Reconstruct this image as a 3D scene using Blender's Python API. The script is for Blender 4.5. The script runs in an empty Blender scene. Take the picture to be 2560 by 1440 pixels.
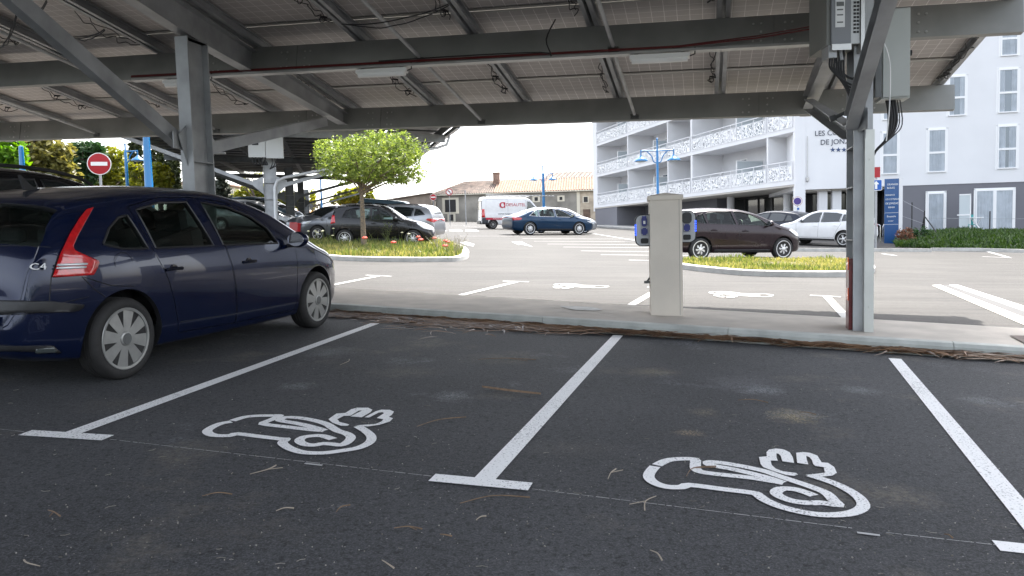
import bpy, bmesh, math, random
import numpy as np
from mathutils import Vector, Matrix
from mathutils.bvhtree import BVHTree
random.seed(7); RNG=np.random.default_rng(7)
scene=bpy.context.scene
COL=scene.collection
R=math.radians
# ------------------------------------------------------------ camera model
H=1.2853; GB=-.0335; GC=.029; FPX=1923.
RM=np.array([[0.99966169,-0.02600978,0.],[-0.00178278,-0.06851964,0.99764817],[-0.02594861,-0.99731066,-0.06854283]])
def ray(px,py): return RM@np.array([px-1280.,py-720.,FPX])
def sst(a,b,x):
    t=min(1,max(0,(x-a)/(b-a))); return t*t*(3-2*t)
def gz(x,y):
    yy=min(y,150.); yy=max(yy,-60)
    z=GB*max(-120,min(120,x))+GC*yy
    e=max(0.,-x-6.)
    z+=min(e*.05*sst(0,3,e),3.)*sst(16,24,y)*(1-sst(62,90,y))
    return z
def G(px,py,up=0.):
    d=ray(px,py); lo,hi=0.0,0.0
    o=np.array([0,0,H])
    t=1.0/FPX; prev=t
    while t<400./FPX:
        P=o+d*t
        if P[2]<gz(P[0],P[1])+up: break
        prev=t; t*=1.03
    lo,hi=prev,t
    for _ in range(40):
        m=(lo+hi)/2; P=o+d*m
        if P[2]<gz(P[0],P[1])+up: hi=m
        else: lo=m
    P=o+d*hi
    return Vector((P[0],P[1],gz(P[0],P[1])+up))
def at(px,py,Y):
    d=ray(px,py); t=Y/d[1]; return Vector((d[0]*t,Y,H+d[2]*t))
def on(x,y,up=0.): return Vector((x,y,gz(x,y)+up))
cam=bpy.data.cameras.new('camera'); co=bpy.data.objects.new('camera',cam); COL.objects.link(co)
m=Matrix(((RM[0][0],-RM[0][1],-RM[0][2]),(RM[1][0],-RM[1][1],-RM[1][2]),(RM[2][0],-RM[2][1],-RM[2][2])))
co.matrix_world=Matrix.Translation((0,0,H))@m.to_4x4()
cam.sensor_width=36; cam.lens=36*FPX/2560; cam.clip_start=.05; cam.clip_end=3000
scene.camera=co
# ------------------------------------------------------------ materials
def mat(name,col=(.5,.5,.5),rough=.5,metal=0.,spec=.5,coat=0.,noise=0.,nscale=8.,bump=0.,bscale=60.,emit=None,dark=None,coatr=.03):
    m=bpy.data.materials.new(name); m.use_nodes=True; nt=m.node_tree; b=nt.nodes['Principled BSDF']
    b.inputs['Base Color'].default_value=(*col,1); b.inputs['Roughness'].default_value=rough
    b.inputs['Metallic'].default_value=metal; b.inputs['Specular IOR Level'].default_value=spec
    b.inputs['Coat Weight'].default_value=coat; b.inputs['Coat Roughness'].default_value=coatr
    if emit: b.inputs['Emission Color'].default_value=(*emit[0],1); b.inputs['Emission Strength'].default_value=emit[1]
    tc=nt.nodes.new('ShaderNodeTexCoord')
    if noise:
        n=nt.nodes.new('ShaderNodeTexNoise'); n.inputs['Scale'].default_value=nscale; n.inputs['Detail'].default_value=6
        nt.links.new(tc.outputs['Object'],n.inputs['Vector'])
        mx=nt.nodes.new('ShaderNodeMix'); mx.data_type='RGBA'
        c2=dark if dark else tuple(c*(1-noise) for c in col)
        mx.inputs[6].default_value=(*c2,1); mx.inputs[7].default_value=(*[min(1,c*(1+noise*.5)) for c in col],1)
        rp=nt.nodes.new('ShaderNodeMapRange'); rp.inputs[1].default_value=.35; rp.inputs[2].default_value=.65
        nt.links.new(n.outputs['Fac'],rp.inputs[0]); nt.links.new(rp.outputs[0],mx.inputs[0]); nt.links.new(mx.outputs[2],b.inputs['Base Color'])
        r2=nt.nodes.new('ShaderNodeMapRange'); r2.inputs[3].default_value=max(0,rough-.08); r2.inputs[4].default_value=min(1,rough+.1)
        nt.links.new(n.outputs['Fac'],r2.inputs[0]); nt.links.new(r2.outputs[0],b.inputs['Roughness'])
    if bump:
        n2=nt.nodes.new('ShaderNodeTexNoise'); n2.inputs['Scale'].default_value=bscale; n2.inputs['Detail'].default_value=4
        nt.links.new(tc.outputs['Object'],n2.inputs['Vector'])
        bp=nt.nodes.new('ShaderNodeBump'); bp.inputs['Strength'].default_value=bump; bp.inputs['Distance'].default_value=.01
        nt.links.new(n2.outputs['Fac'],bp.inputs['Height']); nt.links.new(bp.outputs['Normal'],b.inputs['Normal'])
    return m
def glassmat(name,tint=(.6,.7,.65),refl=.5):
    m=bpy.data.materials.new(name); m.use_nodes=True; nt=m.node_tree; nt.nodes.clear()
    o=nt.nodes.new('ShaderNodeOutputMaterial'); t=nt.nodes.new('ShaderNodeBsdfTransparent'); t.inputs[0].default_value=(*tint,1)
    g=nt.nodes.new('ShaderNodeBsdfGlossy'); g.inputs['Roughness'].default_value=.02
    f=nt.nodes.new('ShaderNodeFresnel'); f.inputs[0].default_value=1.5
    ml=nt.nodes.new('ShaderNodeMath'); ml.operation='MULTIPLY'; ml.inputs[1].default_value=refl*2
    mx=nt.nodes.new('ShaderNodeMixShader'); nt.links.new(f.outputs[0],ml.inputs[0]); nt.links.new(ml.outputs[0],mx.inputs[0])
    nt.links.new(t.outputs[0],mx.inputs[1]); nt.links.new(g.outputs[0],mx.inputs[2]); nt.links.new(mx.outputs[0],o.inputs[0])
    return m
def leafmat(name,c1,c2,tr=.45,yel=None):
    m=bpy.data.materials.new(name); m.use_nodes=True; nt=m.node_tree; nt.nodes.clear()
    o=nt.nodes.new('ShaderNodeOutputMaterial'); g=nt.nodes.new('ShaderNodeNewGeometry')
    mx=nt.nodes.new('ShaderNodeMix'); mx.data_type='RGBA'; mx.inputs[6].default_value=(*c1,1); mx.inputs[7].default_value=(*c2,1)
    nt.links.new(g.outputs['Random Per Island'],mx.inputs[0])
    d=nt.nodes.new('ShaderNodeBsdfPrincipled'); d.inputs['Roughness'].default_value=.45; d.inputs['Specular IOR Level'].default_value=.4
    t=nt.nodes.new('ShaderNodeBsdfTranslucent'); ms=nt.nodes.new('ShaderNodeMixShader'); ms.inputs[0].default_value=tr
    nt.links.new(mx.outputs[2],d.inputs['Base Color'])
    hs=nt.nodes.new('ShaderNodeHueSaturation'); hs.inputs['Saturation'].default_value=1.15; hs.inputs['Value'].default_value=1.5
    nt.links.new(mx.outputs[2],hs.inputs['Color']); nt.links.new(hs.outputs[0],t.inputs[0])
    nt.links.new(d.outputs[0],ms.inputs[1]); nt.links.new(t.outputs[0],ms.inputs[2]); nt.links.new(ms.outputs[0],o.inputs[0])
    return m
# ------------------------------------------------------------ mesh builder
class MB:
    def __init__(s): s.v=[]; s.f=[]; s.mi=[]; s.cm=0
    def add(s,vs,fs):
        n=len(s.v); s.v+= [tuple(v) for v in vs]; s.f+=[tuple(i+n for i in f) for f in fs]; s.mi+=[s.cm]*len(fs); return s
    def box(s,c,sz,M=None):
        c=Vector(c); x,y,z=[a/2 for a in sz]
        vs=[Vector((i*x,j*y,k*z)) for i in(-1,1) for j in(-1,1) for k in(-1,1)]
        if M is not None: vs=[M@v for v in vs]
        return s.add([c+v for v in vs],[(0,1,3,2),(4,6,7,5),(0,4,5,1),(2,3,7,6),(0,2,6,4),(1,5,7,3)])
    def bx(s,x0,x1,y0,y1,z0,z1): return s.box(((x0+x1)/2,(y0+y1)/2,(z0+z1)/2),(x1-x0,y1-y0,z1-z0))
    def extr(s,prof,p,q,side,up,cap=True,prof2=None):
        p,q,side,up=Vector(p),Vector(q),Vector(side),Vector(up); n=len(prof); prof2=prof2 or prof
        vs=[p+side*a+up*b for a,b in prof]+[q+side*a+up*b for a,b in prof2]
        fs=[(i,(i+1)%n,n+(i+1)%n,n+i) for i in range(n)]
        if cap: fs+=[tuple(range(n))[::-1],tuple(range(n,2*n))]
        return s.add(vs,fs)
    def fr(s,p,q,up=(0,0,1)):
        d=(Vector(q)-Vector(p)).normalized(); u=Vector(up); sd=d.cross(u)
        if sd.length<1e-4: sd=Vector((1,0,0))
        sd.normalize(); return sd,sd.cross(d).normalized()
    def bar(s,p,q,w,h,up=(0,0,1)):
        sd,u=s.fr(p,q,up); return s.extr([(-w/2,-h/2),(w/2,-h/2),(w/2,h/2),(-w/2,h/2)],p,q,sd,u)
    def ibeam(s,p,q,w,h,tf=.012,tw=.008,up=(0,0,1),h2=None):
        sd,u=s.fr(p,q,up)
        def pr(h): a,b,c,d=w/2,h/2,h/2-tf,tw/2; return [(-a,-b),(a,-b),(a,-c),(d,-c),(d,c),(a,c),(a,b),(-a,b),(-a,c),(-d,c),(-d,-c),(-a,-c)]
        return s.extr(pr(h),p,q,sd,u,prof2=pr(h2 or h))
    def cbeam(s,p,q,w,h,t=.008,up=(0,0,1),flip=1,lip=0):
        sd,u=s.fr(p,q,up); a=w*flip; b=h/2; tt=t*flip
        pr=[(0,-b),(a,-b)]+([(a,-b+lip),(a-tt,-b+lip)] if lip else [])+[(a if not lip else a-tt,-b+t),(tt,-b+t),(tt,b-t),(a if not lip else a-tt,b-t)]+([(a-tt,b-lip),(a,b-lip)] if lip else [])+[(a,b),(0,b)]
        return s.extr(pr,p,q,sd,u)
    def tube(s,pts,r,n=8,cap=True):
        pts=[Vector(p) for p in pts]; rs=r if isinstance(r,(list,tuple)) else [r]*len(pts); vs=[]; N=len(pts)
        u=None
        for i,p in enumerate(pts):
            d=(pts[min(i+1,N-1)]-pts[max(i-1,0)])
            if d.length<1e-9: d=Vector((0,0,1))
            d.normalize()
            if u is None:
                a=Vector((0,0,1)) if abs(d.z)<.9 else Vector((1,0,0)); u=d.cross(a).normalized()
            u=(u-d*u.dot(d)); u.normalize(); w=d.cross(u)
            for k in range(n):
                a=2*math.pi*k/n; vs.append(p+(u*math.cos(a)+w*math.sin(a))*rs[i])
        fs=[(i*n+k,i*n+(k+1)%n,(i+1)*n+(k+1)%n,(i+1)*n+k) for i in range(N-1) for k in range(n)]
        if cap: fs+=[tuple(range(n))[::-1],tuple(range((N-1)*n,N*n))]
        return s.add(vs,fs)
    def lathe(s,prof,c=(0,0,0),axis=(0,0,1),n=24,closed=False):
        c=Vector(c); ax=Vector(axis).normalized(); a=Vector((0,0,1)) if abs(ax.z)<.9 else Vector((1,0,0)); u=ax.cross(a).normalized(); w=ax.cross(u)
        vs=[c+ax*z+(u*math.cos(2*math.pi*k/n)+w*math.sin(2*math.pi*k/n))*r for r,z in prof for k in range(n)]; N=len(prof)
        fs=[(i*n+k,i*n+(k+1)%n,((i+1)%N)*n+(k+1)%n,((i+1)%N)*n+k) for i in range(N if closed else N-1) for k in range(n)]
        if not closed:
            if prof[0][0]>1e-6: fs.append(tuple(range(n))[::-1])
            if prof[-1][0]>1e-6: fs.append(tuple(range((N-1)*n,N*n)))
        return s.add(vs,fs)
    def prism(s,poly,vec):
        poly=[Vector(p) for p in poly]; vec=Vector(vec); n=len(poly)
        return s.add(poly+[p+vec for p in poly],[tuple(range(n))[::-1],tuple(range(n,2*n))]+[(i,(i+1)%n,n+(i+1)%n,n+i) for i in range(n)])
    def poly(s,pts): return s.add(pts,[tuple(range(len(pts)))])
    def mesh(s,name,mats,smooth=False,ang=35,fix=True):
        me=bpy.data.meshes.new(name); me.from_pydata(s.v,[],s.f)
        for m_ in (mats if isinstance(mats,(list,tuple)) else [mats]): me.materials.append(m_)
        me.polygons.foreach_set('material_index',s.mi)
        if fix:
            b=bmesh.new(); b.from_mesh(me); bmesh.ops.recalc_face_normals(b,faces=b.faces); b.to_mesh(me); b.free()
        if smooth:
            me.polygons.foreach_set('use_smooth',[True]*len(me.polygons)); me.set_sharp_from_angle(angle=R(ang))
        me.update(); return me
def link(name,me,parent=None,loc=None):
    o=bpy.data.objects.new(name,me); COL.objects.link(o)
    if parent is not None: o.parent=parent
    if loc is not None: o.location=loc
    return o
def tag(o,label=None,cat=None,group=None,kind=None):
    if label: o['label']=label
    if cat: o['category']=cat
    if group: o['group']=group
    if kind: o['kind']=kind
    return o
def thing(name,label,cat,loc=(0,0,0),rz=0,group=None,M=None):
    o=bpy.data.objects.new(name,None); COL.objects.link(o); o.empty_display_size=.2
    if M is not None: o.matrix_world=M
    else: o.location=loc; o.rotation_euler=(0,0,rz)
    return tag(o,label,cat,group)
def part(name,mb,m,parent,smooth=False,ang=35,fix=True,label=None):
    o=link(name,mb.mesh(name,m,smooth,ang,fix),parent)
    if label: o['label']=label
    return o
def struct(name,mb,m,smooth=False):
    o=link(name,mb.mesh(name,m,smooth)); o['kind']='structure'; return o
def copytree(o,loc=None,rz=None,label=None,parent=None):
    c=o.copy(); COL.objects.link(c); c.parent=parent
    if loc is not None: c.location=loc
    if rz is not None: c.rotation_euler=(0,0,rz)
    if label: c['label']=label
    for ch in o.children: copytree(ch,parent=c)
    return c
def boolean(me,cut,op='DIFFERENCE'):
    a=bpy.data.objects.new('tmpa',me); b=bpy.data.objects.new('tmpb',cut); COL.objects.link(a); COL.objects.link(b)
    md=a.modifiers.new('b','BOOLEAN'); md.operation=op; md.object=b; md.solver='EXACT'
    try: md.material_mode='TRANSFER'
    except Exception: pass
    dg=bpy.context.evaluated_depsgraph_get(); dg.update()
    r=bpy.data.meshes.new_from_object(a.evaluated_get(dg))
    bpy.data.objects.remove(a); bpy.data.objects.remove(b)
    return r
def textmesh(s,size,depth=.004,align='CENTER',sx=1.):
    cu=bpy.data.curves.new('t','FONT'); cu.body=s; cu.size=size; cu.extrude=depth/2; cu.align_x=align; cu.resolution_u=3
    o=bpy.data.objects.new('t',cu); COL.objects.link(o); dg=bpy.context.evaluated_depsgraph_get(); dg.update()
    me=bpy.data.meshes.new_from_object(o.evaluated_get(dg)); bpy.data.objects.remove(o)
    if sx!=1:
        me.transform(Matrix.Diagonal((sx,1,1,1)))
    return me
def text(name,s,size,m,parent,M,depth=.004,align='CENTER',sx=1.):
    me=textmesh(s,size,depth,align,sx); me.materials.clear(); me.materials.append(m); me.transform(M)
    return link(name,me,parent)
def frame(o,x,y,z=None):
    x=Vector(x).normalized(); y=Vector(y).normalized(); z=x.cross(y).normalized(); y=z.cross(x)
    M=Matrix((x,y,z)).transposed().to_4x4(); M.translation=Vector(o); return M
def pch(pts,x):
    X=np.array([p[0] for p in pts],float); Y=np.array([p[1] for p in pts],float); h=np.diff(X); d=np.diff(Y)/h
    m_=np.zeros(len(X)); m_[0]=d[0]; m_[-1]=d[-1]
    for i in range(1,len(X)-1):
        if d[i-1]*d[i]>0: w1=2*h[i]+h[i-1]; w2=h[i]+2*h[i-1]; m_[i]=(w1+w2)/(w1/d[i-1]+w2/d[i])
    x=np.clip(np.asarray(x,float),X[0],X[-1]); k=np.clip(np.searchsorted(X,x)-1,0,len(X)-2); t=(x-X[k])/h[k]
    return (2*t**3-3*t**2+1)*Y[k]+(t**3-2*t**2+t)*h[k]*m_[k]+(-2*t**3+3*t**2)*Y[k+1]+(t**3-t**2)*h[k]*m_[k+1]
# ------------------------------------------------------------ shared materials
M_steel=mat('galvanised_steel',(.37,.38,.39),.5,.4,noise=.22,nscale=3,bump=.05,bscale=40)
M_steel2=mat('galvanised_purlin',(.25,.255,.245),.55,.25,noise=.15,nscale=2)
M_steeldk=mat('dull_steel',(.13,.135,.135),.5,.5,noise=.2,nscale=5)
M_alu=mat('aluminium',(.45,.45,.44),.35,.7,noise=.1,nscale=5)
M_black=mat('black_rubber',(.015,.015,.016),.6)
M_blackpl=mat('black_plastic',(.022,.022,.024),.45,noise=.2,nscale=20)
M_tyre=mat('tyre_rubber',(.022,.021,.021),.75,noise=.3,nscale=30,bump=.1)
M_white=mat('white_paint',(.75,.75,.74),.5,noise=.05)
M_red=mat('red_paint',(.45,.012,.02),.35)
M_blue=mat('blue_lamp_paint',(.005,.15,.37),.35,coat=.3)
M_chrome=mat('chrome',(.75,.75,.77),.12,1.)
M_hub=mat('hubcap_silver',(.34,.34,.33),.38,.5,noise=.1,nscale=12)
M_hubl=mat('alloy_silver',(.7,.7,.71),.3,.6)
M_redlamp=mat('red_lamp_plastic',(.55,.008,.012),.12,coat=1,noise=.25,nscale=25)
M_clear=mat('clear_lamp_plastic',(.7,.72,.75),.08,.3,coat=1)
M_glass=glassmat('clear_glass',(.72,.84,.78),.4)
M_glassdk=mat('dark_glass',(.012,.016,.017),.04,spec=.9,coat=.4)
M_glassint=mat('dark_glass_reflecting',(.03,.04,.04),.06,.0,spec=1.,coat=.6)
# ------------------------------------------------------------ world, sun
w=bpy.data.worlds.new('World'); scene.world=w; w.use_nodes=True; nt=w.node_tree
sky=nt.nodes.new('ShaderNodeTexSky'); sky.sky_type='NISHITA'; sky.sun_disc=False; sky.air_density=1.0; sky.dust_density=3.0; sky.ozone_density=1.0
SEL=R(55); SAZ=R(21)   # elevation, azimuth to the right of +Y
sky.sun_elevation=SEL; sky.sun_rotation=SAZ
bg=nt.nodes['Background']; bg.inputs[1].default_value=.15; hs=nt.nodes.new('ShaderNodeHueSaturation'); hs.inputs['Saturation'].default_value=.38; nt.links.new(sky.outputs[0],hs.inputs['Color']); nt.links.new(hs.outputs[0],bg.inputs[0])
sl=bpy.data.lights.new('sun','SUN'); sl.energy=2.7; sl.angle=R(.5); sl.color=(1,.95,.87)
so=bpy.data.objects.new('sun',sl); COL.objects.link(so)
sd=Vector((math.sin(SAZ)*math.cos(SEL),math.cos(SAZ)*math.cos(SEL),math.sin(SEL)))
so.rotation_euler=sd.to_track_quat('Z','Y').to_euler()
vs_=scene.view_settings; vs_.view_transform='Standard'; vs_.look='None'; vs_.exposure=2.25; vs_.gamma=1
# ------------------------------------------------------------ asphalt
def asphalt(name,c1,c2,speck,stain=None,streak=False):
    m=bpy.data.materials.new(name); m.use_nodes=True; nt=m.node_tree; L=nt.links.new; b=nt.nodes['Principled BSDF']
    tc=nt.nodes.new('ShaderNodeTexCoord')
    def noise(s,d=4,r=.55,v=None):
        n=nt.nodes.new('ShaderNodeTexNoise'); n.inputs['Scale'].default_value=s; n.inputs['Detail'].default_value=d; n.inputs['Roughness'].default_value=r
        L(v or tc.outputs['Object'],n.inputs['Vector']); return n
    def mix(f,a,b_):
        x=nt.nodes.new('ShaderNodeMix'); x.data_type='RGBA'
        if hasattr(f,'links'): L(f,x.inputs[0])
        else: x.inputs[0].default_value=f
        for i,q in ((6,a),(7,b_)):
            if hasattr(q,'links'): L(q,x.inputs[i])
            else: x.inputs[i].default_value=(*q,1)
        return x.outputs[2]
    def rng(f,a,b_,c=0,d=1):
        x=nt.nodes.new('ShaderNodeMapRange'); L(f,x.inputs[0]); 
        for i,q in enumerate((a,b_,c,d)): x.inputs[i+1].default_value=q
        return x.outputs[0]
    col=mix(rng(noise(.55,5).outputs[0],.38,.62),c1,c2)
    fine=noise(105,5,.75)
    col=mix(rng(fine.outputs[0],.46,.66,0,.8),col,tuple(c*2.3 for c in c2))
    fd=noise(38,4,.75); col=mix(rng(fd.outputs[0],.50,.66,0,.8),col,tuple(c*.4 for c in c1))
    v=nt.nodes.new('ShaderNodeTexVoronoi'); v.inputs['Scale'].default_value=62; L(tc.outputs['Object'],v.inputs['Vector'])
    w1=nt.nodes.new('ShaderNodeTexWhiteNoise'); L(v.outputs['Position'],w1.inputs['Vector'])
    th=nt.nodes.new('ShaderNodeMath'); th.operation='GREATER_THAN'; th.inputs[1].default_value=.982; L(w1.outputs['Value'],th.inputs[0])
    sm=nt.nodes.new('ShaderNodeMath'); sm.operation='LESS_THAN'; sm.inputs[1].default_value=.22; L(v.outputs['Distance'],sm.inputs[0])
    mu=nt.nodes.new('ShaderNodeMath'); mu.operation='MULTIPLY'; L(th.outputs[0],mu.inputs[0]); L(sm.outputs[0],mu.inputs[1])
    ml=nt.nodes.new('ShaderNodeMath'); ml.operation='MULTIPLY'; L(mu.outputs[0],ml.inputs[0]); ml.inputs[1].default_value=.45
    col=mix(ml.outputs[0],col,speck)
    if stain:
        s1=noise(.9,5,.6); s2=noise(35,2,.7)
        q=nt.nodes.new('ShaderNodeMath'); q.operation='MULTIPLY'; L(rng(s1.outputs[0],.58,.74),q.inputs[0]); L(rng(s2.outputs[0],.4,.6,.15,.75),q.inputs[1])
        col=mix(q.outputs[0],col,stain)
        mp=nt.nodes.new('ShaderNodeMapping'); mp.inputs['Location'].default_value=(7,3,0); L(tc.outputs['Object'],mp.inputs[0])
        s3=noise(1.3,4,.6,mp.outputs[0]); q2=nt.nodes.new('ShaderNodeMath'); q2.operation='MULTIPLY'; L(rng(s3.outputs[0],.62,.75),q2.inputs[0]); L(rng(s2.outputs[0],.45,.6,.0,.6),q2.inputs[1])
        col=mix(q2.outputs[0],col,(.24,.25,.28))
    if streak:
        mp=nt.nodes.new('ShaderNodeMapping'); mp.inputs['Scale'].default_value=(.12,1.4,1); mp.inputs['Rotation'].default_value=(0,0,.2); L(tc.outputs['Object'],mp.inputs[0])
        s3=noise(3,5,.7,mp.outputs[0]); col=mix(rng(s3.outputs[0],.42,.66,0,.75),col,tuple(c*.6 for c in c1)); col=mix(rng(noise(22,6,.85).outputs[0],.47,.62,0,.6),col,tuple(c*.55 for c in c1)); col=mix(rng(noise(.35,4,.6).outputs[0],.5,.7,0,.5),col,(.062,.058,.054))
    if stain:
        gr=noise(9,8,.85); sp_=rng(noise(85,3,.7).outputs[0],.42,.6)
        for px,py,rx,ry,c,k in ((820,880,90,16,(.30,.31,.33),.5),(1130,990,60,16,(.32,.33,.35),.7),(1010,930,110,20,(.22,.20,.16),.45),(745,965,60,12,(.3,.31,.33),.6),(1985,1040,75,24,(.42,.34,.20),.8),(1720,1083,60,9,(.40,.30,.19),.7),(1760,1030,50,12,(.26,.22,.15),.6),(1900,975,70,14,(.33,.34,.37),.8),(1860,960,110,30,(.20,.20,.22),.5),(2150,975,60,14,(.33,.34,.37),.5),(1640,930,70,12,(.30,.25,.17),.6),(1250,900,120,14,(.24,.22,.17),.4),(2450,1000,60,16,(.3,.31,.33),.5),(300,1010,150,26,(.16,.14,.11),.4),(1420,1120,160,30,(.14,.13,.11),.4),(600,1330,260,50,(.10,.09,.08),.5)):
            C_=G(px,py); A_=G(px+rx,py); B_=G(px,py+ry); rx_=(A_-C_).length; ry_=(B_-C_).length
            mp=nt.nodes.new('ShaderNodeMapping'); mp.vector_type='TEXTURE'; mp.inputs['Location'].default_value=C_; mp.inputs['Scale'].default_value=(rx_,ry_,50); L(tc.outputs['Object'],mp.inputs[0])
            ln_=nt.nodes.new('ShaderNodeVectorMath'); ln_.operation='LENGTH'; L(mp.outputs[0],ln_.inputs[0])
            ad=nt.nodes.new('ShaderNodeMath'); ad.operation='MULTIPLY_ADD'; L(gr.outputs[0],ad.inputs[0]); ad.inputs[1].default_value=-3.0; L(ln_.outputs['Value'],ad.inputs[2])
            q=nt.nodes.new('ShaderNodeMath'); q.operation='MULTIPLY'; L(rng(ad.outputs[0],-1.5,-.55,k,0),q.inputs[0]); L(sp_,q.inputs[1]); col=mix(q.outputs[0],col,c)
    L(col,b.inputs['Base Color']); b.inputs['Roughness'].default_value=.85; b.inputs['Specular IOR Level'].default_value=.35
    bp=nt.nodes.new('ShaderNodeBump'); bp.inputs['Strength'].default_value=.6; bp.inputs['Distance'].default_value=.006; L(fine.outputs[0],bp.inputs['Height']); L(bp.outputs[0],b.inputs['Normal'])
    return m
M_asp=asphalt('dark_asphalt',(.036,.037,.040),(.056,.057,.061),(.55,.53,.5),stain=(.2,.175,.14))
M_aspf=asphalt('worn_asphalt',(.035,.033,.0315),(.048,.0455,.043),(.14,.13,.12),streak=True)
def paintmat(name,wear=.5,col=(.84,.84,.84)):
    m=mat(name,col,.7); nt=m.node_tree; b=nt.nodes['Principled BSDF']; L=nt.links.new
    tc=nt.nodes.new('ShaderNodeTexCoord'); n=nt.nodes.new('ShaderNodeTexNoise'); n.inputs['Scale'].default_value=95; n.inputs['Detail'].default_value=4; L(tc.outputs['Object'],n.inputs[0])
    n2=nt.nodes.new('ShaderNodeTexNoise'); n2.inputs['Scale'].default_value=2.2; L(tc.outputs['Object'],n2.inputs[0])
    ad=nt.nodes.new('ShaderNodeMath'); ad.operation='MULTIPLY_ADD'; L(n2.outputs[0],ad.inputs[0]); ad.inputs[1].default_value=.25; L(n.outputs[0],ad.inputs[2])
    r=nt.nodes.new('ShaderNodeMapRange'); r.inputs[1].default_value=.66+.12*(1-wear); r.inputs[2].default_value=.82+.1*(1-wear); L(ad.outputs[0],r.inputs[0])
    x=nt.nodes.new('ShaderNodeMix'); x.data_type='RGBA'; L(r.outputs[0],x.inputs[0]); x.inputs[6].default_value=(*col,1); x.inputs[7].default_value=(.12,.12,.13,1)
    L(x.outputs[2],b.inputs['Base Color'])
    bp=nt.nodes.new('ShaderNodeBump'); bp.inputs['Strength'].default_value=.4; bp.inputs['Distance'].default_value=.004; L(n.outputs[0],bp.inputs['Height']); L(bp.outputs[0],b.inputs['Normal'])
    return m
M_mark=paintmat('road_paint',.75); M_markw=paintmat('road_paint_fresh',.3,(.40,.40,.39))
M_conc=mat('kerb_concrete',(.44,.455,.43),.85,noise=.18,nscale=5,bump=.2,bscale=45)
M_pave=mat('sandy_paving',(.46,.42,.37),.9,noise=.16,nscale=2.5,bump=.5,bscale=120)
# base ground: one big grid, fine where it is curved
xs=sorted(set([-1500,-600,-250,-120,-90]+list(np.arange(-70,71,2.))+[90,120,250,600,1500]))
ys=sorted(set([-300,-60,-30,-12]+list(np.arange(-8,152,2.))+[200,400,900,2400]))
g=MB(); vs=[(x,y,gz(x,y)-.004) for y in ys for x in xs]; nx=len(xs)
g.add(vs,[(j*nx+i,j*nx+i+1,(j+1)*nx+i+1,(j+1)*nx+i) for j in range(len(ys)-1) for i in range(nx-1)])
struct('ground',g,M_aspf,True)
UP=.13
# strip between the two rows: front kerb top points, rear edge points (pixels, on the raised plane)
fk=[(-260,700),(500,744),(840,760),(1171,776.5),(1621,804),(2059,838),(2560,875),(3300,935)]
rk=[(-260,672),(500,700),(849,718),(1280,741),(1715,766),(2113,792),(2489,820),(3000,860)]
F=[G(x,y,UP) for x,y in fk]; Bk=[G(x,y,UP) for x,y in rk]
def resamp(P,n,ext=0):
    P=[Vector(p) for p in P]; L_=[0]
    for a,b in zip(P,P[1:]): L_.append(L_[-1]+(b-a).length)
    out=[]
    for k in range(n):
        s=L_[-1]*k/(n-1); i=min(len(L_)-2,max(0,int(np.searchsorted(L_,s))-1)); t=(s-L_[i])/(L_[i+1]-L_[i]); out.append(P[i].lerp(P[i+1],t))
    return out
def lsfit(P):   # straight line through points in plan, so the kerb runs true
    X=np.array([[p.x,p.y] for p in P[1:-1]]); c=X.mean(0); u=np.linalg.svd(X-c)[2][0]; 
    if u[0]<0:u=-u
    return c,u
cF,uF=lsfit(F); cB,uB=lsfit(Bk)
def ln(c,u,s,up=UP): x,y=c[0]+u[0]*s,c[1]+u[1]*s; return on(x,y,up)
SA,SB=-16.,14.
dn=Vector((uF[1],-uF[0],0)); dn=dn if dn.y<0 else -dn      # toward camera
KW=.15
# parking lot (near) sheet
g=MB(); a=ln(cF,uF,SA,0); b=ln(cF,uF,SB,0)
g.poly([on(a.x,a.y),on(a.x-6,-12),on(b.x+6,-12),on(b.x,b.y)]); struct('parking_lot',g,M_asp)
# kerb: separate stones in one run
s=SA; kp=MB()
while s<SB:
    L_=2.0 if s>-9 else 2.0; e=min(SB,s+L_-.006)
    p,q=ln(cF,uF,s,0),ln(cF,uF,e,0); d=(q-p).normalized(); rear=Vector((-dn.x,-dn.y,0))
    pr=[(0,-.1),(0,.095),(.02,UP-.004),(.045,UP),(KW,UP),(KW,-.1)]
    kp.extr(pr,p-rear*.02,q-rear*.02,rear,Vector((0,0,1))); s+=L_
struct('kerb',kp,M_conc)
g=MB(); n=24
top=[ln(cF,uF,SA+(SB-SA)*k/n,UP-.006)-dn*(KW-.02) for k in range(n+1)]; bot=[ln(cB,uB,SA-2+(SB-SA+4)*k/n,UP-.006) for k in range(n+1)]
g.add(top+bot,[(k,k+1,n+2+k,n+1+k) for k in range(n)])
g.add([v for v in bot]+[Vector((v.x,v.y,v.z-.25)) for v in bot],[(k,k+1,n+2+k,n+1+k) for k in range(n)])
struct('pavement',g,M_pave)
# pale mortar patch on the strip
g=MB(); g.poly([G(x,y,UP+.001) for x,y in((1398,765),(1440,765.5),(1478,767.5),(1508,773),(1490,776.5),(1440,775),(1418,771))]); struct('pavement_patch',g,mat('pale_mortar',(.5,.5,.48),.9,noise=.2,nscale=9))
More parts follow.
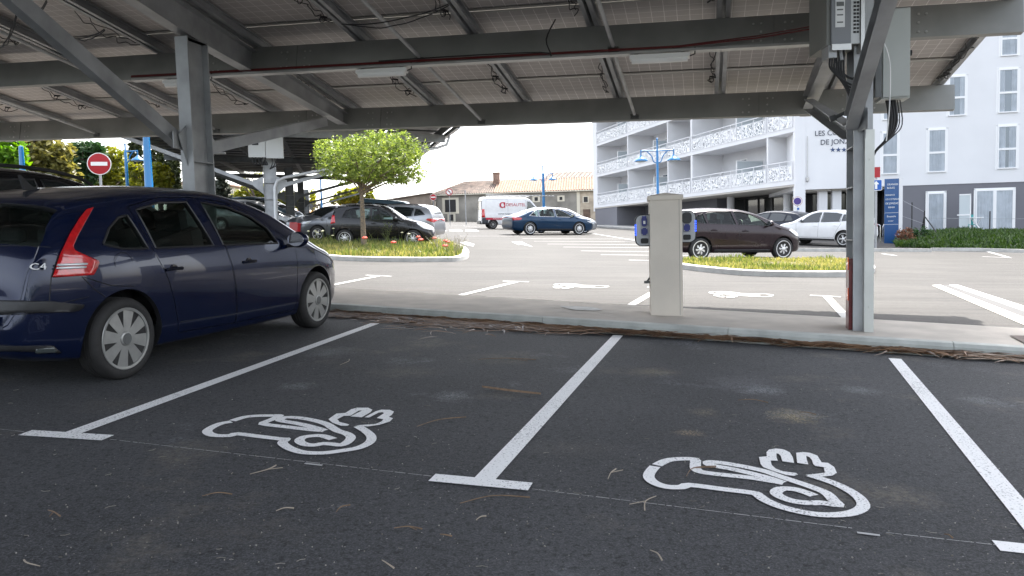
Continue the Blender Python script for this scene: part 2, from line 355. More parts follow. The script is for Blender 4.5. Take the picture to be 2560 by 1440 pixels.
# ------------------------------------------------------------ painted markings
DZ=.004
MARKS=[]
DUST=[]
def marking(name,g,m=None,label=None,group=None):
    o=link(name,g.mesh(name,m or M_mark)); o['kind']='structure'
    return o
def bandpx(g,p,q,w,up=DZ,w2=None):
    a,b=G(*p,up),G(*q,up); band(g,a,b,w,up)
def band(g,a,b,w,up=DZ):
    d=(b-a); d.z=0; d.normalize(); n=Vector((-d.y,d.x,0))*w/2
    pts=[a-n,b-n,b+n,a+n]; g.poly([on(p.x,p.y,up) for p in pts])
def polyl(g,pts,w,up=DZ):
    """mitred stroke laid on the ground"""
    P=[Vector((p.x,p.y,0)) for p in pts]; n=len(P); Lp=[];Rp=[]
    for i in range(n):
        d1=(P[i]-P[i-1]).normalized() if i>0 else None; d2=(P[i+1]-P[i]).normalized() if i<n-1 else None
        d1=d1 or d2; d2=d2 or d1; n1=Vector((-d1.y,d1.x,0)); n2=Vector((-d2.y,d2.x,0)); m_=(n1+n2)
        if m_.length<.3: m_=n1
        m_.normalize(); k=min(1.7,1/max(.35,m_.dot(n1))); Lp.append(P[i]+m_*w/2*k); Rp.append(P[i]-m_*w/2*k)
    vs=[on(p.x,p.y,up) for p in Lp+Rp]; g.add(vs,[(i,i+1,n+i+1,n+i) for i in range(n-1)])
def smooth(pts,k=4):
    P=[Vector(p) for p in pts]; out=[]
    for i in range(len(P)-1):
        a,b,c,d=P[max(0,i-1)],P[i],P[i+1],P[min(len(P)-1,i+2)]
        for j in range(k):
            t=j/k; out.append(.5*((2*b)+(c-a)*t+(2*a-5*b+4*c-d)*t*t+(3*b-a-3*c+d)*t**3))
    out.append(P[-1]); return out
for T,K,bar in (((165,1088),(938,808),((63,1081),(270,1094))),((1205,1204),(1545,838),((1080,1193),(1326,1216))),((2790,1560),(2237,896),None)):
    g=MB(); bandpx(g,T,K,.105)
    if bar: bandpx(g,bar[0],bar[1],.105,DZ*1.6)
    marking('bay_line',g)
g=MB(); bandpx(g,(2490,1363),(2760,1392),.10,DZ); marking('bay_line',g)
# thin chalked setting-out line
g=MB()
for x0,y0,x1,y1 in ((-40,1068,60,1079),(275,1098,1078,1190),(1330,1222,1560,1250),(1560,1250,2130,1320),(2215,1331,2490,1362)):
    xa=x0
    while xa<x1:
        xb=min(x1,xa+random.uniform(10,40)); t0=(xa-x0)/(x1-x0); t1=(xb-x0)/(x1-x0)
        bandpx(g,(xa,y0+(y1-y0)*t0),(xb,y0+(y1-y0)*t1),random.uniform(.003,.007)); xa=xb+random.uniform(1,7)
marking('chalk_line',g,mat('chalk',(.38,.38,.38),.9))
for p,q in(((762,1158),(806,1163)),((2143,1331),(2200,1338))):
    g=MB(); bandpx(g,p,q,.018); marking('paint_dash',g,mat('chalk2',(.45,.45,.45),.9))
# electric-vehicle symbols (plug, hose and hand), traced strokes
s1=[[(430,392),(560,352),(700,338),(850,336),(930,338),(850,378),(760,424),(1000,455),(1270,487),(1415,498)],
 [(1415,498),(1270,455),(1120,420),(940,388),(1000,356),(1150,362),(1300,388),(1430,425),(1500,468),(1560,502),(1650,530),(1695,572),(1650,625),(1585,650),(1500,642),(1400,636),(1300,652),(1200,642),(1145,605),(1190,568),(1300,552),(1400,555),(1505,588)],
 [(420,402),(300,425),(200,470),(162,510),(230,548),(400,552),(480,532),(700,558),(950,588),(1000,592),(965,625),(1000,662),(1080,702),(1200,732),(1400,737),(1600,712),(1780,680),(1895,622),(1912,560),(1850,500),(1770,452)]]
h1_=[[(1455,375),(1540,315),(1635,308),(1700,268),(1760,252),(1880,252),(1925,275),(1905,300),(1810,355),(1690,345),(1800,290),(1815,282),(1780,283),(1690,338),(1620,340),(1550,375),(1575,405),(1640,420),(1678,432),(1660,445),(1590,445),(1500,415)],
 [(1840,355),(1960,290),(2020,273),(2110,275),(2155,295),(2130,330),(2100,350),(2145,365),(2110,400),(2000,435),(1880,452),(1735,450),(1790,438),(1960,425),(2020,400),(2040,375),(1970,362),(2050,310),(2030,300),(1990,305),(1890,357)]]
s2=[[(310,312),(400,268),(520,252),(660,256),(672,300),(675,345),(730,375),(900,398),(1200,430),(1500,480)],
 [(1500,478),(1300,415),(1000,345),(815,312),(812,282),(1000,302),(1300,362),(1450,412),(1600,462),(1750,512),(1900,572),(1970,640),(2008,685),(1850,665),(1750,668),(1600,652),(1480,612),(1430,570),(1480,535),(1600,538),(1700,565),(1790,600)],
 [(292,325),(245,380),(235,430),(290,480),(400,516),(540,520),(620,500),(900,535),(1200,572),(1260,592),(1330,642),(1500,712),(1750,768),(1950,782),(2150,762),(2252,702),(2215,620),(2100,540),(1950,472),(1745,406)]]
h2_=[[(1270,235),(1345,228),(1340,190),(1365,165),(1430,155),(1500,162),(1560,190),(1590,240),(1600,290),(1490,275),(1475,225),(1455,205),(1435,200),(1435,235),(1448,270),(1380,268),(1390,310),(1430,345),(1500,370),(1620,385),(1638,400),(1600,412),(1530,405),(1400,365),(1310,330),(1285,300)],
 [(1620,195),(1680,188),(1750,195),(1820,222),(1860,285),(1920,290),(1980,330),(2003,385),(1960,410),(1860,420),(1770,412),(1706,403),(1780,396),(1890,383),(1880,330),(1800,318),(1780,300),(1770,265),(1745,235),(1715,225),(1720,260),(1735,305),(1630,290)]]
def symbol(strokes,o,sc,w,hand=()):
    g=MB(); loc=[]
    for k,h_ in enumerate(hand): g.poly([G(o[0]+x/sc,o[1]+y/sc,DZ+.002+.0006*k) for x,y in h_])
    for k,st in enumerate(strokes):
        P=[G(o[0]+x/sc,o[1]+y/sc,DZ) for x,y in st]; P=smooth(P,3); loc.append(P); polyl(g,P,w,DZ+.0006*k)
    marking('vehicle_symbol',g); return loc
w_=.056
symbol(s1,(480,960),4.267,w_,h1_); S2=symbol(s2,(1560,1080),3.765,w_,h2_); H2=[[G(1560+x/3.765,1080+y/3.765) for x,y in h_] for h_ in h2_]
allp=[p for st in S2 for p in st]; c=sum(allp,Vector())/len(allp); 
for (px,py) in ((1448,714),(1848,735)):
    o_=G(px,py,DZ); g=MB()
    for st in S2: polyl(g,[Vector((o_.x-(p.x-c.x)*1.0,o_.y-(p.y-c.y)*1.0,0)) for p in st],w_,DZ)
    for h_ in H2: g.poly([on(o_.x-(p.x-c.x),o_.y-(p.y-c.y),DZ+.001) for p in h_])
    marking('vehicle_symbol',g,M_markw)
# lines across the strip and in the car park beyond
for p,q,w_ in (((800,718),(945,690),.12),((915,687.6),(978,690.6),.1),((1150,738),(1290,704.5),.12),((1257,702.5),(1322,704.5),.1),((1575,764),(1640,726),.12),((1618,717.5),(1668,719.5),.1),((2122,800),(2067,741),.12),((2025,738),(2102,742),.1)):
    g=MB(); bandpx(g,p,q,w_); marking('bay_line',g,M_markw)
for x0,y0,x1,y1 in ((1306,596,1720,598.5),(1335,603,1720,605),(1369,610,1720,612.5),(1408,617.5,1720,620),(1452,627,1720,630),(1502,636.5,1720,639),(1572,650,1720,652.5),(1150,590,1300,590.5)):
    g=MB(); bandpx(g,(x0,y0),(x1,y1),.14); marking('bay_line',g,M_markw)
g=MB(); bandpx(g,(1440,577),(1620,606),.14); marking('bay_line',g,M_markw)
for pts in (((1150,607),(1163,604),(1186,610),(1183,616),(1161,611)),((1279,604),(1305,604),(1310,607),(1332,617),(1304,611),(1296,612))):
    g=MB(); g.poly([G(x,y,DZ) for x,y in pts]); marking('road_arrow',g,M_markw)
for x,y in ((1084,573),(1124,573.5),(1164,574)):
    g=MB(); g.poly([G(x,y,DZ),G(x+26,y,DZ),G(x+34,y+4.5,DZ),G(x-1,y+4,DZ)]); marking('zebra_bar',g,M_markw)
for x0,y0,x1,y1 in ((1075,560,1110,561),(1130,563,1162,564),(1160,566,1200,567),(2470,629,2520,643),(2455,641.5,2530,644.5),(2205,634,2240,639)):
    g=MB(); bandpx(g,(x0,y0),(x1,y1),.13); marking('bay_line',g,M_markw)
# drain channel with painted edges
g=MB(); g.poly([G(x,y,DZ) for x,y in((2330,713),(2352,712),(2640,825),(2640,846))]); marking('channel_edge',g,mat('cream_paint',(.72,.67,.58),.7,noise=.1))
g=MB(); g.poly([G(x,y,DZ) for x,y in((2372,712),(2395,712),(2640,790),(2640,806))]); marking('channel_edge',g,M_markw)
g=MB(); a0,a1,b0,b1=G(2352,712.5,.006),G(2640,824,.006),G(2374,712.5,.006),G(2640,805,.006)
g.poly([a0-Vector((0,0,.001)),a1-Vector((0,0,.001)),b1-Vector((0,0,.001)),b0-Vector((0,0,.001))]); g.cm=1
for k in range(60):
    t0,t1=k/60,(k+.6)/60; g.poly([a0.lerp(a1,t0),a0.lerp(a1,t1),b0.lerp(b1,t1),b0.lerp(b1,t0)])
tag(link('drain_channel',g.mesh('drain_channel',[mat('drain_grey',(.045,.045,.05),.8),mat('drain_bar',(.02,.02,.022),.7)])),'slotted grey drain channel between two painted stripes','drain')
g=MB(); g.poly([G(x,y,UP+.003) for x,y in((2524,838),(2700,842),(2700,890),(2570,862))]); tag(link('drain_grate',g.mesh('drain_grate',mat('rust_grate',(.12,.09,.075),.8,noise=.3,nscale=30))),'dark rusty drain grate set in the paving at the right edge','grate')
# ------------------------------------------------------------ solar carport over the camera
cS=Vector((.9689,-.2474,-.0289)); cT=Vector((.2474,.9689,-.1536)); cN=cS.cross(cT).normalized()
if cN.z<0: cN=-cN
cO=Vector((0,13.0,3.139))
def C(s,t,n=0.): return cO+cS*s+cT*t+cN*n
carport=thing('solar_carport','grey steel solar carport in the foreground with inverter boxes on its right post','carport',C(4.72,-4.06)*1.0)
carport.location=(0,0,0)
SF=[-10.74,-3.01,4.72]; TP=-4.06; SMIN,SMAX=-14.0,6.60
M_pan=bpy.data.materials.new('solar_backsheet'); M_pan.use_nodes=True
def panmat(m,base=(.42,.39,.375),line=(.72,.70,.68)):
    nt=m.node_tree; L=nt.links.new; b=nt.nodes['Principled BSDF']; tc=nt.nodes.new('ShaderNodeTexCoord'); sp=nt.nodes.new('ShaderNodeSeparateXYZ'); L(tc.outputs['Object'],sp.inputs[0])
    def M(op,a,b_=None):
        x=nt.nodes.new('ShaderNodeMath'); x.operation=op
        for i,q in enumerate((a,b_)):
            if q is None: continue
            if hasattr(q,'links'): L(q,x.inputs[i])
            else: x.inputs[i].default_value=q
        return x.outputs[0]
    def lines(o,p,wd,off): 
        f=M('FRACT',M('ADD',M('DIVIDE',o,p),off)); return M('LESS_THAN',f,wd)
    l=M('MAXIMUM',lines(sp.outputs[0],.155,.045,100.5),lines(sp.outputs[1],.153,.045,100.5))
    n=nt.nodes.new('ShaderNodeTexNoise'); n.inputs['Scale'].default_value=1.2; L(tc.outputs['Object'],n.inputs[0])
    oi=nt.nodes.new('ShaderNodeObjectInfo')
    x=nt.nodes.new('ShaderNodeMix'); x.data_type='RGBA'; L(M('ADD',M('MULTIPLY',n.outputs[0],.5),M('MULTIPLY',oi.outputs['Random'],.5)),x.inputs[0]); x.inputs[6].default_value=(*[c*.86 for c in base],1); x.inputs[7].default_value=(*base,1)
    y=nt.nodes.new('ShaderNodeMix'); y.data_type='RGBA'; L(l,y.inputs[0]); L(x.outputs[2],y.inputs[6]); y.inputs[7].default_value=(*line,1); L(y.outputs[2],b.inputs['Base Color']); b.inputs['Roughness'].default_value=.5
panmat(M_pan)
M_cell=mat('solar_glass',(.01,.012,.03),.1,coat=1)
M_panfr=mat('panel_frame',(.42,.41,.39),.4,.5)
RS=1.5858; PT=1.245; PW,PL=RS-.06,PT-.001
g=MB(); g.bx(-PW/2,PW/2,-PL/2,PL/2,.012,.03); g.cm=1
for a in(-1,1):
    g.bx(a*PW/2-.012,a*PW/2+.012,-PL/2,PL/2,-.006,.034); g.bx(-PW/2+.012,PW/2-.012,a*(PL/2-.012)-.012,a*(PL/2-.012)+.012,-.006,.034)
    g.bx(-PW/2+.012,PW/2-.012,a*(PL/2-.035)-.018,a*(PL/2-.035)+.018,-.006,-.003)
g.cm=2; g.bx(-PW/2+.012,PW/2-.012,-PL/2+.024,PL/2-.024,.0315,.033)
me=g.mesh('solar_panel',[M_pan,M_panfr,M_cell]); MP=frame((0,0,0),cS,cT)
g2=MB(); g2.bx(-.07,.07,-.05,.05,-.012,.008); mj=g2.mesh('junction_box',M_blackpl)
ncol=range(-8,4); npan=0
for i in ncol:
    for j in range(8):
        s=.242+RS*(i+.5); t=-.69+PT*(1-j)-PT/2+0.0
        if npan>=104: pass
        o=link('solar_panel',me,carport); M=MP.copy(); M.translation=C(s,t,.50); o.matrix_world=M; npan+=1
        if 'SKIP'=='': pass
g=MB()
for j in range(8,13): g.bar(C(-12.4,-.69+PT*(1-j)-PT/2,.52),C(6.55,-.69+PT*(1-j)-PT/2,.52),PT-.002,.03,cN)  # unseen extra roof rows, added as cover to darken the bays below
o=part('solar_panel',g,M_pan,carport); o['kind']='stuff'
# rails (paired channels under the panel joints)
TE,TB=PT-.69+.02,-.69-PT*7+.1
TEND=-.69+PT+.01; TBEG=-.69+PT*2-PT*8-PT-.0
for i in list(ncol)+[4]:
    s=.242+RS*i; g=MB()
    for a in (-1,1):
        if i==4 and a==1: continue
        g.cbeam(C(s+a*.022,TBEG,.435),C(s+a*.022,TEND,.435),.055,.115,.006,cN,a*1,.015)
    g.bar(C(s,TBEG,.488),C(s,TEND,.488),.16,.006,cN)
    part('rail',g,M_steel,carport)
# purlins (C sections, web to the camera)
for t,n in ((0,0),(-2.8,0),(-5.6,0),(-8.2,0)):
    g=MB(); p,q=C(SMIN,t,.185),C(6.72 if t==0 else 6.62,t,.185)
    g.cbeam(p,q,.09,.37,.007,cN,-1,.025)
    o=part('purlin',g,M_steel2,carport)
    g=MB()
    for s in SF:
        for a in (-1,1):
            sc=s+a*.72
            for ds in (-.24,-.15,.12,.2):
                for dn_ in (.06,.17,.27):
                    if dn_==.17 and ds in(-.24,.2): continue
                    c=C(sc+ds,t-.003,dn_); g.lathe([(.0,.0),(.014,.0),(.014,.009),(0,.009)],c,-cT,8)
    part('bolt',g,M_alu,o)
    for s in SF:
        for a in(-1,1):
            g=MB(); g.bar(C(s+a*.72-.004,t-.004,.01),C(s+a*.72-.004,t-.004,.36),.006,.004,cS); part('splice_joint',g,M_steeldk,o)

# bolted diagonal tie tubes between purlins
for s in (-13.3,-8.19,-5.55,-.456,2.10):
    for t0,t1 in ((0,-2.8),(-2.8,-5.6),(-5.6,-8.2)):
        g=MB(); g.tube([C(s,t0-.07,.075),C(s-.02,t1+.1,.085)],.026,10)
        o=part('tie_tube',g,M_steel,carport,True)
        g=MB(); c=C(s,t0-.03,.03); MM=frame((0,0,0),cS,cN); MM=frame((0,0,0),cS,cT)
        g.box(C(s,t0-.045,.06),(.13,.07,.008),MM); g.box(C(s,t0-.012,.045),(.13,.006,.07),MM)
        for a in(-1,1): g.lathe([(0,0),(.016,0),(.016,.014),(0,.014)],C(s+a*.045,t0-.015,.035),-cT,6)
        part('bracket',g,M_steeldk,o)
# frames: post, rafter, two braces
def ground_z(p): return gz(p.x,p.y)+UP
TM=Matrix((cS,cT,cN)).transposed()
hT=Vector((cT.x,cT.y,0)).normalized(); hS=Vector((cS.x,cS.y,0)).normalized()
for k,s in enumerate(SF):
    top=C(s,TP,-.03); base=Vector((top.x,top.y,ground_z(top)-.03))
    # I section, web in the frame plane
    g=MB(); sd_,up_=hS,hT; a,b,c,d=.088,.205,.188,.007
    prof=[(-a,-b),(a,-b),(a,-c),(d,-c),(d,c),(a,c),(a,b),(-a,b),(-a,c),(-d,c),(-d,-c),(-a,-c)]
    g.extr(prof,base,top,sd_,up_)
    for zz in (.0,.62,1.02,1.55,-.04):
        z=top.z-.9-zz if zz>0 else top.z-.02
        for q in(-1,1):
            g.box(Vector((top.x,top.y,z))+hS*q*.054,(.086,.37,.01),Matrix((hS,hT,Vector((0,0,1)))).transposed())
    po=part('post',g,M_steel,carport)
    g=MB(); g.ibeam(C(s,TP,.15),C(s,.42,.19),.17,.36,.013,.008,cN,.20); g.ibeam(C(s,TP-.001,.15),C(s,-9.0,.19),.17,.36,.013,.008,cN,.20)
    part('rafter',g,M_steel,carport)
    nz=top.z-1.33 if k else top.z-1.33
    f0=Vector((top.x,top.y,nz))+hT*.2; f1=C(s,-.55,-.02)
    g=MB(); g.cbeam(f0,f1,.13,.15,.008,(0,0,1),-1); part('brace',g,M_steel,carport)
    f0=Vector((top.x,top.y,nz+.05))-hT*.2; f1=C(s,-8.3,.0)
    g=MB(); g.cbeam(f0-hS*.055,f1-hS*.055,.12,.17,.008,(0,0,1),1); g.bar(f0-hS*.05-Vector((0,0,.0)),f0-hT*.25+hS*0,.01,.2); part('brace',g,M_steel,carport)
    g=MB(); g.prism([Vector((top.x,top.y,nz-.25))-hT*.205,Vector((top.x,top.y,nz+.25))-hT*.205,Vector((top.x,top.y,nz+.12))-hT*.36],hS*.01); part('gusset',g,M_steel,po); g=MB(); g.prism([Vector((top.x,top.y,nz-.25))+hT*.205,Vector((top.x,top.y,nz+.25))+hT*.205,Vector((top.x,top.y,nz+.12))+hT*.36],hS*.01)
    part('gusset',g,M_steel,po)
# right post: aluminium cable cover, red pipe guard
t5=C(4.72,TP,0); bz=gz(t5.x,t5.y)+UP
MS=Matrix((hS,hT,Vector((0,0,1)))).transposed()
def L5(a,b,z): return Vector((t5.x,t5.y,0))+hS*a+hT*b+Vector((0,0,z))
g=MB(); g.box(L5(.05,-.235,bz+.98),(.088,.056,2.02),MS)
for z in (.24,1.7): g.lathe([(0,0),(.011,0),(.009,.006),(0,.006)],L5(.05,-.264,bz+z),-hT,8)
o=part('cable_cover',g,mat('cover_sheet',(.60,.61,.58),.4,.4,noise=.08,nscale=4),carport)
g=MB(); g.box(L5(-.093,-.09,bz+.36),(.06,.17,.72),MS); part('pipe_guard',g,mat('guard_red',(.13,.005,.009),.3,noise=.35,nscale=14,coat=.4),carport)
g=MB()
for z in (.36,.67): g.box(L5(-.127,-.13,bz+z),(.008,.08,.13),MS)
part('reflector',g,mat('orange_reflector',(.75,.10,.015),.25,coat=.6),carport)
# string-cable loops hanging under the rails
def wig(p,q,sag,n=14,amp=.05,seed=0):
    r=random.Random(seed); out=[]
    for i in range(n+1):
        t=i/n; P=Vector(p).lerp(Vector(q),t); P.z-=sag*4*t*(1-t); P+=Vector((r.uniform(-amp,amp),r.uniform(-amp,amp),r.uniform(-amp,amp)*.8)); out.append(P)
    return smooth(out,3)
for i in range(-8,5):
    s=.242+RS*i-.13
    for t0,t1 in ((-.5,-1.7),(-3.3,-4.5),(-5.9,-7.2)):
        g=MB(); r=random.Random(i*7+int(t0*10)); a=r.uniform(-.3,.3)
        g.tube(wig(C(s-.02,t0+a,.40),C(s+.03,t1+a,.38),.10,12,.045,i+int(t0*3)),.0065,5)
        g.tube(wig(C(s+.0,t0+a,.42),C(s+.0,t1+a,.42),.05,10,.035,i+99+int(t0*3)),.006,5)
        for kk in range(r.randint(0,2)):
            tt=t0+a+(t1-t0)*(.25+.45*kk); c=C(s,tt,.34); pts=[c+Vector((math.cos(q)*.03,math.sin(q)*.02,math.sin(q)*.045-.02)) for q in np.linspace(0,6.3,12)]; g.tube(pts,.006,5,False)
            g.tube([C(s-.03,tt,.36),C(s+.06,tt+.02,.35)],.014,6)
        o=part('string_cable',g,M_black,carport,True)
for p,q,sg in (((855,60),(1122,12),.06),((0,120),(45,28),.05),((180,95),(262,75),.03),((60,45),(118,3),.04)):
    P=at(p[0],p[1],8.6); Q=at(q[0],q[1],8.0); g=MB()
    g.tube(wig(P,Q,sg,8,.008,3),.007,5); g.tube(wig(P,Q,sg*1.9,8,.01,5),.006,5); part('string_cable',g,M_black,carport,True)
# cable tray with red cable along the second purlin
g=MB(); g.cbeam(C(-4.9,-2.9,-.035),C(4.5,-2.9,-.035),.09,.03,.004,cN,-1); part('cable_tray',g,M_alu,carport)
g=MB(); g.tube([C(-4.9,-2.905,.0),C(-1,-2.905,.0),C(2.9,-2.905,.0),C(3.8,-2.92,.05),C(4.4,-2.95,.11)],.010,6); g.tube([C(-4.9,-2.90,.018),C(2.9,-2.90,.015),C(3.8,-2.92,.075),C(4.4,-2.95,.14)],.008,6)
part('red_cable',g,mat('red_cable',(.09,.005,.006),.5),carport,True)
g=MB(); g.tube(smooth([C(-1.0,-2.93,.02),C(.2,-2.93,.03),C(1.2,-2.95,.01),C(1.35,-3.0,-.06),C(1.28,-3.0,.15),C(1.38,-2.96,.42)],4),.009,6); part('string_cable',g,M_black,carport,True)
# tube lights under the tray
for i,(s,lab) in enumerate(((-4.0,'white tube light hanging near the left post behind the brace'),(-.98,'white tube light under the cable tray left of centre'),(2.67,'white tube light under the cable tray right of centre'),)):
    o=thing('ceiling_light',lab,'light',(0,0,0),group='tube lights under the carport purlin')
    MM=frame(C(s,-2.86,-.10),cS,cT); o.matrix_world=MM
    g=MB(); g.bx(-.36,.36,-.05,.05,-.02,.03); part('housing',g,mat('light_housing',(.8,.8,.78),.5),o)
    g=MB(); g.lathe([(0,-.34),(.038,-.335),(.042,0),(.038,.335),(0,.34)],(0,0,-.03),(1,0,0),12); part('diffuser',g,mat('light_diffuser',(.85,.85,.83),.3),o,True)
    g=MB(); 
    for a in(-1,1): g.bx(a*.28-.025,a*.28+.025,-.01,.01,.03,.075)
    g.tube([(.36,0,0),(.42,0,.02),(.42,-.02,.1)],.008,6); part('hanger',g,M_blackpl,o)
# ------------------------------------------------------------ inverter and cabinet on the right post
inv=thing('solar_inverter','grey inverter box with label sticker and vent slots left of the right carport post','inverter',M=frame(L5(-.24,-.30,0)+Vector((0,0,bz+3.12)),Vector((.998,-.06,0)),Vector((.06,.998,0))))
g=MB(); g.bx(-.12,.22,-.0,.52,-.30,.62); part('casing',g,mat('inverter_grey',(.21,.215,.20),.5,.2,noise=.08,nscale=6),inv)
g=MB(); g.bx(-.085,.10,-.035,-.002,-.30,.62); part('front_panel',g,mat('inverter_front',(.19,.20,.215),.5),inv)
g=MB(); g.bx(.102,.185,-.03,-.002,-.30,.62); part('side_panel',g,mat('inverter_side',(.42,.43,.43),.45,.3),inv)
g=MB(); g.bx(-.05,.04,-.04,-.036,-.14,.13); part('label_sticker',g,mat('sticker',(.65,.66,.66),.5),inv)
g=MB(); g.bx(-.04,.03,-.044,-.0405,.06,.10); part('label_print',g,M_steeldk,inv)
for zz in (-.1,-.03,.02):
    g=MB(); g.bx(-.035,.022,-.044,-.0405,zz,zz+.012); part('label_print',g,M_steeldk,inv)
g=MB()
for c in (.125,.155):
    for r_ in range(9): g.bx(c,c+.022,-.036,-.0305,-.20+r_*.035,-.18+r_*.035)
part('vent',g,M_black,inv)
g=MB(); g.bx(-.085,.10,-.05,-.036,-.36,-.302); part('bottom_plate',g,M_alu,inv)
g=MB(); g.bx(.19,.225,-.05,.1,-.38,.42); g.box((.24,-.02,.48),(.07,.02,.1)); part('mounting_bracket',g,M_alu,inv)
g=MB()
for k in range(7):
    x=-.07+k*.022; dk=k*.028; g.tube(smooth([(x,.05,-.3),(x,.05,-.42),(x-.005,.02,-.52-dk*.4),(.02+k*.012,-.03,-.64-dk),(.12,-.05,-.70-dk),(.22+k*.006,-.04,-.64-dk*.9),(.29+k*.004,-.02,-.48),(.315+k*.004,.02,-.2),(.31,.06,.1),(.3,.1,.5)],4),.0095,6)
g.tube(smooth([(.0,.1,-.3),(.02,.08,-.5),(.15,.06,-.62),(.28,.05,-.52),(.3,.05,-.3)],4),.012,6)
part('cable_bundle',g,M_black,inv,True)
g=MB(); g.tube(smooth([(.26,-.03,-.2),(.36,-.1,-.28),(.45,-.08,-.5),(.46,-.06,-.9),(.44,-.04,-1.25)],4),.006,6); part('cable',g,M_white,inv,True)
g=MB(); g.bx(-.1,-.02,.0,.2,-.42,-.3); g.tube([(.02,.05,-.3),(.04,.04,-.44)],.018,6); part('connector',g,M_steel,inv)
cab=thing('electrical_cabinet','tall pale grey steel cabinet on the right side of the carport post behind the brace','cabinet',M=frame(L5(.33,.10,0)+Vector((0,0,bz+2.66)),hS,hT))
Mcab=mat('cabinet_grey',(.40,.42,.40),.5,noise=.05,nscale=3)
g=MB(); g.bx(-.13,.13,-.12,.16,-.35,.53); part('casing',g,Mcab,cab)
g=MB(); g.bx(-.12,.12,-.145,-.123,-.335,.515); part('door',g,Mcab,cab)
g=MB(); g.bx(-.19,-.132,-.14,.16,-.33,.50); part('back_plate',g,M_steeldk,cab)
g=MB(); g.lathe([(0,0),(.028,0),(.028,.03),(0,.03)],(.13,-.05,.1),(1,0,0),12); part('knob',g,M_black,cab)
g=MB()
for k in range(6):
    x=-.06+.025*k; g.tube(smooth([(x,-.0,-.34),(x+.02,-.02,-.5-.02*k),(-.06+.01*k,-.05,-.72),(-.17,-.06,-.86),(-.22,-.05,-1.0)],4),.014 if k<4 else .006,6)
part('cable_bundle',g,M_black,cab,True)
# extra light/gutter rail along the front brace of the right frame
g=MB(); nz=C(4.72,TP,-.03).z-1.33
a=L5(.02,.24,nz-.10); b=C(4.72,-.6,-.16); g.cbeam(a+hS*.05,b+hS*.05,.09,.05,.004,(0,0,1),-1); part('channel_strip',g,M_alu,carport)
g=MB(); g.tube([L5(-.11,-.1,nz+.18),L5(-.24,-.12,nz+.12)],.018,8); g.tube([L5(-.24,-.12,nz+.12),L5(-.30,-.12,nz+.10)],.03,8); part('pipe_clip',g,M_steeldk,carport,True)
# ------------------------------------------------------------ charging post
cp=G(1668,788,UP); cd=Vector((cp.x,cp.y,0)).normalized()
cx=Vector((math.cos(-.13),math.sin(-.13),0)); cy=Vector((-cx.y,cx.x,0))
chg=thing('charging_station','beige charging pillar with a grey socket unit on each side','charging post',M=frame(cp+cy*.18,cx,cy))
M_beige=mat('beige_render',(.66,.60,.52),.75,noise=.07,nscale=2.5,bump=.15,bscale=90)
g=MB(); w2=.18
g.bx(-w2,w2,-.17,.17,-.03,1.335); part('pillar',g,M_beige,chg)
g=MB(); e=.014
g.extr([(-w2-e,1.315),(w2+e,1.315),(w2+e,1.365),(-w2-e,1.365)],(0,-.17-e,0),(0,.17+e,0),(1,0,0),(0,0,1))
g.add([(-w2-e,-.17-e,1.366),(w2+e,-.17-e,1.366),(w2+e,.17+e,1.366),(-w2-e,.17+e,1.366),(0,0,1.405)],[(0,1,4),(1,2,4),(2,3,4),(3,0,4)]); part('cap',g,M_beige,chg)
g=MB(); g.bx(w2-.035,w2-.03,-.1715,-.17,0,1.315); part('corner_joint',g,mat('joint',(.3,.28,.25),.8),chg)
M_chg=mat('charger_grey',(.42,.43,.44),.45,noise=.04); M_led=mat('blue_led',(.0,.02,.6),.4,emit=((.02,.08,1),.9)); M_sock=mat('blue_socket',(.006,.012,.16),.35,noise=.1,nscale=30)
def rrect(cx_,cz,w,h,r,n=5):
    out=[]
    for sx,sz,a0 in((1,-1,-90),(1,1,0),(-1,1,90),(-1,-1,180)):
        for k in range(n+1):
            a=R(a0+90*k/n); out.append((cx_+sx*(w/2-r)+math.cos(a)*r,cz+sz*(h/2-r)+math.sin(a)*r))
    return out
for sgn in(-1,1):
    u=bpy.data.objects.new('socket_unit',None); COL.objects.link(u); u.parent=chg
    xc=sgn*(w2+.04); wd=.235; z0=.975+(.0 if sgn<0 else .03)
    g=MB(); g.prism([(x,-.06,z) for x,z in rrect(xc,z0,wd+.018,.365,.075)],(0,.12,0)); o=part('socket_unit',g,M_black,chg)
    bpy.data.objects.remove(u)
    g=MB(); g.prism([(x,-.075,z) for x,z in rrect(xc,z0,wd-.005,.345,.065)],(0,.016,0)); part('face_plate',g,M_chg,o)
    xf=xc+sgn*.02
    g=MB()
    if sgn<0:
        g.prism([(x,-.10,z) for x,z in rrect(xf,z0+.10,.062,.11,.028)],(0,.026,0)); g.bx(xf-.025,xf+.025,-.105,-.1,z0+.13,z0+.165)
    else: g.prism([(x,-.09,z) for x,z in rrect(xf,z0+.10,.11,.13,.045)],(0,.016,0))
    part('plug_socket',g,M_blackpl if sgn>0 else M_sock,o)
    if sgn<0:
        g=MB(); g.bx(xf-.012,xf+.012,-.104,-.1005,z0+.075,z0+.11); part('indicator',g,M_white,o)
    g=MB(); g.bx(xf-.036,xf+.036,-.088,-.0755,z0-.055,z0+.03)
    part('power_socket',g,M_sock,o)
    g=MB(); 
    for a in(-1,1):
        for c in(-1,1): g.lathe([(0,0),(.006,0),(.006,.004),(0,.004)],(xf+a*.028,-.088,z0-.012+c*.034),(0,-1,0),8)
    part('screw',g,M_alu,o)
    g=MB(); g.prism([(x,-.09,z) for x,z in rrect(xf,z0-.12,.085,.06,.018)],(0,.016,0)); part('card_reader',g,M_black,o)
    g=MB(); xe=xc+sgn*(wd/2+.002)
    for k in range(5): g.bx(xe-.007,xe+.007,-.08,-.05,z0-.055+k*.027,z0-.055+k*.027+.016)
    part('status_light',g,M_led,o)
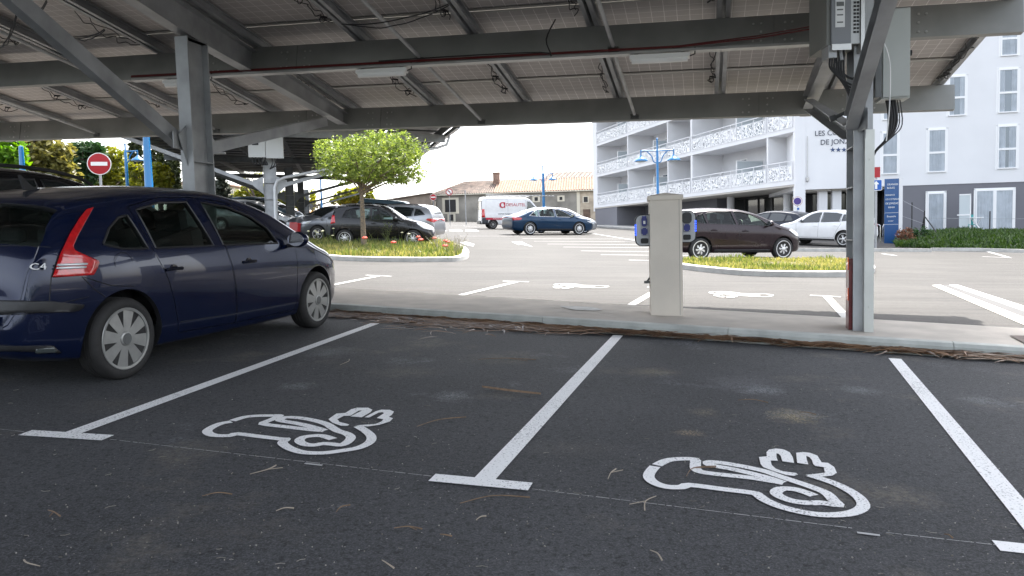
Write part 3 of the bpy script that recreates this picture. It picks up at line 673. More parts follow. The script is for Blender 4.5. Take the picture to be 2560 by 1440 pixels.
g=MB(); g.box((-.21,.05,.37),(.07,.05,.03)); g.tube([(-.21,.05,.38),(-.18,.05,.42)],.012,6); part('cable_holder',g,M_steeldk,chg)
# ------------------------------------------------------------ cars
class Shape:
    """car body as a lofted surface: x forward, y left, z up, origin on the ground between the axles"""
    def __init__(s,sp):
        s.sp=sp; s.W=sp['W']/2; s.top=sp['top']; s.belt=sp['belt']; s.bot=sp['bot']; s.plan=sp['plan']; s.th=sp.get('th',.36); s.rr=sp.get('rr',.09)
        s.x0,s.x1=s.top[0][0],s.top[-1][0]
    def sec(s,x,ins=0.,n=(3,10,9,9)):
        T=float(pch(s.top,[x])[0])-ins; B=float(pch(s.belt,[x])[0]); b=float(pch(s.bot,[x])[0])+ins; w=s.W*float(pch(s.plan,[x])[0])-ins
        hw=(T-b)
        rr=min(s.rr,max(.02,hw*.35)); 
        hood=1-sst(.03,.16,T-rr-B)          # 1 over the bonnet, 0 in the cabin
        rrr=rr*(1+.25*hood); Tg=T-rrr; Be=min(B,Tg-.02)
        pts=[(0,b),(w*.5,b),(w*.86,b+.004)]
        for k in range(n[1]):
            t=k/(n[1]-1); z=b+.03+(Be-b-.03)*t
            f=1-.055*(1-t)**3-.035*max(0,t-.55)**2/.2025-(.02 if t==0 else 0)
            crease=.011*math.exp(-((t-.74)/.045)**2)+.006*math.exp(-((t-.2)/.05)**2)
            pts.append((w*f+crease,z))
        yb=pts[-1][0]; yg=yb-s.th*max(0,Tg-Be); yg=max(yg,w*.25)
        for k in range(1,n[2]+1):
            t=k/n[2]; bul=.012*math.sin(math.pi*t); pts.append((yb+(yg-yb)*t+bul,Be+(Tg-Be)*t))
        e=2.0+ .5*hood
        m_=n[3]
        for k in range(1,m_+1):
            a=(math.pi/2)*(k/m_)**1.25; cy_=yg*max(0,math.cos(a))**(2/e/1.55); cz=rrr*math.sin(a)**(2/2.6)*.8+rrr*.2*(1-(cy_/max(yg,1e-4))**2)
            pts.append((cy_ if k<m_ else 0,Tg+cz))
        return pts
    def stations(s,step=.05,x0=None,x1=None):
        a=s.x0 if x0 is None else x0; b=s.x1 if x1 is None else x1; xs=[a]
        x=a
        while x<b-1e-6:
            d=min(x-s.x0,s.x1-x); st=step if d>.3 else (.022 if d>.08 else .012); x=min(b,x+st)
            if b-x<.006: x=b
            xs.append(x)
        return xs
    def mesh(s,name,mat_,step=.05,ins=0.,x0=None,x1=None,zmin=None):
        xs=s.stations(step,x0,x1); vs=[];fs=[]; S=[s.sec(x,ins) for x in xs]; n=len(S[0])
        if zmin is not None: S=[[(y,max(z,zmin)) for y,z in c] for c in S]
        ring=[]
        for x,c in zip(xs,S):
            r=[(x,y,z) for y,z in c]+[(x,-y,z) for y,z in c[-2:0:-1]]; ring.append(r)
        m_=len(ring[0]); vs=[v for r in ring for v in r]
        fs=[(i*m_+k,i*m_+(k+1)%m_,(i+1)*m_+(k+1)%m_,(i+1)*m_+k) for i in range(len(xs)-1) for k in range(m_)]
        fs+=[tuple(range(m_))[::-1],tuple(range((len(xs)-1)*m_,len(xs)*m_))]
        me=bpy.data.meshes.new(name); me.from_pydata(vs,[],fs)
        b=bmesh.new(); b.from_mesh(me); bmesh.ops.remove_doubles(b,verts=b.verts,dist=.0008); bmesh.ops.dissolve_degenerate(b,edges=b.edges,dist=.0005); bmesh.ops.recalc_face_normals(b,faces=b.faces); b.to_mesh(me); b.free()
        for m in (mat_ if isinstance(mat_,(list,tuple)) else [mat_]): me.materials.append(m)
        return me
    def ys(s,x,z):
        c=s.sec(min(max(x,s.x0+.001),s.x1-.001)); c=c[3:]; zs=[p[1] for p in c]; yy=[p[0] for p in c]
        return float(np.interp(z,zs,yy))
    def zt(s,x,y):
        c=s.sec(x)[::-1]; yy=[p[0] for p in c[:14]]; zz=[p[1] for p in c[:14]]
        return float(np.interp(abs(y),yy,zz))
    def sidewin(s,g,poly,off,sgn,nx=18,nz=5):
        """poly: list of (x,z); x-monotone region filled with a grid on the body side"""
        P=poly; xmin=min(p[0] for p in P); xmax=max(p[0] for p in P)
        def cut(x):
            zz=[]
            for a,b in zip(P,P[1:]+P[:1]):
                if (a[0]-x)*(b[0]-x)<=0 and abs(a[0]-b[0])>1e-9: zz.append(a[1]+(b[1]-a[1])*(x-a[0])/(b[0]-a[0]))
            return (min(zz),max(zz)) if zz else None
        vs=[];k=0
        for i in range(nx+1):
            x=xmin+(xmax-xmin)*(i/nx); x=min(max(x,xmin+1e-4),xmax-1e-4); lo,hi=cut(x)
            for j in range(nz+1):
                z=lo+(hi-lo)*j/nz; y=s.ys(x,z)
                s2=(s.ys(x,z+.01)-y)/.01; nn=Vector((0,1,-s2)).normalized(); vs.append((x,(y+nn.y*off)*sgn,z+nn.z*off))
        fs=[(i*(nz+1)+j,(i+1)*(nz+1)+j,(i+1)*(nz+1)+j+1,i*(nz+1)+j+1) for i in range(nx) for j in range(nz)]
        g.add(vs,fs); return g
    def topwin(s,g,x0,x1,off,k0=.90,k1=.90,n=10,m_=14,zcap=None):
        """screen between x0 and x1 over the top surface; k: share of the roof-edge width"""
        vs=[]
        for i in range(n+1):
            x=x0+(x1-x0)*i/n; c=s.sec(x); yg=c[3+10+9-1][0]; k=k0+(k1-k0)*i/n; dz=(float(pch(s.top,[x+.01])[0])-float(pch(s.top,[x-.01])[0]))/.02
            nn=Vector((-dz,0,1)).normalized()
            for j in range(m_+1):
                y=yg*k*(2*j/m_-1); z=s.zt(x,y); vs.append((x+nn.x*off,y,z+nn.z*off))
        g.add(vs,[(i*(m_+1)+j,(i+1)*(m_+1)+j,(i+1)*(m_+1)+j+1,i*(m_+1)+j+1) for i in range(n) for j in range(m_)]); return g
    def seam(s,g,pts,sgn,r=.004,off=.0):
        out=[]
        for a,b in zip(pts,pts[1:]):
            n=max(2,int((Vector(a)-Vector(b)).length/.06))
            for k in range(n): t=k/n; out.append((a[0]+(b[0]-a[0])*t,a[1]+(b[1]-a[1])*t))
        out.append(pts[-1]); g.tube([(x,sgn*(s.ys(x,z)+off),z) for x,z in out],r,5)
def inset(P,d):
    c=(sum(p[0] for p in P)/len(P),sum(p[1] for p in P)/len(P)); out=[]
    n=len(P); A=sum(P[i][0]*P[(i+1)%n][1]-P[(i+1)%n][0]*P[i][1] for i in range(n)); sg=1 if A>0 else -1
    for i in range(n):
        a,b,e=Vector(P[i-1]).to_2d(),Vector(P[i]).to_2d(),Vector(P[(i+1)%n]).to_2d()
        d1=(b-a).normalized(); d2=(e-b).normalized(); n1=Vector((-d1.y,d1.x))*sg; n2=Vector((-d2.y,d2.x))*sg; m_=(n1+n2); m_=m_.normalized()/max(.5,m_.normalized().dot(n1)); q=b+m_*d; out.append((q.x,q.y))
    return out
def wheel(parent,x,y,r,wd,sgn,style='hub',n=8,rim=.66,m_rim=None,back=None):
    """wheel = Empty with tyre and rim as sub-parts"""
    w=bpy.data.objects.new('wheel',None); COL.objects.link(w); w.parent=parent; w.location=(x,y,r)
    w.rotation_euler=(0,R(random.uniform(0,45)),0)
    g=MB(); h=wd/2; rr=r*rim; 
    g.lathe([(rr*.98,-h*.85),(rr*1.03,-h*.97),(r*.88,-h),(r*.965,-h*.86),(r*.995,-h*.62),(r*.99,-h*.60),(r*.99,-h*.56),(r,-h*.54),(r,-h*.2),(r*.985,-h*.18),(r*.985,-h*.12),(r,-h*.1),(r,h*.1),(r*.985,h*.12),(r*.985,h*.18),(r,h*.2),(r,h*.54),(r*.99,h*.56),(r*.99,h*.6),(r*.995,h*.62),(r*.965,h*.86),(r*.88,h),(rr*1.03,h*.97),(rr*.98,h*.85)],(0,0,0),(0,1,0),40)
    part('tyre',g,M_tyre,w,True,50)
    g=MB(); yo=sgn*h; m_rim=m_rim or M_hub
    g.lathe([(0,0),(rr*.97,0),(rr*.97,.01),(0,.01)],(0,sgn*h*.55,0),(0,sgn,0),30)
    o=part('wheel_back',g,M_black,w)
    g=MB(); A=(0,sgn,0)
    g.lathe([(rr*.90,.0),(rr*.92,h*.42),(rr*.99,h*.44),(rr*1.01,h*.40),(rr*1.0,0.0)],(0,sgn*h*.55,0),A,40)
    yy=sgn*(h*.55+.022)
    def sp(a0,w0,w1,r0,r1,y0,y1,t=.014):
        pts=[]
        for (rr_,ww) in ((r0,w0),(r1,w1)):
            pts+= [(rr_*math.cos(a0)-ww/2*math.sin(a0),rr_*math.sin(a0)+ww/2*math.cos(a0)),(rr_*math.cos(a0)+ww/2*math.sin(a0),rr_*math.sin(a0)-ww/2*math.cos(a0))]
        (a,b,c,d)=pts; V=[(a[0],y0,a[1]),(b[0],y0,b[1]),(d[0],y1,d[1]),(c[0],y1,c[1])]; g.prism(V,(0,sgn*t,0))
    for k in range(n):
        a=2*math.pi*k/n
        if style=='hub': sp(a,rr*.24,rr*.46,rr*.2,rr*.93,yy,yy-sgn*.004)
        elif style=='turbine': sp(a+.12,rr*.14,rr*.2,rr*.12,rr*.93,yy,yy-sgn*.01); sp(a+.38,rr*.05,rr*.09,rr*.3,rr*.93,yy-sgn*.003,yy-sgn*.012)
        elif style=='pair': sp(a-.09,rr*.09,rr*.09,rr*.15,rr*.94,yy,yy-sgn*.008); sp(a+.2,rr*.09,rr*.07,rr*.15,rr*.94,yy,yy-sgn*.008)
        else: sp(a,rr*.16,rr*.22,rr*.12,rr*.93,yy,yy-sgn*.006)
    g.lathe([(0,.028),(rr*.17,.027),(rr*.23,.02),(rr*.26,.0),(rr*.22,-.01),(0,-.01)],(0,yy,0),A,24)
    o=part('rim',g,m_rim,w,True,30)
    if style=='hub':
        g=MB(); yb=yy+sgn*.0285
        for dz in(0,-.022):
            g.prism([(-.02,yb,dz-.006),(0,yb,dz+.012),(.02,yb,dz-.006),(.02,yb,dz+.002),(0,yb,dz+.02),(-.02,yb,dz+.002)],(0,sgn*.002,0))
        g.lathe([(rr*.165,0),(rr*.18,0),(rr*.18,.003),(rr*.165,.003)],(0,yb-sgn*.002,0),A,24)
        part('emblem',g,M_hubl if False else M_steeldk,w)
    w.rotation_euler=(0,R(random.uniform(0,40)) if style!='hub' else R(11),0)
    return w
def carframe(p_rear,p_front,side_y,side):
    """axle-plane placement from the two wheel contacts on one side; side=-1 right wheels, +1 left wheels"""
    F=(p_front-p_rear); ln_=F.length; F.normalize()
    x,y=(p_rear+p_front).xy/2; e=.5; N=Vector(((gz(x-e,y)-gz(x+e,y))/(2*e),(gz(x,y-e)-gz(x,y+e))/(2*e),1)).normalized()
    F=(F-N*F.dot(N)).normalized(); Lf=N.cross(F); mid=(p_rear+p_front)/2-Lf*side*side_y
    return frame(mid,F,Lf),ln_
def paint(name,col,metal=.35,rough=.32):
    return mat(name,col,rough,metal,spec=.3,coat=.5,noise=.05,nscale=3,coatr=.02)
def make_car(sp,M,label,name='parked_car',cat='car',group=None,sc=1.):
    S=Shape(sp); W=S.W; wb=sp['wb']; r=sp['r']; ar=sp.get('ar',r+.055)
    root=thing(name,label,cat,M=M@Matrix.Scale(sc,4),group=group)
    step=sp.get('step',.06); mp=sp['paint']; body=S.mesh('body',[mp,M_blackpl],step)
    def cutter(vs): 
        me=vs.mesh('c',[M_blackpl]); return me
    for xw in (-wb/2,wb/2):
        g=MB(); g.lathe([(0,-W-.3),(ar,-W-.3),(ar,-W+.36),(0,-W+.36)],(xw,0,r+.0),(0,1,0),36); body=boolean(body,cutter(g))
        g=MB(); g.lathe([(0,W-.36),(ar,W-.36),(ar,W+.3),(0,W+.3)],(xw,0,r+.0),(0,1,0),36); body=boolean(body,cutter(g))
    hollow=sp.get('hollow')
    if hollow:
        cb=S.mesh('cab',[M_blackpl],.06,.045,hollow[0],hollow[1],.36); body=boolean(body,cb)
        for win in sp['wins']:
            P=inset(win,.006)
            for sg in(-1,1):
                g=MB(); g.prism([(x,sg*.25,z) for x,z in P],(0,sg*1.2,0)); body=boolean(body,cutter(g))
        for (x0,x1,k0,k1,zl) in sp['screens']:
            # prism cutter that follows the screen outline, pushed along the surface normal
            n=6; V=[]; top_=[];bot_=[]
            for i in range(n+1):
                x=x0+(x1-x0)*i/n; c=S.sec(x); yg=c[21][0]*(k0+(k1-k0)*i/n); zc=float(pch(S.top,[x])[0]); dz=(float(pch(S.top,[x+.02])[0])-float(pch(S.top,[x-.02])[0]))/.04; nn=Vector((-dz,0,1)).normalized()
                for sg in(-1,1):
                    top_.append(Vector((x,sg*yg,zc))+nn*.14); bot_.append(Vector((x,sg*yg,zc))-nn*.16)
            N=len(top_); g=MB(); fs=[]
            for i in range(n):
                a=2*i; fs+=[(a,a+1,a+3,a+2),(N+a+1,N+a,N+a+2,N+a+3),(a,a+2,N+a+2,N+a),(a+3,a+1,N+a+1,N+a+3)]
            fs+=[(1,0,N,N+1),(2*n,2*n+1,N+2*n+1,N+2*n)]; g.add(top_+bot_,fs); body=boolean(body,cutter(g))
    # doors cut free so that the shut lines are real gaps
    doors=sp.get('doors',[])
    dm=[]
    if hollow and doors:
        for P in doors:
            for sg in(-1,1):
                g=MB(); g.prism([(x,sg*(W-.34),z) for x,z in inset(P,.0035)],(0,sg*.7,0)); dm.append(boolean(body,cutter(g),'INTERSECT'))
        for P in doors:
            for sg in(-1,1):
                g=MB(); g.prism([(x,sg*(W-.34),z) for x,z in inset(P,-.0035)],(0,sg*.7,0)); body=boolean(body,cutter(g))
    def fin(me,ang=28):
        me.polygons.foreach_set('use_smooth',[True]*len(me.polygons)); me.set_sharp_from_angle(angle=R(ang)); return me
    bo=link('body',fin(body),root)
    for d in dm: link('door',fin(d),root)
    gm=M_glass if hollow else M_glassdk
    for win in sp['wins']:
        for sg in(-1,1):
            g=MB(); S.sidewin(g,inset(win,.002 if hollow else .012),-.012 if hollow else .0035,sg); o=part('window',g,gm,root,True,60)
            if not hollow or sp.get('trim'):
                pass
            if True:
                g=MB(); P=win if not hollow else inset(win,.0)
                pts=[]
                for a,b in zip(P,P[1:]+P[:1]):
                    for k in range(5): pts.append((a[0]+(b[0]-a[0])*k/5,a[1]+(b[1]-a[1])*k/5))
                pts.append(pts[0]); g.tube([(x,sg*(S.ys(x,z)+.0),z) for x,z in pts],.009 if hollow else .012,5,False); part('window_frame',g,sp.get('trim') or M_blackpl,o,True,60)
    for i,(x0,x1,k0,k1,zl) in enumerate(sp['screens']):
        g=MB(); S.topwin(g,x0,x1,-.01 if hollow else .004,k0,k1); part('windscreen' if i==0 else 'rear_window',g,gm,root,True,60)
    if not hollow or True:
        for ln_ in sp.get('seams',[]):
            for sg in(-1,1):
                g=MB(); S.seam(g,ln_,sg,.0035 if hollow else .005,-.001); part('panel_gap',g,M_black,bo)
    for x in (-wb/2,wb/2):
        for sg in(-1,1): 
            wheel(root,x,sg*(W-sp.get('tw',.2)/2-.018),r,sp.get('tw',.2),sg,sp.get('style','hub'),sp.get('ns',8),sp.get('rim',.72),sp.get('mrim'))
    for (x,z) in sp.get('handles',[]):
        for sg in(-1,1):
            y=S.ys(x,z); g=MB(); g.tube([(x-.09,sg*(y+.004),z),(x-.06,sg*(y+.032),z+.006),(x+.06,sg*(y+.032),z+.006),(x+.09,sg*(y+.004),z)],.013,8); 
            g.lathe([(0,0),(.04,0),(.045,.003),(0,.003)],(x,sg*(y-.001),z-.005),(0,sg,0),14); part('door_handle',g,sp.get('hmat',mp),root,True)
    mx=sp.get('mirror')
    if mx:
        for sg in(-1,1):
            x,z=mx; y=S.ys(x,z-.06); c=Vector((x,sg*(y+.13),z))
            g=MB(); g.lathe([(0,-.03),(.05,-.028),(.085,-.01),(.098,.02),(.085,.06),(.045,.09),(0,.1)],(0,0,0),(1,0,0),18)
            g.v=[(c.x+a,c.y+b*1.15,c.z+d*.82) for a,b,d in g.v]; o=part('wing_mirror',g,sp.get('mmat',mp),root,True,60)
            g=MB(); g.lathe([(0,0),(.082,0),(.082,.004),(0,.004)],(0,0,0),(1,0,0),18); g.v=[(c.x-.034+a,c.y+b*1.12,c.z+d*.8) for a,b,d in g.v]; part('mirror_glass',g,M_chrome,o)
            g=MB(); g.tube([(x+.03,sg*(y-.02),z-.07),(x+.03,sg*(y+.08),z-.06)],.022,6); part('mirror_arm',g,M_blackpl,o)
    for nm,m_,poly,sides in sp.get('lamps',[]):
        for sg in(-1,1):
            g=MB(); S.sidewin(g,poly,.006,sg,14,5); o=part(nm,g,m_,root,True,60)
            md=o.modifiers.new('s','SOLIDIFY'); md.thickness=.02; md.offset=0
    for nm,m_,a,b in sp.get('blocks',[]):
        g=MB(); g.bx(a[0],b[0],a[1],b[1],a[2],b[2]); o=part(nm,g,m_,root); md=o.modifiers.new('b','BEVEL'); md.width=.012; md.segments=2
    if sp.get('rails'):
        x0,x1,m_=sp['rails']
        for sg in(-1,1):
            xs_=[x0+(x1-x0)*k/10 for k in range(11)]; pts=[]
            for k,x in enumerate(xs_):
                c=S.sec(x); yg=c[22][0]-.04; z=S.zt(x,yg)+(.05 if 0<k<10 else .0); pts.append((x,sg*yg,z))
            g=MB(); g.tube(pts,.018,8); part('roof_rail',g,m_,root,True)
    return root,S
M_seatg=mat('seat_cloth',(.035,.035,.038),.9)
def interior(root,sp,S):
    zf=float(pch(S.belt,[0])[0]); zb=zf-.42
    for x,nm in ((.15,'seat'),(-.75,'rear_seat')):
        for y in ((-.37,.37) if nm=='seat' else (0,)):
            g=MB(); wy=.46 if nm=='seat' else 1.2
            g.box((x,y,zb),(.45,wy,.14)); g.box((x-.26,y,zb+.33),(.12,wy,.56),Matrix.Rotation(R(-12),3,'Y'))
            for q in ((0,) if nm=='seat' else (-.35,.35)): g.box((x-.34,y+q,zb+.68),(.08,.24,.16))
            part(nm,g,M_seatg,root)
    g=MB(); g.box((1.0,0,zf-.08),(.4,1.3,.14)); part('dashboard',g,M_blackpl,root)
    g=MB(); g.tube([(.62+math.sin(a)*.07,.37+math.cos(a)*.18,zf+.0+math.sin(a)*.17) for a in np.linspace(0,6.283,18)],.015,6,False); part('steering_wheel',g,M_black,root)

NAVY=paint('navy_metallic_paint',(.003,.008,.034),.3,.2)
# --- near navy hatchback (real shape read off the photograph)
c4=dict(W=1.77,wb=2.75,r=.310,ar=.375,tw=.2,paint=NAVY,step=.05,rr=.10,th=.40,
 top=[(-2.19,.58),(-2.165,.70),(-2.12,.80),(-2.08,.98),(-1.98,1.14),(-1.83,1.30),(-1.70,1.365),(-1.4,1.415),(-1.0,1.46),(-.5,1.483),(-.1,1.475),(.3,1.42),(.65,1.325),(1.0,1.175),(1.3,1.035),(1.5,.965),(1.75,.90),(1.95,.815),(2.1,.70),(2.17,.58),(2.185,.50)],
 belt=[(-2.2,.90),(-1.7,.95),(-1.4,.955),(-1,.95),(.5,.925),(1.2,.88),(2.2,.60)],
 bot=[(-2.19,.42),(-2.15,.30),(-2.0,.24),(-1.6,.19),(0,.17),(1.6,.18),(2.0,.20),(2.12,.24),(2.185,.34)],
 plan=[(-2.19,.74),(-2.16,.81),(-2.10,.87),(-1.95,.935),(-1.7,.975),(-1.2,1.0),(0,1.),(1.2,.99),(1.6,.955),(1.9,.87),(2.08,.74),(2.16,.60),(2.185,.48)],
 hollow=(-1.88,1.32),
 wins=[[(-1.52,1.025),(-1.36,.985),(-1.10,.975),(-1.20,1.235),(-1.30,1.215),(-1.42,1.14)],
       [(-1.02,.975),(-.32,.97),(-.47,1.345),(-.80,1.335),(-1.09,1.275)],
       [(-.19,.97),(.66,.955),(.56,1.10),(.36,1.215),(.05,1.31),(-.29,1.345)]],
 screens=[(.40,1.28,.80,.93,0),(-2.05,-1.80,.99,.97,0)],
 doors=[[(-1.05,.96),(-.93,.72),(-.86,.52),(-.82,.36),(-.80,.27),(-.05,.25),(-.08,.6),(-.17,.95),(-.37,1.385),(-.80,1.375),(-1.16,1.30)],
        [(-.155,.95),(-.065,.6),(-.035,.25),(.95,.25),(.96,.8),(.955,.90),(.62,1.13),(.40,1.25),(.06,1.35),(-.345,1.385)]],
 seams=[[(-1.73,.80),(-1.5,.72),(-1.3,.70)],[(.98,.90),(1.2,.885)],[(-2.05,.62),(-1.98,.63),(-1.70,.66)],[(-.8,.36),(-.05,.335),(.95,.33)]],
 handles=[(-.86,.80),(-.02+.16,.80)],hmat=paint('navy_dark_trim',(.003,.004,.012),0,.3),mirror=(.80,.99),mmat=NAVY,rim=.75,
 lamps=[('door_trim',mat('navy_moulding',(.006,.008,.02),.4),[(-.78,.30),(.94,.28),(.94,.245),(-.78,.262)],1)] and [])
# placement
Mc,l_=carframe(G(325,948),G(800,820),.885,-1)
c4root,c4S=make_car(c4,Mc,'dark navy five-door hatchback with tall red tail lamps parked at the near left',sc=l_/2.75)
# parts projected on the near car from the picture directions onto its skin
dg=bpy.context.evaluated_depsgraph_get(); dg.update()
def body_bvh(root):
    vs=[];fs=[]
    for o in root.children:
        if o.name.startswith(('body','door','window','rear_window')) and o.type=='MESH' and not o.name.startswith('door_'):
            n=len(vs); Mx=o.matrix_world; vs+=[Mx@v.co for v in o.data.vertices]; fs+=[tuple(i+n for i in p.vertices) for p in o.data.polygons]
    return BVHTree.FromPolygons(vs,fs)
bpy.context.view_layer.update()
BV=body_bvh(c4root); CI=c4root.matrix_world.inverted(); CAMP=Vector((0,0,H))
def hit(px,py):
    d=Vector(ray(px,py)).normalized(); h_=BV.ray_cast(CAMP,d)
    if h_[0] is None: return None
    return CI@h_[0],(CI.to_3x3()@h_[1]).normalized()
def inpoly(x,y,P):
    c=False
    for (x1,y1),(x2,y2) in zip(P,P[1:]+P[:1]):
        if (y1>y)!=(y2>y) and x<(x2-x1)*(y-y1)/(y2-y1)+x1: c=not c
    return c
def pxpatch(name,P,m,off=.006,n=16,mirror=True,parent=None,thick=.008,along='y'):
    """patch bounded by pixel outline P, laid on the skin: rows of equal y, each cut at the outline"""
    ys_=[p[1] for p in P]; a,b=min(ys_)+.15,max(ys_)-.15; vs=[];rows=0;mm=8
    for i in range(n+1):
        y=a+(b-a)*i/n; xx=[]
        for (x1,y1),(x2,y2) in zip(P,P[1:]+P[:1]):
            if (y1-y)*(y2-y)<=0 and abs(y1-y2)>1e-9: xx.append(x1+(x2-x1)*(y-y1)/(y2-y1))
        if len(xx)<2: continue
        x0,x1=min(xx),max(xx); row=[]
        for j in range(mm+1):
            h_=hit(x0+(x1-x0)*j/mm,y)
            if h_ is None: row=None;break
            p,q=h_; q=q if q.dot(CI@CAMP-p)>0 else -q; row.append((p,q))
        if row: vs.append(row)
    if len(vs)<2: print('patch failed',name); return None
    out=None
    for sg in ((1,-1) if mirror else (1,)):
        g=MB(); V=[]
        for row in vs:
            for p,q in row: r=p+q*off; V.append((r.x,r.y*sg,r.z))
        g.add(V,[(i*(mm+1)+j,(i+1)*(mm+1)+j,(i+1)*(mm+1)+j+1,i*(mm+1)+j+1) for i in range(len(vs)-1) for j in range(mm)])
        o=part(name,g,m,parent or c4root,True,60)
        md=o.modifiers.new('s','SOLIDIFY'); md.thickness=thick; md.offset=0
        out=out or o
    return out
tl=[(231,520),(217,521),(197,545),(173,584),(148,635),(129,693),(202,692),(231,688),(240,672),(245.5,653),(226,645),(202,635),(183,626),(180,616),(191,592),(217,545)]
lamp=pxpatch('tail_lamp',tl,M_redlamp,.012,34)
M_amb=mat('lamp_bright_red',(.75,.02,.01),.1,coat=1)
pxpatch('lamp_strip',[(138,661),(213,659),(211,663.5),(137,665.5)],M_clear,.026,3,parent=lamp)
pxpatch('lamp_strip',[(136,669),(210,667),(208,671.5),(135,673.5)],M_clear,.026,3,parent=lamp)
pxpatch('bumper_trim',[(-60,752),(125,752),(160,757),(207,757),(203,768),(190,778),(120,781),(-60,787)],M_blackpl,.016,8,True,thick=.02)
pxpatch('lower_trim',[(-60,858),(85,862),(130,862),(152,880),(-60,876)],M_blackpl,.012,4,True)
pxpatch('rear_reflector',[(88,867),(130,866),(142,879),(86,880)],mat('smoked_reflector',(.06,.07,.07),.15,coat=1),.02,4)
pxpatch('number_plate',[(-80,795),(1,792),(0,820),(-80,822)],M_white,.02,4,False)
for pl in ([(146,638),(128,694),(124,740),(123,772)],[(205,692),(238,725),(268,745),(298,748)],[(-50,614),(60,615),(140,619)]):
    g=MB(); pts=[]
    for a,b in zip(pl,pl[1:]):
        for k in range(6):
            h_=hit(a[0]+(b[0]-a[0])*k/6,a[1]+(b[1]-a[1])*k/6)
            if h_: pts.append(h_[0])
    if len(pts)>2:
        g.tube(pts,.0035,5); part('panel_gap',g,M_black,c4root); g=MB(); g.tube([(p.x,-p.y,p.z) for p in pts],.0035,5); part('panel_gap',g,M_black,c4root)
# badge: letters laid on the tailgate
h0,h1=hit(72,668),hit(108,667)
if h0 and h1:
    a,b=h0[0],h1[0]; X=(b-a).normalized(); hm=hit(90,666); Z=(hm[1] if hm[1].dot(CI@CAMP-a)>0 else -hm[1]); Y=Z.cross(X); print('BADGE',a,b,Z)
    text('badge','C4',.062,mat('badge_silver',(.8,.8,.8),.5),c4root,frame(a+Z*.02-Y*.02,X,Y),.02,'LEFT',1.35)
h0=hit(47,562)
if h0:
    Z=h0[1] if h0[1].dot(CI@CAMP-h0[0])>0 else -h0[1]
# fuel flap
g=MB(); c_=hit(310,658)
if c_:
    q=c_[1] if c_[1].y<0 else -c_[1]; g.tube([c_[0]+Vector((math.cos(a)*.085,0,math.sin(a)*.085)) for a in np.linspace(0,6.283,22)],.002,4,False)
    g.v=[(x,-c4S.ys(x,z)-.0005,z) for x,y,z in g.v][:0]+[(x,y,z) for x,y,z in g.v]; part('fuel_flap',g,M_black,c4root)
# shark-fin aerial, spoiler lamp
zz=c4S.zt(-1.35,0); g=MB(); g.prism([(-1.42,-.012,zz-.004),(-1.25,-.012,zz-.004),(-1.36,-.012,zz+.03),(-1.45,-.012,zz+.11),(-1.46,-.012,zz+.11)],(0,.024,0)); part('aerial',g,M_black,c4root)
g=MB(); g.bx(-1.80,-1.76,-.2,.2,1.285,1.312); part('brake_light',g,mat('brake_strip',(.25,.22,.22),.3),c4root)
# interior
M_seat=mat('seat_fabric',(.03,.03,.033),.9,noise=.2,nscale=30)
for y in(-.36,.36):
    g=MB(); g.box((.12,y,.52),(.5,.48,.16)); g.box((-.16,y,.83),(.14,.46,.58),Matrix.Rotation(R(-14),3,'Y')); g.box((-.27,y,1.18),(.1,.27,.18),Matrix.Rotation(R(-10),3,'Y')); g.tube([(-.24,y-.06,1.0),(-.26,y-.06,1.15)],.01,6); g.tube([(-.24,y+.06,1.0),(-.26,y+.06,1.15)],.01,6)
    o=part('seat',g,M_seat,c4root); md=o.modifiers.new('b','BEVEL'); md.width=.045; md.segments=3
g=MB(); g.box((-.85,0,.5),(.45,1.2,.16)); g.box((-1.12,0,.78),(.14,1.2,.5),Matrix.Rotation(R(-16),3,'Y'))
for y in(-.38,0,.38): g.box((-1.2,y,1.06),(.08,.24,.13))
o=part('rear_seat',g,M_seat,c4root); md=o.modifiers.new('b','BEVEL'); md.width=.04; md.segments=3
g=MB(); g.box((1.05,0,.85),(.55,1.35,.2)); g.box((-1.55,0,.86),(.5,1.15,.05)); g.box((0,0,.36),(2.6,1.3,.06)); o=part('dashboard',g,M_blackpl,c4root)
g=MB(); ct=Vector((.62,.36,.93)); ax=Vector((-.9,0,.42)).normalized(); u=Vector((0,1,0)); v_=ax.cross(u); g.tube([ct+(u*math.cos(a)+v_*math.sin(a))*.185 for a in np.linspace(0,6.283,26)],.015,8,False); g.box(ct,(.04,.36,.03)); part('steering_wheel',g,M_black,c4root,True)
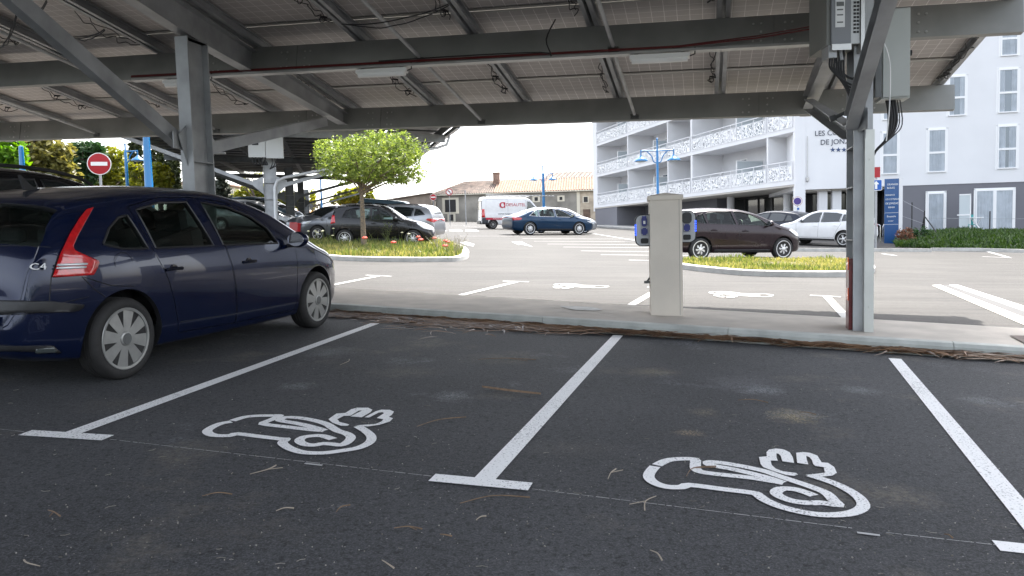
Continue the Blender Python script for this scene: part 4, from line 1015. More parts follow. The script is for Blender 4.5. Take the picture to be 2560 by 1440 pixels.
# --- the other cars share one generator
def spec(kind,col,**kw):
    b=dict(hatch=dict(W=1.74,wb=2.55,r=.30,ar=.35,rr=.10,th=.40,
        top=[(-1.98,.55),(-1.95,.75),(-1.90,.95),(-1.80,1.18),(-1.62,1.37),(-1.2,1.44),(-.6,1.48),(-.1,1.47),(.35,1.39),(.8,1.20),(1.2,1.01),(1.35,.95),(1.65,.87),(1.85,.78),(1.98,.64),(2.03,.5)],
        belt=[(-2,.90),(-1.5,.94),(0,.90),(1.,.87),(2.,.6)],bot=[(-1.98,.36),(-1.9,.26),(-1.5,.2),(1.5,.19),(1.9,.22),(2.03,.32)],
        plan=[(-1.98,.78),(-1.9,.88),(-1.6,.96),(-1,1),(1,.99),(1.5,.95),(1.8,.84),(1.96,.68),(2.03,.52)],
        wins=[[(-1.5,1.02),(-1.1,.99),(-1.18,1.30),(-1.35,1.24)],[(-1.04,.985),(-.22,.96),(-.32,1.37),(-.85,1.35),(-1.1,1.30)],[(-.14,.955),(.80,.925),(.62,1.10),(.32,1.27),(-.02,1.36),(-.24,1.37)]],
        screens=[(.48,1.24,.84,.93,0),(-1.84,-1.66,.8,.8,0)],seams=[[(-1.12,.9),(-.95,.6),(-.86,.3),(-.12,.28),(-.14,.93)],[(-.12,.28),(.86,.28),(.9,.88)]],
        handles=[(-.9,.80),(.05,.78)],mirror=(.74,.99)),
      suv=dict(W=1.8,wb=2.65,r=.345,ar=.40,rr=.10,th=.34,
        top=[(-2.12,.62),(-2.10,.85),(-2.05,1.06),(-1.93,1.32),(-1.75,1.54),(-1.3,1.60),(-.6,1.63),(-.1,1.61),(.3,1.54),(.75,1.33),(1.1,1.15),(1.25,1.09),(1.6,1.02),(1.9,.93),(2.08,.78),(2.14,.6)],
        belt=[(-2.1,1.05),(-1.5,1.06),(0,1.0),(1.,.97),(2.1,.75)],bot=[(-2.12,.46),(-2.05,.34),(-1.6,.27),(1.6,.26),(2.0,.30),(2.14,.42)],
        plan=[(-2.12,.80),(-2.05,.89),(-1.7,.965),(-1,1),(1,.99),(1.6,.95),(1.9,.86),(2.06,.72),(2.14,.58)],
        wins=[[(-1.68,1.18),(-1.2,1.12),(-1.25,1.42),(-1.45,1.39)],[(-1.14,1.11),(-.25,1.07),(-.3,1.50),(-.9,1.48),(-1.17,1.43)],[(-.17,1.065),(.72,1.035),(.5,1.25),(.22,1.42),(-.02,1.49),(-.22,1.50)]],
        screens=[(.40,1.12,.85,.93,0),(-1.98,-1.80,.82,.82,0)],seams=[[(-1.2,1.03),(-1.0,.7),(-.88,.4),(-.14,.38),(-.16,1.03)],[(-.14,.38),(.88,.38),(.93,.97)]],
        handles=[(-.95,.92),(0,.9)],mirror=(.66,1.12)),
      sedan=dict(W=1.86,wb=2.84,r=.335,ar=.385,rr=.09,th=.42,
        top=[(-2.38,.62),(-2.36,.86),(-2.30,.985),(-2.05,1.02),(-1.75,1.12),(-1.2,1.33),(-.7,1.43),(-.2,1.465),(.2,1.45),(.6,1.34),(1.0,1.16),(1.35,1.0),(1.5,.96),(1.9,.90),(2.2,.80),(2.38,.66),(2.44,.5)],
        belt=[(-2.4,.93),(-1.5,.95),(0,.92),(1.2,.88),(2.4,.65)],bot=[(-2.38,.38),(-2.3,.27),(-1.8,.2),(1.8,.19),(2.3,.22),(2.44,.33)],
        plan=[(-2.38,.80),(-2.3,.88),(-2.,.95),(-1.2,1),(1,1),(1.7,.955),(2.1,.87),(2.34,.7),(2.44,.55)],
        wins=[[(-1.47,1.0),(-.95,.965),(-.98,1.30),(-1.2,1.20)],[(-.90,.96),(.0,.945),(-.06,1.36),(-.6,1.355),(-.92,1.31)],[(.08,.945),(.98,.925),(.8,1.07),(.5,1.23),(.2,1.34),(.02,1.36)]],
        screens=[(.52,1.36,.83,.92,0),(-1.72,-1.0,.86,.84,0)],seams=[[(-1.02,.9),(-.98,.6),(-.8,.3),(.1,.27),(.06,.93)],[(.1,.27),(1.0,.27),(1.05,.88)]],
        handles=[(-.72,.82),(.25,.80)],mirror=(.93,1.0)))[kind]
    b=dict(b); b.update(paint=col,step=.08,tw=.2,style='spoke',ns=10,rim=.68,mrim=M_hubl); b.update(kw)
    zs=kw.get('zs')
    if zs:
        f=lambda z: .93+(z-.93)*zs if z>.93 else z
        b['top']=[(x,f(z)) for x,z in b['top']]; b['wins']=[[(x,f(z)) for x,z in w] for w in b['wins']]
    b['lamps']=(kw.get('lamps') or lampsfor(kind))+[('sill',M_blackpl,[(-b['wb']/2+.42,b['r']*1.0-.01),(b['wb']/2-.42,b['r']*1.0-.01),(b['wb']/2-.42,b['r']*.72),(-b['wb']/2+.42,b['r']*.72)],0)]
    return b
def lampsfor(kind):
    if kind=='hatch': return [('tail_lamp',M_redlamp,[(-1.955,.98),(-1.66,.93),(-1.62,.82),(-1.94,.78)],0),('headlight',M_clear,[(1.45,.80),(1.55,.83),(1.9,.70),(1.93,.60),(1.7,.64)],0)]
    if kind=='suv': return [('tail_lamp',M_redlamp,[(-2.095,1.10),(-1.85,1.05),(-1.78,.95),(-2.09,.90)],0),('headlight',M_clear,[(1.6,.90),(1.95,.84),(2.05,.74),(1.75,.76)],0)]
    return [('tail_lamp',M_redlamp,[(-2.35,.90),(-2.05,.90),(-1.88,.88),(-1.95,.78),(-2.35,.76)],0),('headlight',M_clear,[(1.9,.74),(2.25,.70),(2.34,.60),(2.1,.63)],0)]
BLK=paint('black_paint',(.0035,.0035,.005),.0,.25); SIL=paint('silver_paint',(.42,.43,.45),.7,.3); WHT=paint('white_car_paint',(.78,.78,.78),0,.3)
BLU=paint('petrol_blue_paint',(.004,.03,.075),.4,.3); BRN=paint('aubergine_paint',(.022,.012,.016),.4,.28); GRB=paint('grey_blue_paint',(.06,.10,.13),.4,.35); GRY=paint('dark_grey_paint',(.04,.042,.05),.4,.3)
def place(kind,col,pr,pf,side,label,Y=None,**kw):
    sp=spec(kind,col,**kw); sp.setdefault('lamps',lampsfor(kind)); 
    a,b=(G(*pr),G(*pf)) if not isinstance(pr,Vector) else (pr,pf)
    d=(b-a); 
    M,l=carframe(a,b,sp['W']/2,side); 
    if kw.get('nosc'): s=kw['nosc']
    else: s=min(1.12,max(.9,l/sp['wb']))
    r_,S_=make_car(sp,M,label,sc=s)
    if sp.get('hollow'): interior(r_,sp,S_)
    return r_,S_
def dirplace(kind,col,c,yaw,label,sc=1.,cat='car',name='parked_car',sp=None,**kw):
    """centre on the ground at c, heading yaw measured from +X"""
    sp=sp or spec(kind,col,**kw); sp.setdefault('lamps',lampsfor(kind) if kind else [])
    c=on(c[0],c[1]); e=.8; N=Vector(((gz(c.x-e,c.y)-gz(c.x+e,c.y))/(2*e),(gz(c.x,c.y-e)-gz(c.x,c.y+e))/(2*e),1)).normalized()
    F=Vector((math.cos(yaw),math.sin(yaw),0)); F=(F-N*F.dot(N)).normalized(); Lf=N.cross(F)
    return make_car(sp,frame(c,F,Lf),label,sc=sc,name=name,cat=cat)
# black estate behind the near car
ax=(c4root.matrix_world.to_3x3()@Vector((1,0,0))).normalized(); yaw0=math.atan2(ax.y,ax.x)
pc=c4root.matrix_world.translation-(ax.cross(Vector((0,0,1)))*-1)*0; lf=Vector((-ax.y,ax.x,0))
q=pc+lf*2.5+Vector((ax.x,ax.y,0))*(.55)
dirplace('suv',BLK,(q.x,q.y),yaw0,'black estate car with roof rails parked beyond the near navy car, mostly hidden',sc=1.06,rails=(-1.5,.55,M_blackpl))
# black small hatchback by the tree
alto=dict(W=1.62,wb=2.36,hollow=(-1.5,.92),top=[(-1.72,.55),(-1.70,.80),(-1.66,1.02),(-1.56,1.33),(-1.44,1.41),(-1.0,1.46),(-.4,1.475),(0,1.44),(.35,1.31),(.70,1.11),(.95,.98),(1.1,.94),(1.4,.87),(1.62,.77),(1.78,.64),(1.84,.5)],belt=[(-1.7,.93),(0,.90),(1,.86),(1.84,.6)],bot=[(-1.72,.36),(-1.66,.28),(-1.3,.22),(1.5,.2),(1.75,.24),(1.84,.34)],plan=[(-1.72,.80),(-1.66,.88),(-1.4,.96),(-1,1),(1,.98),(1.4,.93),(1.65,.82),(1.78,.68),(1.84,.54)],screens=[(.38,.90,.82,.92,0),(-1.60,-1.48,.8,.8,0)],wins=[[(-1.28,1.02),(-.32,.955),(-.32,1.34),(-.85,1.34),(-1.15,1.25)],[(-.24,.95),(.62,.92),(.50,1.02),(.28,1.19),(0,1.31),(-.24,1.34)]],
  lamps=[('tail_lamp',M_redlamp,[(-1.66,1.08),(-1.54,1.08),(-1.50,.82),(-1.69,.78)],0),('headlight',M_clear,[(1.3,.82),(1.4,.83),(1.72,.68),(1.76,.60),(1.55,.64)],0)],seams=[[(-.28,.9),(-.3,.3),(.7,.28),(.72,.88)]],handles=[(-.15,.80)],mirror=(.56,.98),cabok=1,style='pair',ns=7,rim=.70)
place('hatch',BLK,(862,617),(1032,618.5),-1,'small black three-door hatchback directly behind the roundish green tree',**alto)
# grey crossover with red bumper patch, front to the left
def rel(px,py,Y,z=0): p=at(px,py,Y); return (p.x,p.y)
p=at(836,600,32.5); dirplace('suv',paint('grey_silver_paint',(.16,.17,.19),.6,.3),(p.x,p.y),R(222),'grey crossover with red front bumper patch, nose to the left behind the black hatchback',sc=.93,
  blocks=[('bumper_panel',M_red,(2.05,-.05,.36),(2.19,.72,.78))],style='pair',ns=5)
p=at(985,600,33.5); dirplace('suv',SIL,(p.x,p.y),R(168),'silver crossover, tail to the right, seen above the black hatchback bonnet',sc=1.0,rails=(-1.5,.5,M_blackpl),
  lamps=[('tail_lamp',M_redlamp,[(-2.095,1.0),(-1.8,1.02),(-1.72,.95),(-2.09,.84)],0)])
p=at(872,590,37.); dirplace('suv',GRY,(p.x,p.y),R(186),'dark grey sport utility car with silver roof line behind the grey crossover',sc=1.0,rails=(-1.5,.5,M_alu))
# boxy blue-grey off-roader
def boxy(col):
    s=spec('suv',col); s.update(W=1.79,r=.37,ar=.42,rr=.07,th=.12,wb=2.79,
     top=[(-2.15,.7),(-2.14,1.4),(-2.10,1.84),(-2.0,1.90),(-1,1.94),(.1,1.94),(.35,1.88),(.55,1.5),(.75,1.18),(1.0,1.13),(1.9,1.08),(2.05,1.0),(2.1,.7)],belt=[(-2.1,1.15),(2.1,1.0)],
     bot=[(-2.15,.55),(-2.1,.45),(2.,.45),(2.1,.55)],plan=[(-2.15,.93),(-2.08,.99),(0,1),(1.9,.98),(2.1,.85)],
     wins=[[(-2.0,1.28),(-1.2,1.28),(-1.2,1.72),(-2.0,1.72)],[(-1.08,1.28),(-.42,1.28),(-.42,1.72),(-1.08,1.72)],[(-.3,1.28),(.5,1.28),(.38,1.70),(-.3,1.72)]],screens=[(.40,.68,.9,.9,0),(-2.12,-2.11,.5,.5,0)][:1],
     seams=[],handles=[],mirror=(.5,1.35),lamps=[('tail_lamp',M_redlamp,[(-2.14,1.05),(-2.09,1.05),(-2.09,.9),(-2.14,.9)],0)])
    return s
p=at(918,590,41.); dirplace(None,None,(p.x,p.y),R(182),'boxy blue-grey off-road car with upright windows seen over the other roofs',sp=boxy(GRB),cat='off-roader')
# two cars beyond the carport column
p=at(660,565,46.); dirplace('hatch',GRB,(p.x,p.y),R(-3),'blue-grey hatchback seen between the columns of the second carport',sc=1.12)
p=at(632,575,36.); dirplace('hatch',SIL,(p.x,p.y),R(10),'silver car nose visible left of the second carport column with the white pipe',sc=1.)
# petrol-blue saloon
place('sedan',BLU,(1322,587.5),(1449,587),-1,'petrol blue saloon parked across the sunny bays in front of the white van',style='turbine',ns=9,rim=.76,hollow=(-1.75,1.3),
   trim=M_chrome,mmat=M_black)
p=at(1405,575,50.5); dirplace('hatch',SIL,(p.x,p.y),R(0),'silver car mostly hidden behind the petrol blue saloon',sc=1.1)
# aubergine hatchback by the charging post
place('hatch',BRN,(1750,652),(1957,649.5),-1,'dark aubergine five-door hatchback parked just right of the beige charging post',style='turbine',ns=7,rim=.76,zs=.84,hollow=(-1.72,1.18))
# dark hatch facing away and white crossover
p=at(1932,590,36.5); dirplace('hatch',paint('blue_black_paint',(.010,.014,.025),.3,.3),(p.x,p.y),R(128),'blue-black hatchback with red tail lamps parked behind the aubergine car')
place('suv',WHT,(2074,616.),(1993,612.8),1,'white crossover parked half hidden by the right carport post',style='pair',ns=5,rim=.74,nosc=.93,
   lamps=[('tail_lamp',M_redlamp,[(-2.095,1.06),(-1.80,1.03),(-1.74,.95),(-2.09,.88)],0),('headlight',M_clear,[(1.6,.90),(1.95,.86),(2.05,.78),(1.75,.78)],0)])
# ------------------------------------------------------------ white van with lettering
vr=G(1233,572.5); vdir=Vector((1,.18,0)).normalized(); 
vanS=dict(W=2.0,wb=3.45,r=.35,ar=.41,rr=.10,th=.06,tw=.22,paint=WHT,step=.12,
 top=[(-2.68,.75),(-2.66,1.6),(-2.62,2.42),(-2.5,2.50),(0,2.52),(.9,2.50),(1.25,2.36),(1.7,1.88),(2.1,1.45),(2.3,1.27),(2.6,1.08),(2.7,.85),(2.73,.6)],
 belt=[(-2.7,1.3),(2.,1.25),(2.7,.9)],bot=[(-2.68,.45),(-2.6,.36),(2.6,.3),(2.73,.42)],plan=[(-2.68,.93),(-2.6,.98),(0,1),(1.6,.99),(2.3,.93),(2.6,.82),(2.73,.68)],
 wins=[[(.95,1.42),(1.9,1.36),(1.55,1.82),(1.2,2.16),(.98,2.18)]],screens=[(1.32,2.2,.88,.92,0)],seams=[[(-.55,2.3),(-.55,.5)],[(.85,2.3),(.85,.5)],[(-2.3,2.3),(-.55,2.3)],[(-2.3,1.2),(-2.3,2.3)]],
 handles=[],mirror=(1.75,1.45),style='spoke',ns=8,rim=.6,mrim=M_hub,
 lamps=[('tail_lamp',M_redlamp,[(-2.63,1.55),(-2.42,1.55),(-2.36,.9),(-2.63,.9)],0),('lower_panel',mat('grey_cladding',(.045,.05,.06),.5),[(-2.6,.88),(-2.10,.88),(-2.12,.38),(-2.6,.38)],0)],
 blocks=[('rear_bumper',M_blackpl,(-2.76,-.9,.36),(-2.6,.9,.62)),('number_plate',M_white,(-2.70,-.3,.85),(-2.675,.3,.98)),('rear_window',M_glassdk,(-2.70,-.85,1.5),(-2.66,-.08,2.2)),('rear_window',M_glassdk,(-2.70,.08,1.5),(-2.66,.85,2.2))])
Mv,_=carframe(vr,on(vr.x+3.45*vdir.x,vr.y+3.45*vdir.y),1.0,-1)
van,vanSh=make_car(vanS,Mv,'white panel van with red lettering and roof ladder behind the blue saloon',name='delivery_van',cat='van',sc=1.)
def vt(s,x,z,size,m,sx=1.,al='LEFT'): text('lettering',s,size,m,van,frame((x,-vanSh.ys(x,z)-.012,z),(1,0,0),(0,0,1)),.004,al,sx)
M_let=mat('letter_red',(.5,.01,.04),.4); M_let2=mat('letter_grey',(.08,.08,.09),.4)
vt('DESAUTEL',-.72,1.80,.34,M_let,1.0); vt('DEPARTEMENT DESENFUMAGE',-1.35,1.13,.165,M_let2,1.0)
g=MB(); y=-vanSh.ys(-1,.8)-.016; g.bx(-2.3,1.6,y,y+.006,.72,.88); part('stripe',g,M_let,van)
text('lettering','POITOU-CHARENTES',.13,M_white,van,frame((-1.75,y-.006,.755),(1,0,0),(0,0,1)),.004,'LEFT',1.1)
g=MB()
for k in range(16):
    a0=R(40+k*17.5); a1=R(40+(k+1)*17.5); w0=.10*math.sin(math.pi*k/16)+.02; c=(-1.02,1.88)
    g.prism([(c[0]+math.cos(a)*r_,y-.004,c[1]+math.sin(a)*r_) for a,r_ in((a0,.22),(a1,.22),(a1,.22-w0),(a0,.22-w0))],(0,.004,0))
g.prism([(x,y-.004,z) for x,z in((-.98,2.10),(-.78,2.10),(-.78,1.68),(-.95,1.68),(-.84,1.86))],(0,.004,0)); part('logo',g,M_let,van)
g=MB(); g.tube([(-2.0,-.8,2.58),(1.2,-.8,2.60)],.03,6); g.tube([(-2.0,.8,2.58),(1.2,.8,2.60)],.03,6)
for k in range(7): g.tube([(-2.0+k*.53,-.8,2.58),(-2.0+k*.53,.8,2.58)],.025,6); g.tube([(-2.0+k*.53,-.8,2.48),(-2.0+k*.53,-.8,2.58)],.02,6)
g.tube([(-2.1,-.85,2.5),(-2.2,-.85,2.75)],.03,6); part('roof_rack',g,M_alu,van)
g=MB()
for y_ in (-.55,-.15): g.tube([(-2.2,y_,2.68),(3.3,y_,2.63)],.03,6)
for k in range(20): g.tube([(-2.1+k*.28,-.55,2.68),(-2.1+k*.28,-.15,2.68)],.015,5)
ld=part('ladder',g,M_alu,None); ld.matrix_world=van.matrix_world.copy(); tag(ld,'long aluminium ladder lying on the roof rack of the white van','ladder')
# ------------------------------------------------------------ white residence with balconies
M_wall=mat('white_render',(.72,.72,.73),.85,noise=.04,nscale=.5,bump=.15,bscale=25)
M_wall2=mat('pale_render',(.70,.70,.715),.85,noise=.04,nscale=.6)
M_grey=mat('grey_render',(.165,.165,.183),.85,noise=.06,nscale=.6,bump=.1,bscale=25)
M_soff=mat('soffit',(.45,.42,.38),.8)
M_pvc=mat('white_pvc',(.8,.8,.8),.4)
M_frost=mat('frosted_glass',(.50,.55,.57),.35,coat=.3)
M_curt=mat('curtain',(.42,.46,.50),.85,noise=.12,nscale=2)
M_win=mat('window_glass',(.10,.135,.17),.05,spec=1.)
def latt(name):
    m=bpy.data.materials.new(name); m.use_nodes=True; nt=m.node_tree; L=nt.links.new; b=nt.nodes['Principled BSDF']; b.inputs['Base Color'].default_value=(.82,.82,.82,1)
    tc=nt.nodes.new('ShaderNodeTexCoord'); v=nt.nodes.new('ShaderNodeTexVoronoi'); v.feature='DISTANCE_TO_EDGE'; v.inputs['Scale'].default_value=7.5
    n=nt.nodes.new('ShaderNodeTexNoise'); n.inputs['Scale'].default_value=3.5; L(tc.outputs['Object'],n.inputs[0])
    mx=nt.nodes.new('ShaderNodeMix'); mx.data_type='RGBA'; mx.inputs[0].default_value=.35; L(tc.outputs['Object'],mx.inputs[6]); L(n.outputs['Color'],mx.inputs[7]); L(mx.outputs[2],v.inputs['Vector'])
    lt=nt.nodes.new('ShaderNodeMath'); lt.operation='LESS_THAN'; lt.inputs[1].default_value=.12; L(v.outputs['Distance'],lt.inputs[0]); L(lt.outputs[0],b.inputs['Alpha'])
    return m
M_lat=latt('cut_metal_lattice')
bq=Vector((.234,-.972,0)).normalized(); bo_=Vector((8.9,81.2,0)); bn=Vector((-.972,-.234,0)).normalized()   # along the facade towards us, outward normal
FZ=[2.62+H,5.77+H,8.92+H]; 
res=thing('residence_building','white apartment residence with patterned balcony railings and a grey ground floor','building')
Mr=frame(bo_,bq,-bn)   # local x along facade, local y into the building, z up
def loc(M_,name,g,m,parent,smooth=False):
    o=part(name,g,m,parent,smooth); o.matrix_local=M_.copy(); return o
# end wall block and core
g=MB(); g.bx(-.02,1.0,0,14,FZ[0],14.5); g.bx(-.3,0,0.0,14,FZ[0]-.35,14.5); loc(Mr,'end_wall',g,M_wall,res)
g=MB(); g.bx(1.0,35.6,2.6,14,FZ[0]-.1,14.5); loc(Mr,'wall',g,M_wall2,res)
g=MB()
for z in FZ+[12.07+H-.2]: g.bx(1.0,35.6,-.0,2.6,z,z+.28)
loc(Mr,'balcony_slab',g,M_wall,res)
# thin outer wall fins between the balconies
KX=[1.0,9.3,17.9,22.2,32.6,35.6]
for k,x in enumerate(KX[1:]):
    g=MB(); w_=.16 if k in(0,1,3) else .3
    for z in FZ: g.bx(x-w_,x,.02,2.6,z+.28,z+3.15)
    loc(Mr,'divider_wall',g,M_wall,res)
for fl,z in enumerate(FZ):
    for k in range(5):
        x0,x1=KX[k]+(.0 if k==0 else .02),KX[k+1]-(.18 if k in(0,1,3) else .32)
        n=max(2,round((x1-x0)/1.45)); st=(x1-x0)/n
        g=MB()
        for i in range(n):
            g.bx(x0+i*st+.05,x0+(i+1)*st-.05,-.03,-.022,z+.30,z+1.18)
        o=loc(Mr,'railing',g,M_lat,res)
        g=MB()
        for i in range(n+1): g.bx(x0+i*st-.02,x0+i*st+.02,-.045,-.005,z+.28,z+1.42)
        g.bx(x0,x1,-.05,-.0,z+1.40,z+1.45); g.bx(x0,x1,-.035,-.015,z+.28,z+.32); g.bx(x0,x1,-.035,-.015,z+1.16,z+1.19)
        for i in range(n):
            for a in(.06,-.06+st): g.bx(x0+i*st+a-.02,x0+i*st+a+.02,-.034,-.018,z+.3,z+1.18)
        h_=part('handrail',g,M_wall,o)
        # door, curtained glass, frosted divider
        L_=x1-x0
        if k!=2 and k!=4:
            for c,wd in ((.30,1.0),(.80,1.6)):
                xc=x0+L_*c; g=MB(); g.bx(xc-wd/2,xc+wd/2,2.56,2.6-.002,z+.28,z+2.55); o=loc(Mr,'door_frame',g,M_pvc,res)
                g=MB(); g.bx(xc-wd/2+.08,xc-.04,2.54,2.559,z+.42,z+2.45); g.bx(xc+.04,xc+wd/2-.08,2.54,2.559,z+.42,z+2.45); loc(Matrix(),'pane',g,M_win,o); 
            xc=x0+L_*.56; g=MB()
            g.bx(xc,xc+.05,.5,2.5,z+.3,z+2.1); loc(Mr,'privacy_screen',g,M_frost,res)
            g=MB(); g.bx(xc-.01,xc+.06,.44,.5,z+.3,z+2.15); g.bx(xc-.01,xc+.06,.44,2.5,z+2.1,z+2.16); loc(Mr,'screen_frame',g,M_pvc,res)
        else:
            g=MB(); g.bx(x0+L_*.35,x0+L_*.75,2.54,2.598,z+.4,z+2.45); loc(Mr,'window',g,M_win,res)
# ground floor
zf=FZ[0]
g=MB(); g.bx(0.,6.2,.06,10,-1.5,zf); g.bx(6.2,20.5,3.0,10,-1.5,zf); loc(Mr,'plinth_wall',g,M_grey,res)
g=MB(); g.bx(-.2,35.6,0.02,5,zf-.12,zf-.004); loc(Mr,'soffit',g,M_soff,res)
g=MB()
for a,b in ((8.2,9.6),(13.4,14.6)): g.bx(a,b,2.97,2.999,.3,2.3)
loc(Mr,'service_door',g,mat('grey_door',(.09,.09,.10),.5),res)
g=MB(); g.bx(20.5,36,4.4,4.45,-1,zf-.1); loc(Mr,'shop_window',g,mat('lobby_glass',(.02,.022,.02),.05,spec=.9,coat=.3),res)
g=MB()
for k in range(9): x=20.5+k*1.9; g.bx(x-.06,x+.06,4.34,4.4,-1,zf-.1)
g.bx(20.5,36,4.34,4.4,zf-.3,zf-.1); loc(Mr,'mullion',g,M_black,res)
for x in (23,30.5): 
    g=MB(); g.lathe([(.28,-1.2),(.28,zf-.12)],(x,2.8,0),(0,0,1),16); loc(Mr,'column',g,M_wall2,res)
# right wing: sign wall then facade with windows
br=Vector((.9837,-.18,0)).normalized(); P0=bo_+bq*35.6; Mw=frame((P0.x,P0.y,0),br,Vector((-br.y,br.x,0)))
def mpx(px):   # distance along the wing for a picture column
    u=(px-1280)/FPX; return (u*P0.y*1.0-P0.x)/(br.x-u*br.y)
wing=thing('hotel_wing','white residence wing with grey ground floor, two-pane windows and a lettered wall behind the post','building')
m1=mpx(2190)
zb=1.92+H+.35
g=MB(); g.bx(0,m1,0,12,zb,27); loc(Mw,'sign_wall',g,M_wall,wing)
g=MB(); g.bx(-.05,.55,-.04,.5,-1.4,27); loc(Mw,'corner_pier',g,M_wall,wing)
g=MB(); g.bx(m1,30,0.,12,2.30+H,27); loc(Mw,'wall',g,M_wall,wing)
# the facade and ground floor are cut for real reveals by building the wall in strips is avoided: windows stand in shallow boxes
g=MB(); g.bx(mpx(2243),30,.03,12,-1.6,2.30+H-.003); loc(Mw,'plinth_wall',g,M_grey,wing)
g=MB(); g.bx(0.6,mpx(2243),3,3.05,-1.5,zb); loc(Mw,'entrance_glass',g,mat('entrance_glass',(.012,.012,.012),.08,spec=.8),wing)
g=MB(); g.bx(0.5,mpx(2243),.3,3.0,zb-.1,zb-.003); loc(Mw,'soffit',g,M_soff,wing)
for px in (2065,2100):
    a=mpx(px); g=MB(); g.bx(a-.25,a+.25,.6,1.1,-1.5,zb-.1); loc(Mw,'column',g,M_wall2,wing)
g=MB()
for px in (2030,2092,2200,2222): a=mpx(px); g.bx(a-.05,a+.05,2.9,3,-1.5,zb)
loc(Mw,'mullion',g,M_black,wing)
def window(x0,x1,z0,z1,cur=.0,split=True,vsplit=False,arch=False,seed=0):
    g=MB(); d=.05; e=.07
    g.bx(x0,x1,-d,-.002,z1-e,z1); g.bx(x0,x1,-d-.03,-.002,z0,z0+e); g.bx(x0,x0+e,-d,-.002,z0+e,z1-e); g.bx(x1-e,x1,-d,-.002,z0+e,z1-e)
    zm=z0+(z1-z0)*.46
    if split: g.bx(x0+e,x1-e,-d,-.002,zm-.06,zm+.06)
    if vsplit: xm=(x0+x1)/2; g.bx(xm-.09,xm+.09,-d,-.002,z0+e,z1-e)
    g.bx(x0-.10,x0,-.012,-.001,z0-.04,z1+.08); g.bx(x1,x1+.1,-.012,-.001,z0-.04,z1+.08); g.bx(x0-.10,x1+.1,-.012,-.001,z1,z1+.1)
    o=loc(Mw,'window',g,M_pvc,wing)
    g=MB(); g.bx(x0+e,x1-e,-.012,-.004,z0+e,z1-e); part('pane',g,M_win,o)
    g=MB(); r=random.Random(seed); 
    n=10; 
    for k in range(n):
        f0=k/n
        if cur and abs(f0+.05-.5)<cur: continue
        xa=x0+e+(x1-x0-2*e)*f0; w_=(x1-x0-2*e)/n; dd=r.uniform(0,.03); g.add([(xa,-.0125,z0+e),(xa+w_*.5,-.0125-.012-dd,z0+e),(xa+w_,-.0125,z0+e),(xa,-.0125,z1-e),(xa+w_*.5,-.0125-.012-dd,z1-e),(xa+w_,-.0125,z1-e)],[(0,1,4,3),(1,2,5,4)])
    if g.v: part('curtain',g,M_curt,o)
def winpx(xa,xb,ya,yb,**k):
    a,b=mpx(xa),mpx(xb); yy=P0.y+br.y*(a+b)/2; xc=(xa+xb)/2
    z1=at(xc,ya,yy).z; z0=at(xc,yb,yy).z; window(a,b,z0,z1,**k)
for i,w_ in enumerate(((2205,2245,331,436,0),(2319,2364,323,431,0),(2491,2540,314,422,.12),(2491,2540,172,282,.25),(2368,2411,190,290,.18),(2495,2538,45,140,.0),(2206,2246,200,300,0))):
    winpx(*w_[:4],cur=w_[4],seed=i)
def win2(xa,xb,ya,yb,vs):
    a,b=mpx(xa),mpx(xb); yy=P0.y+br.y*(a+b)/2; xc=(xa+xb)/2; window(a,b,at(xc,yb,yy).z,at(xc,ya,yy).z,split=False,vsplit=vs,seed=5)
win2(2319,2362,482,580,False); win2(2439,2534,474,583,True)
# lettering on the sign wall
zt=lambda px,py: at(px,py,P0.y+br.y*mpx(px)).z
M_txt=mat('letter_slate',(.055,.065,.09),.5)
def wt(s,px,py,size,sx=.9): 
    me=text('lettering',s,size,M_txt,wing,Mw@frame((mpx(px),-.02,zt(px,py)),(1,0,0),(0,0,1)),.02,'LEFT',sx)
wt('Résidence',2070,307,.38); wt('LES COTEAUX',2038,340,.43,.95); wt('DE JONZAC',2052,362,.43,.95)
def star(cx_,cz,r): return [(cx_+(r if k%2==0 else r*.4)*math.sin(k*math.pi/5),-.02,cz+(r if k%2==0 else r*.4)*math.cos(k*math.pi/5)) for k in range(10)]
g=MB()
for k in range(4): px=2083+k*14; g.prism(star(mpx(px),zt(px,374.5),.16),(0,.015,0))
loc(Mw,'star',g,mat('letter_navy',(.03,.06,.15),.5),wing)
g=MB(); a=mpx(2020); g.tube([(a,-.05,zt(2020,340)),(a,-.05,zt(2020,445))],.02,6); g.lathe([(0,-.2),(.09,-.1),(.09,.1),(0,.2)],(a,-.06,zt(2020,448)),(0,0,1),8); loc(Mw,'wall_lamp',g,M_alu,wing)
# terrace divider, table and chair by the ground-floor doors
Mt=Mw
def wz(px,py): return zt(px,py)
scr=thing('terrace_divider','frosted glass divider with white frame standing on the hotel terrace','divider')
a,b=mpx(2374),mpx(2402); g=MB()
g.bx(b-.06,b,-1.5,-.05-1.4,wz(2400,586),wz(2400,487)); g.bx(a,b,-1.5,-1.45,wz(2388,488),wz(2388,491)); g.bx(a-.1,b,-1.5,-1.45,wz(2388,537),wz(2388,540)); loc(Mt,'screen_frame',g,M_pvc,scr)
g=MB(); g.bx(a,b-.06,-1.485,-1.465,wz(2388,586),wz(2388,491)); loc(Mt,'pane',g,M_frost,scr)
tb=thing('folding_table','white folding table on the hotel terrace','table'); a,b=mpx(2402),mpx(2426); zt_=wz(2412,546)
g=MB(); g.bx(a,b,-1.9,-1.2,zt_,zt_+.04); loc(Mt,'table_top',g,M_pvc,tb)
for q in(0,1):
    g=MB(); g.tube([(a+.1+.3*q,-1.85 if q else -1.25,zt_),(b-.1-.25*q+.05,-1.25 if q else -1.85,zt_-.78)],.03,6); loc(Mt,'leg',g,M_pvc,tb)
ch=thing('garden_chair','turquoise chair behind the white folding table','chair'); Mtq=mat('turquoise_plastic',(.05,.33,.33),.5)
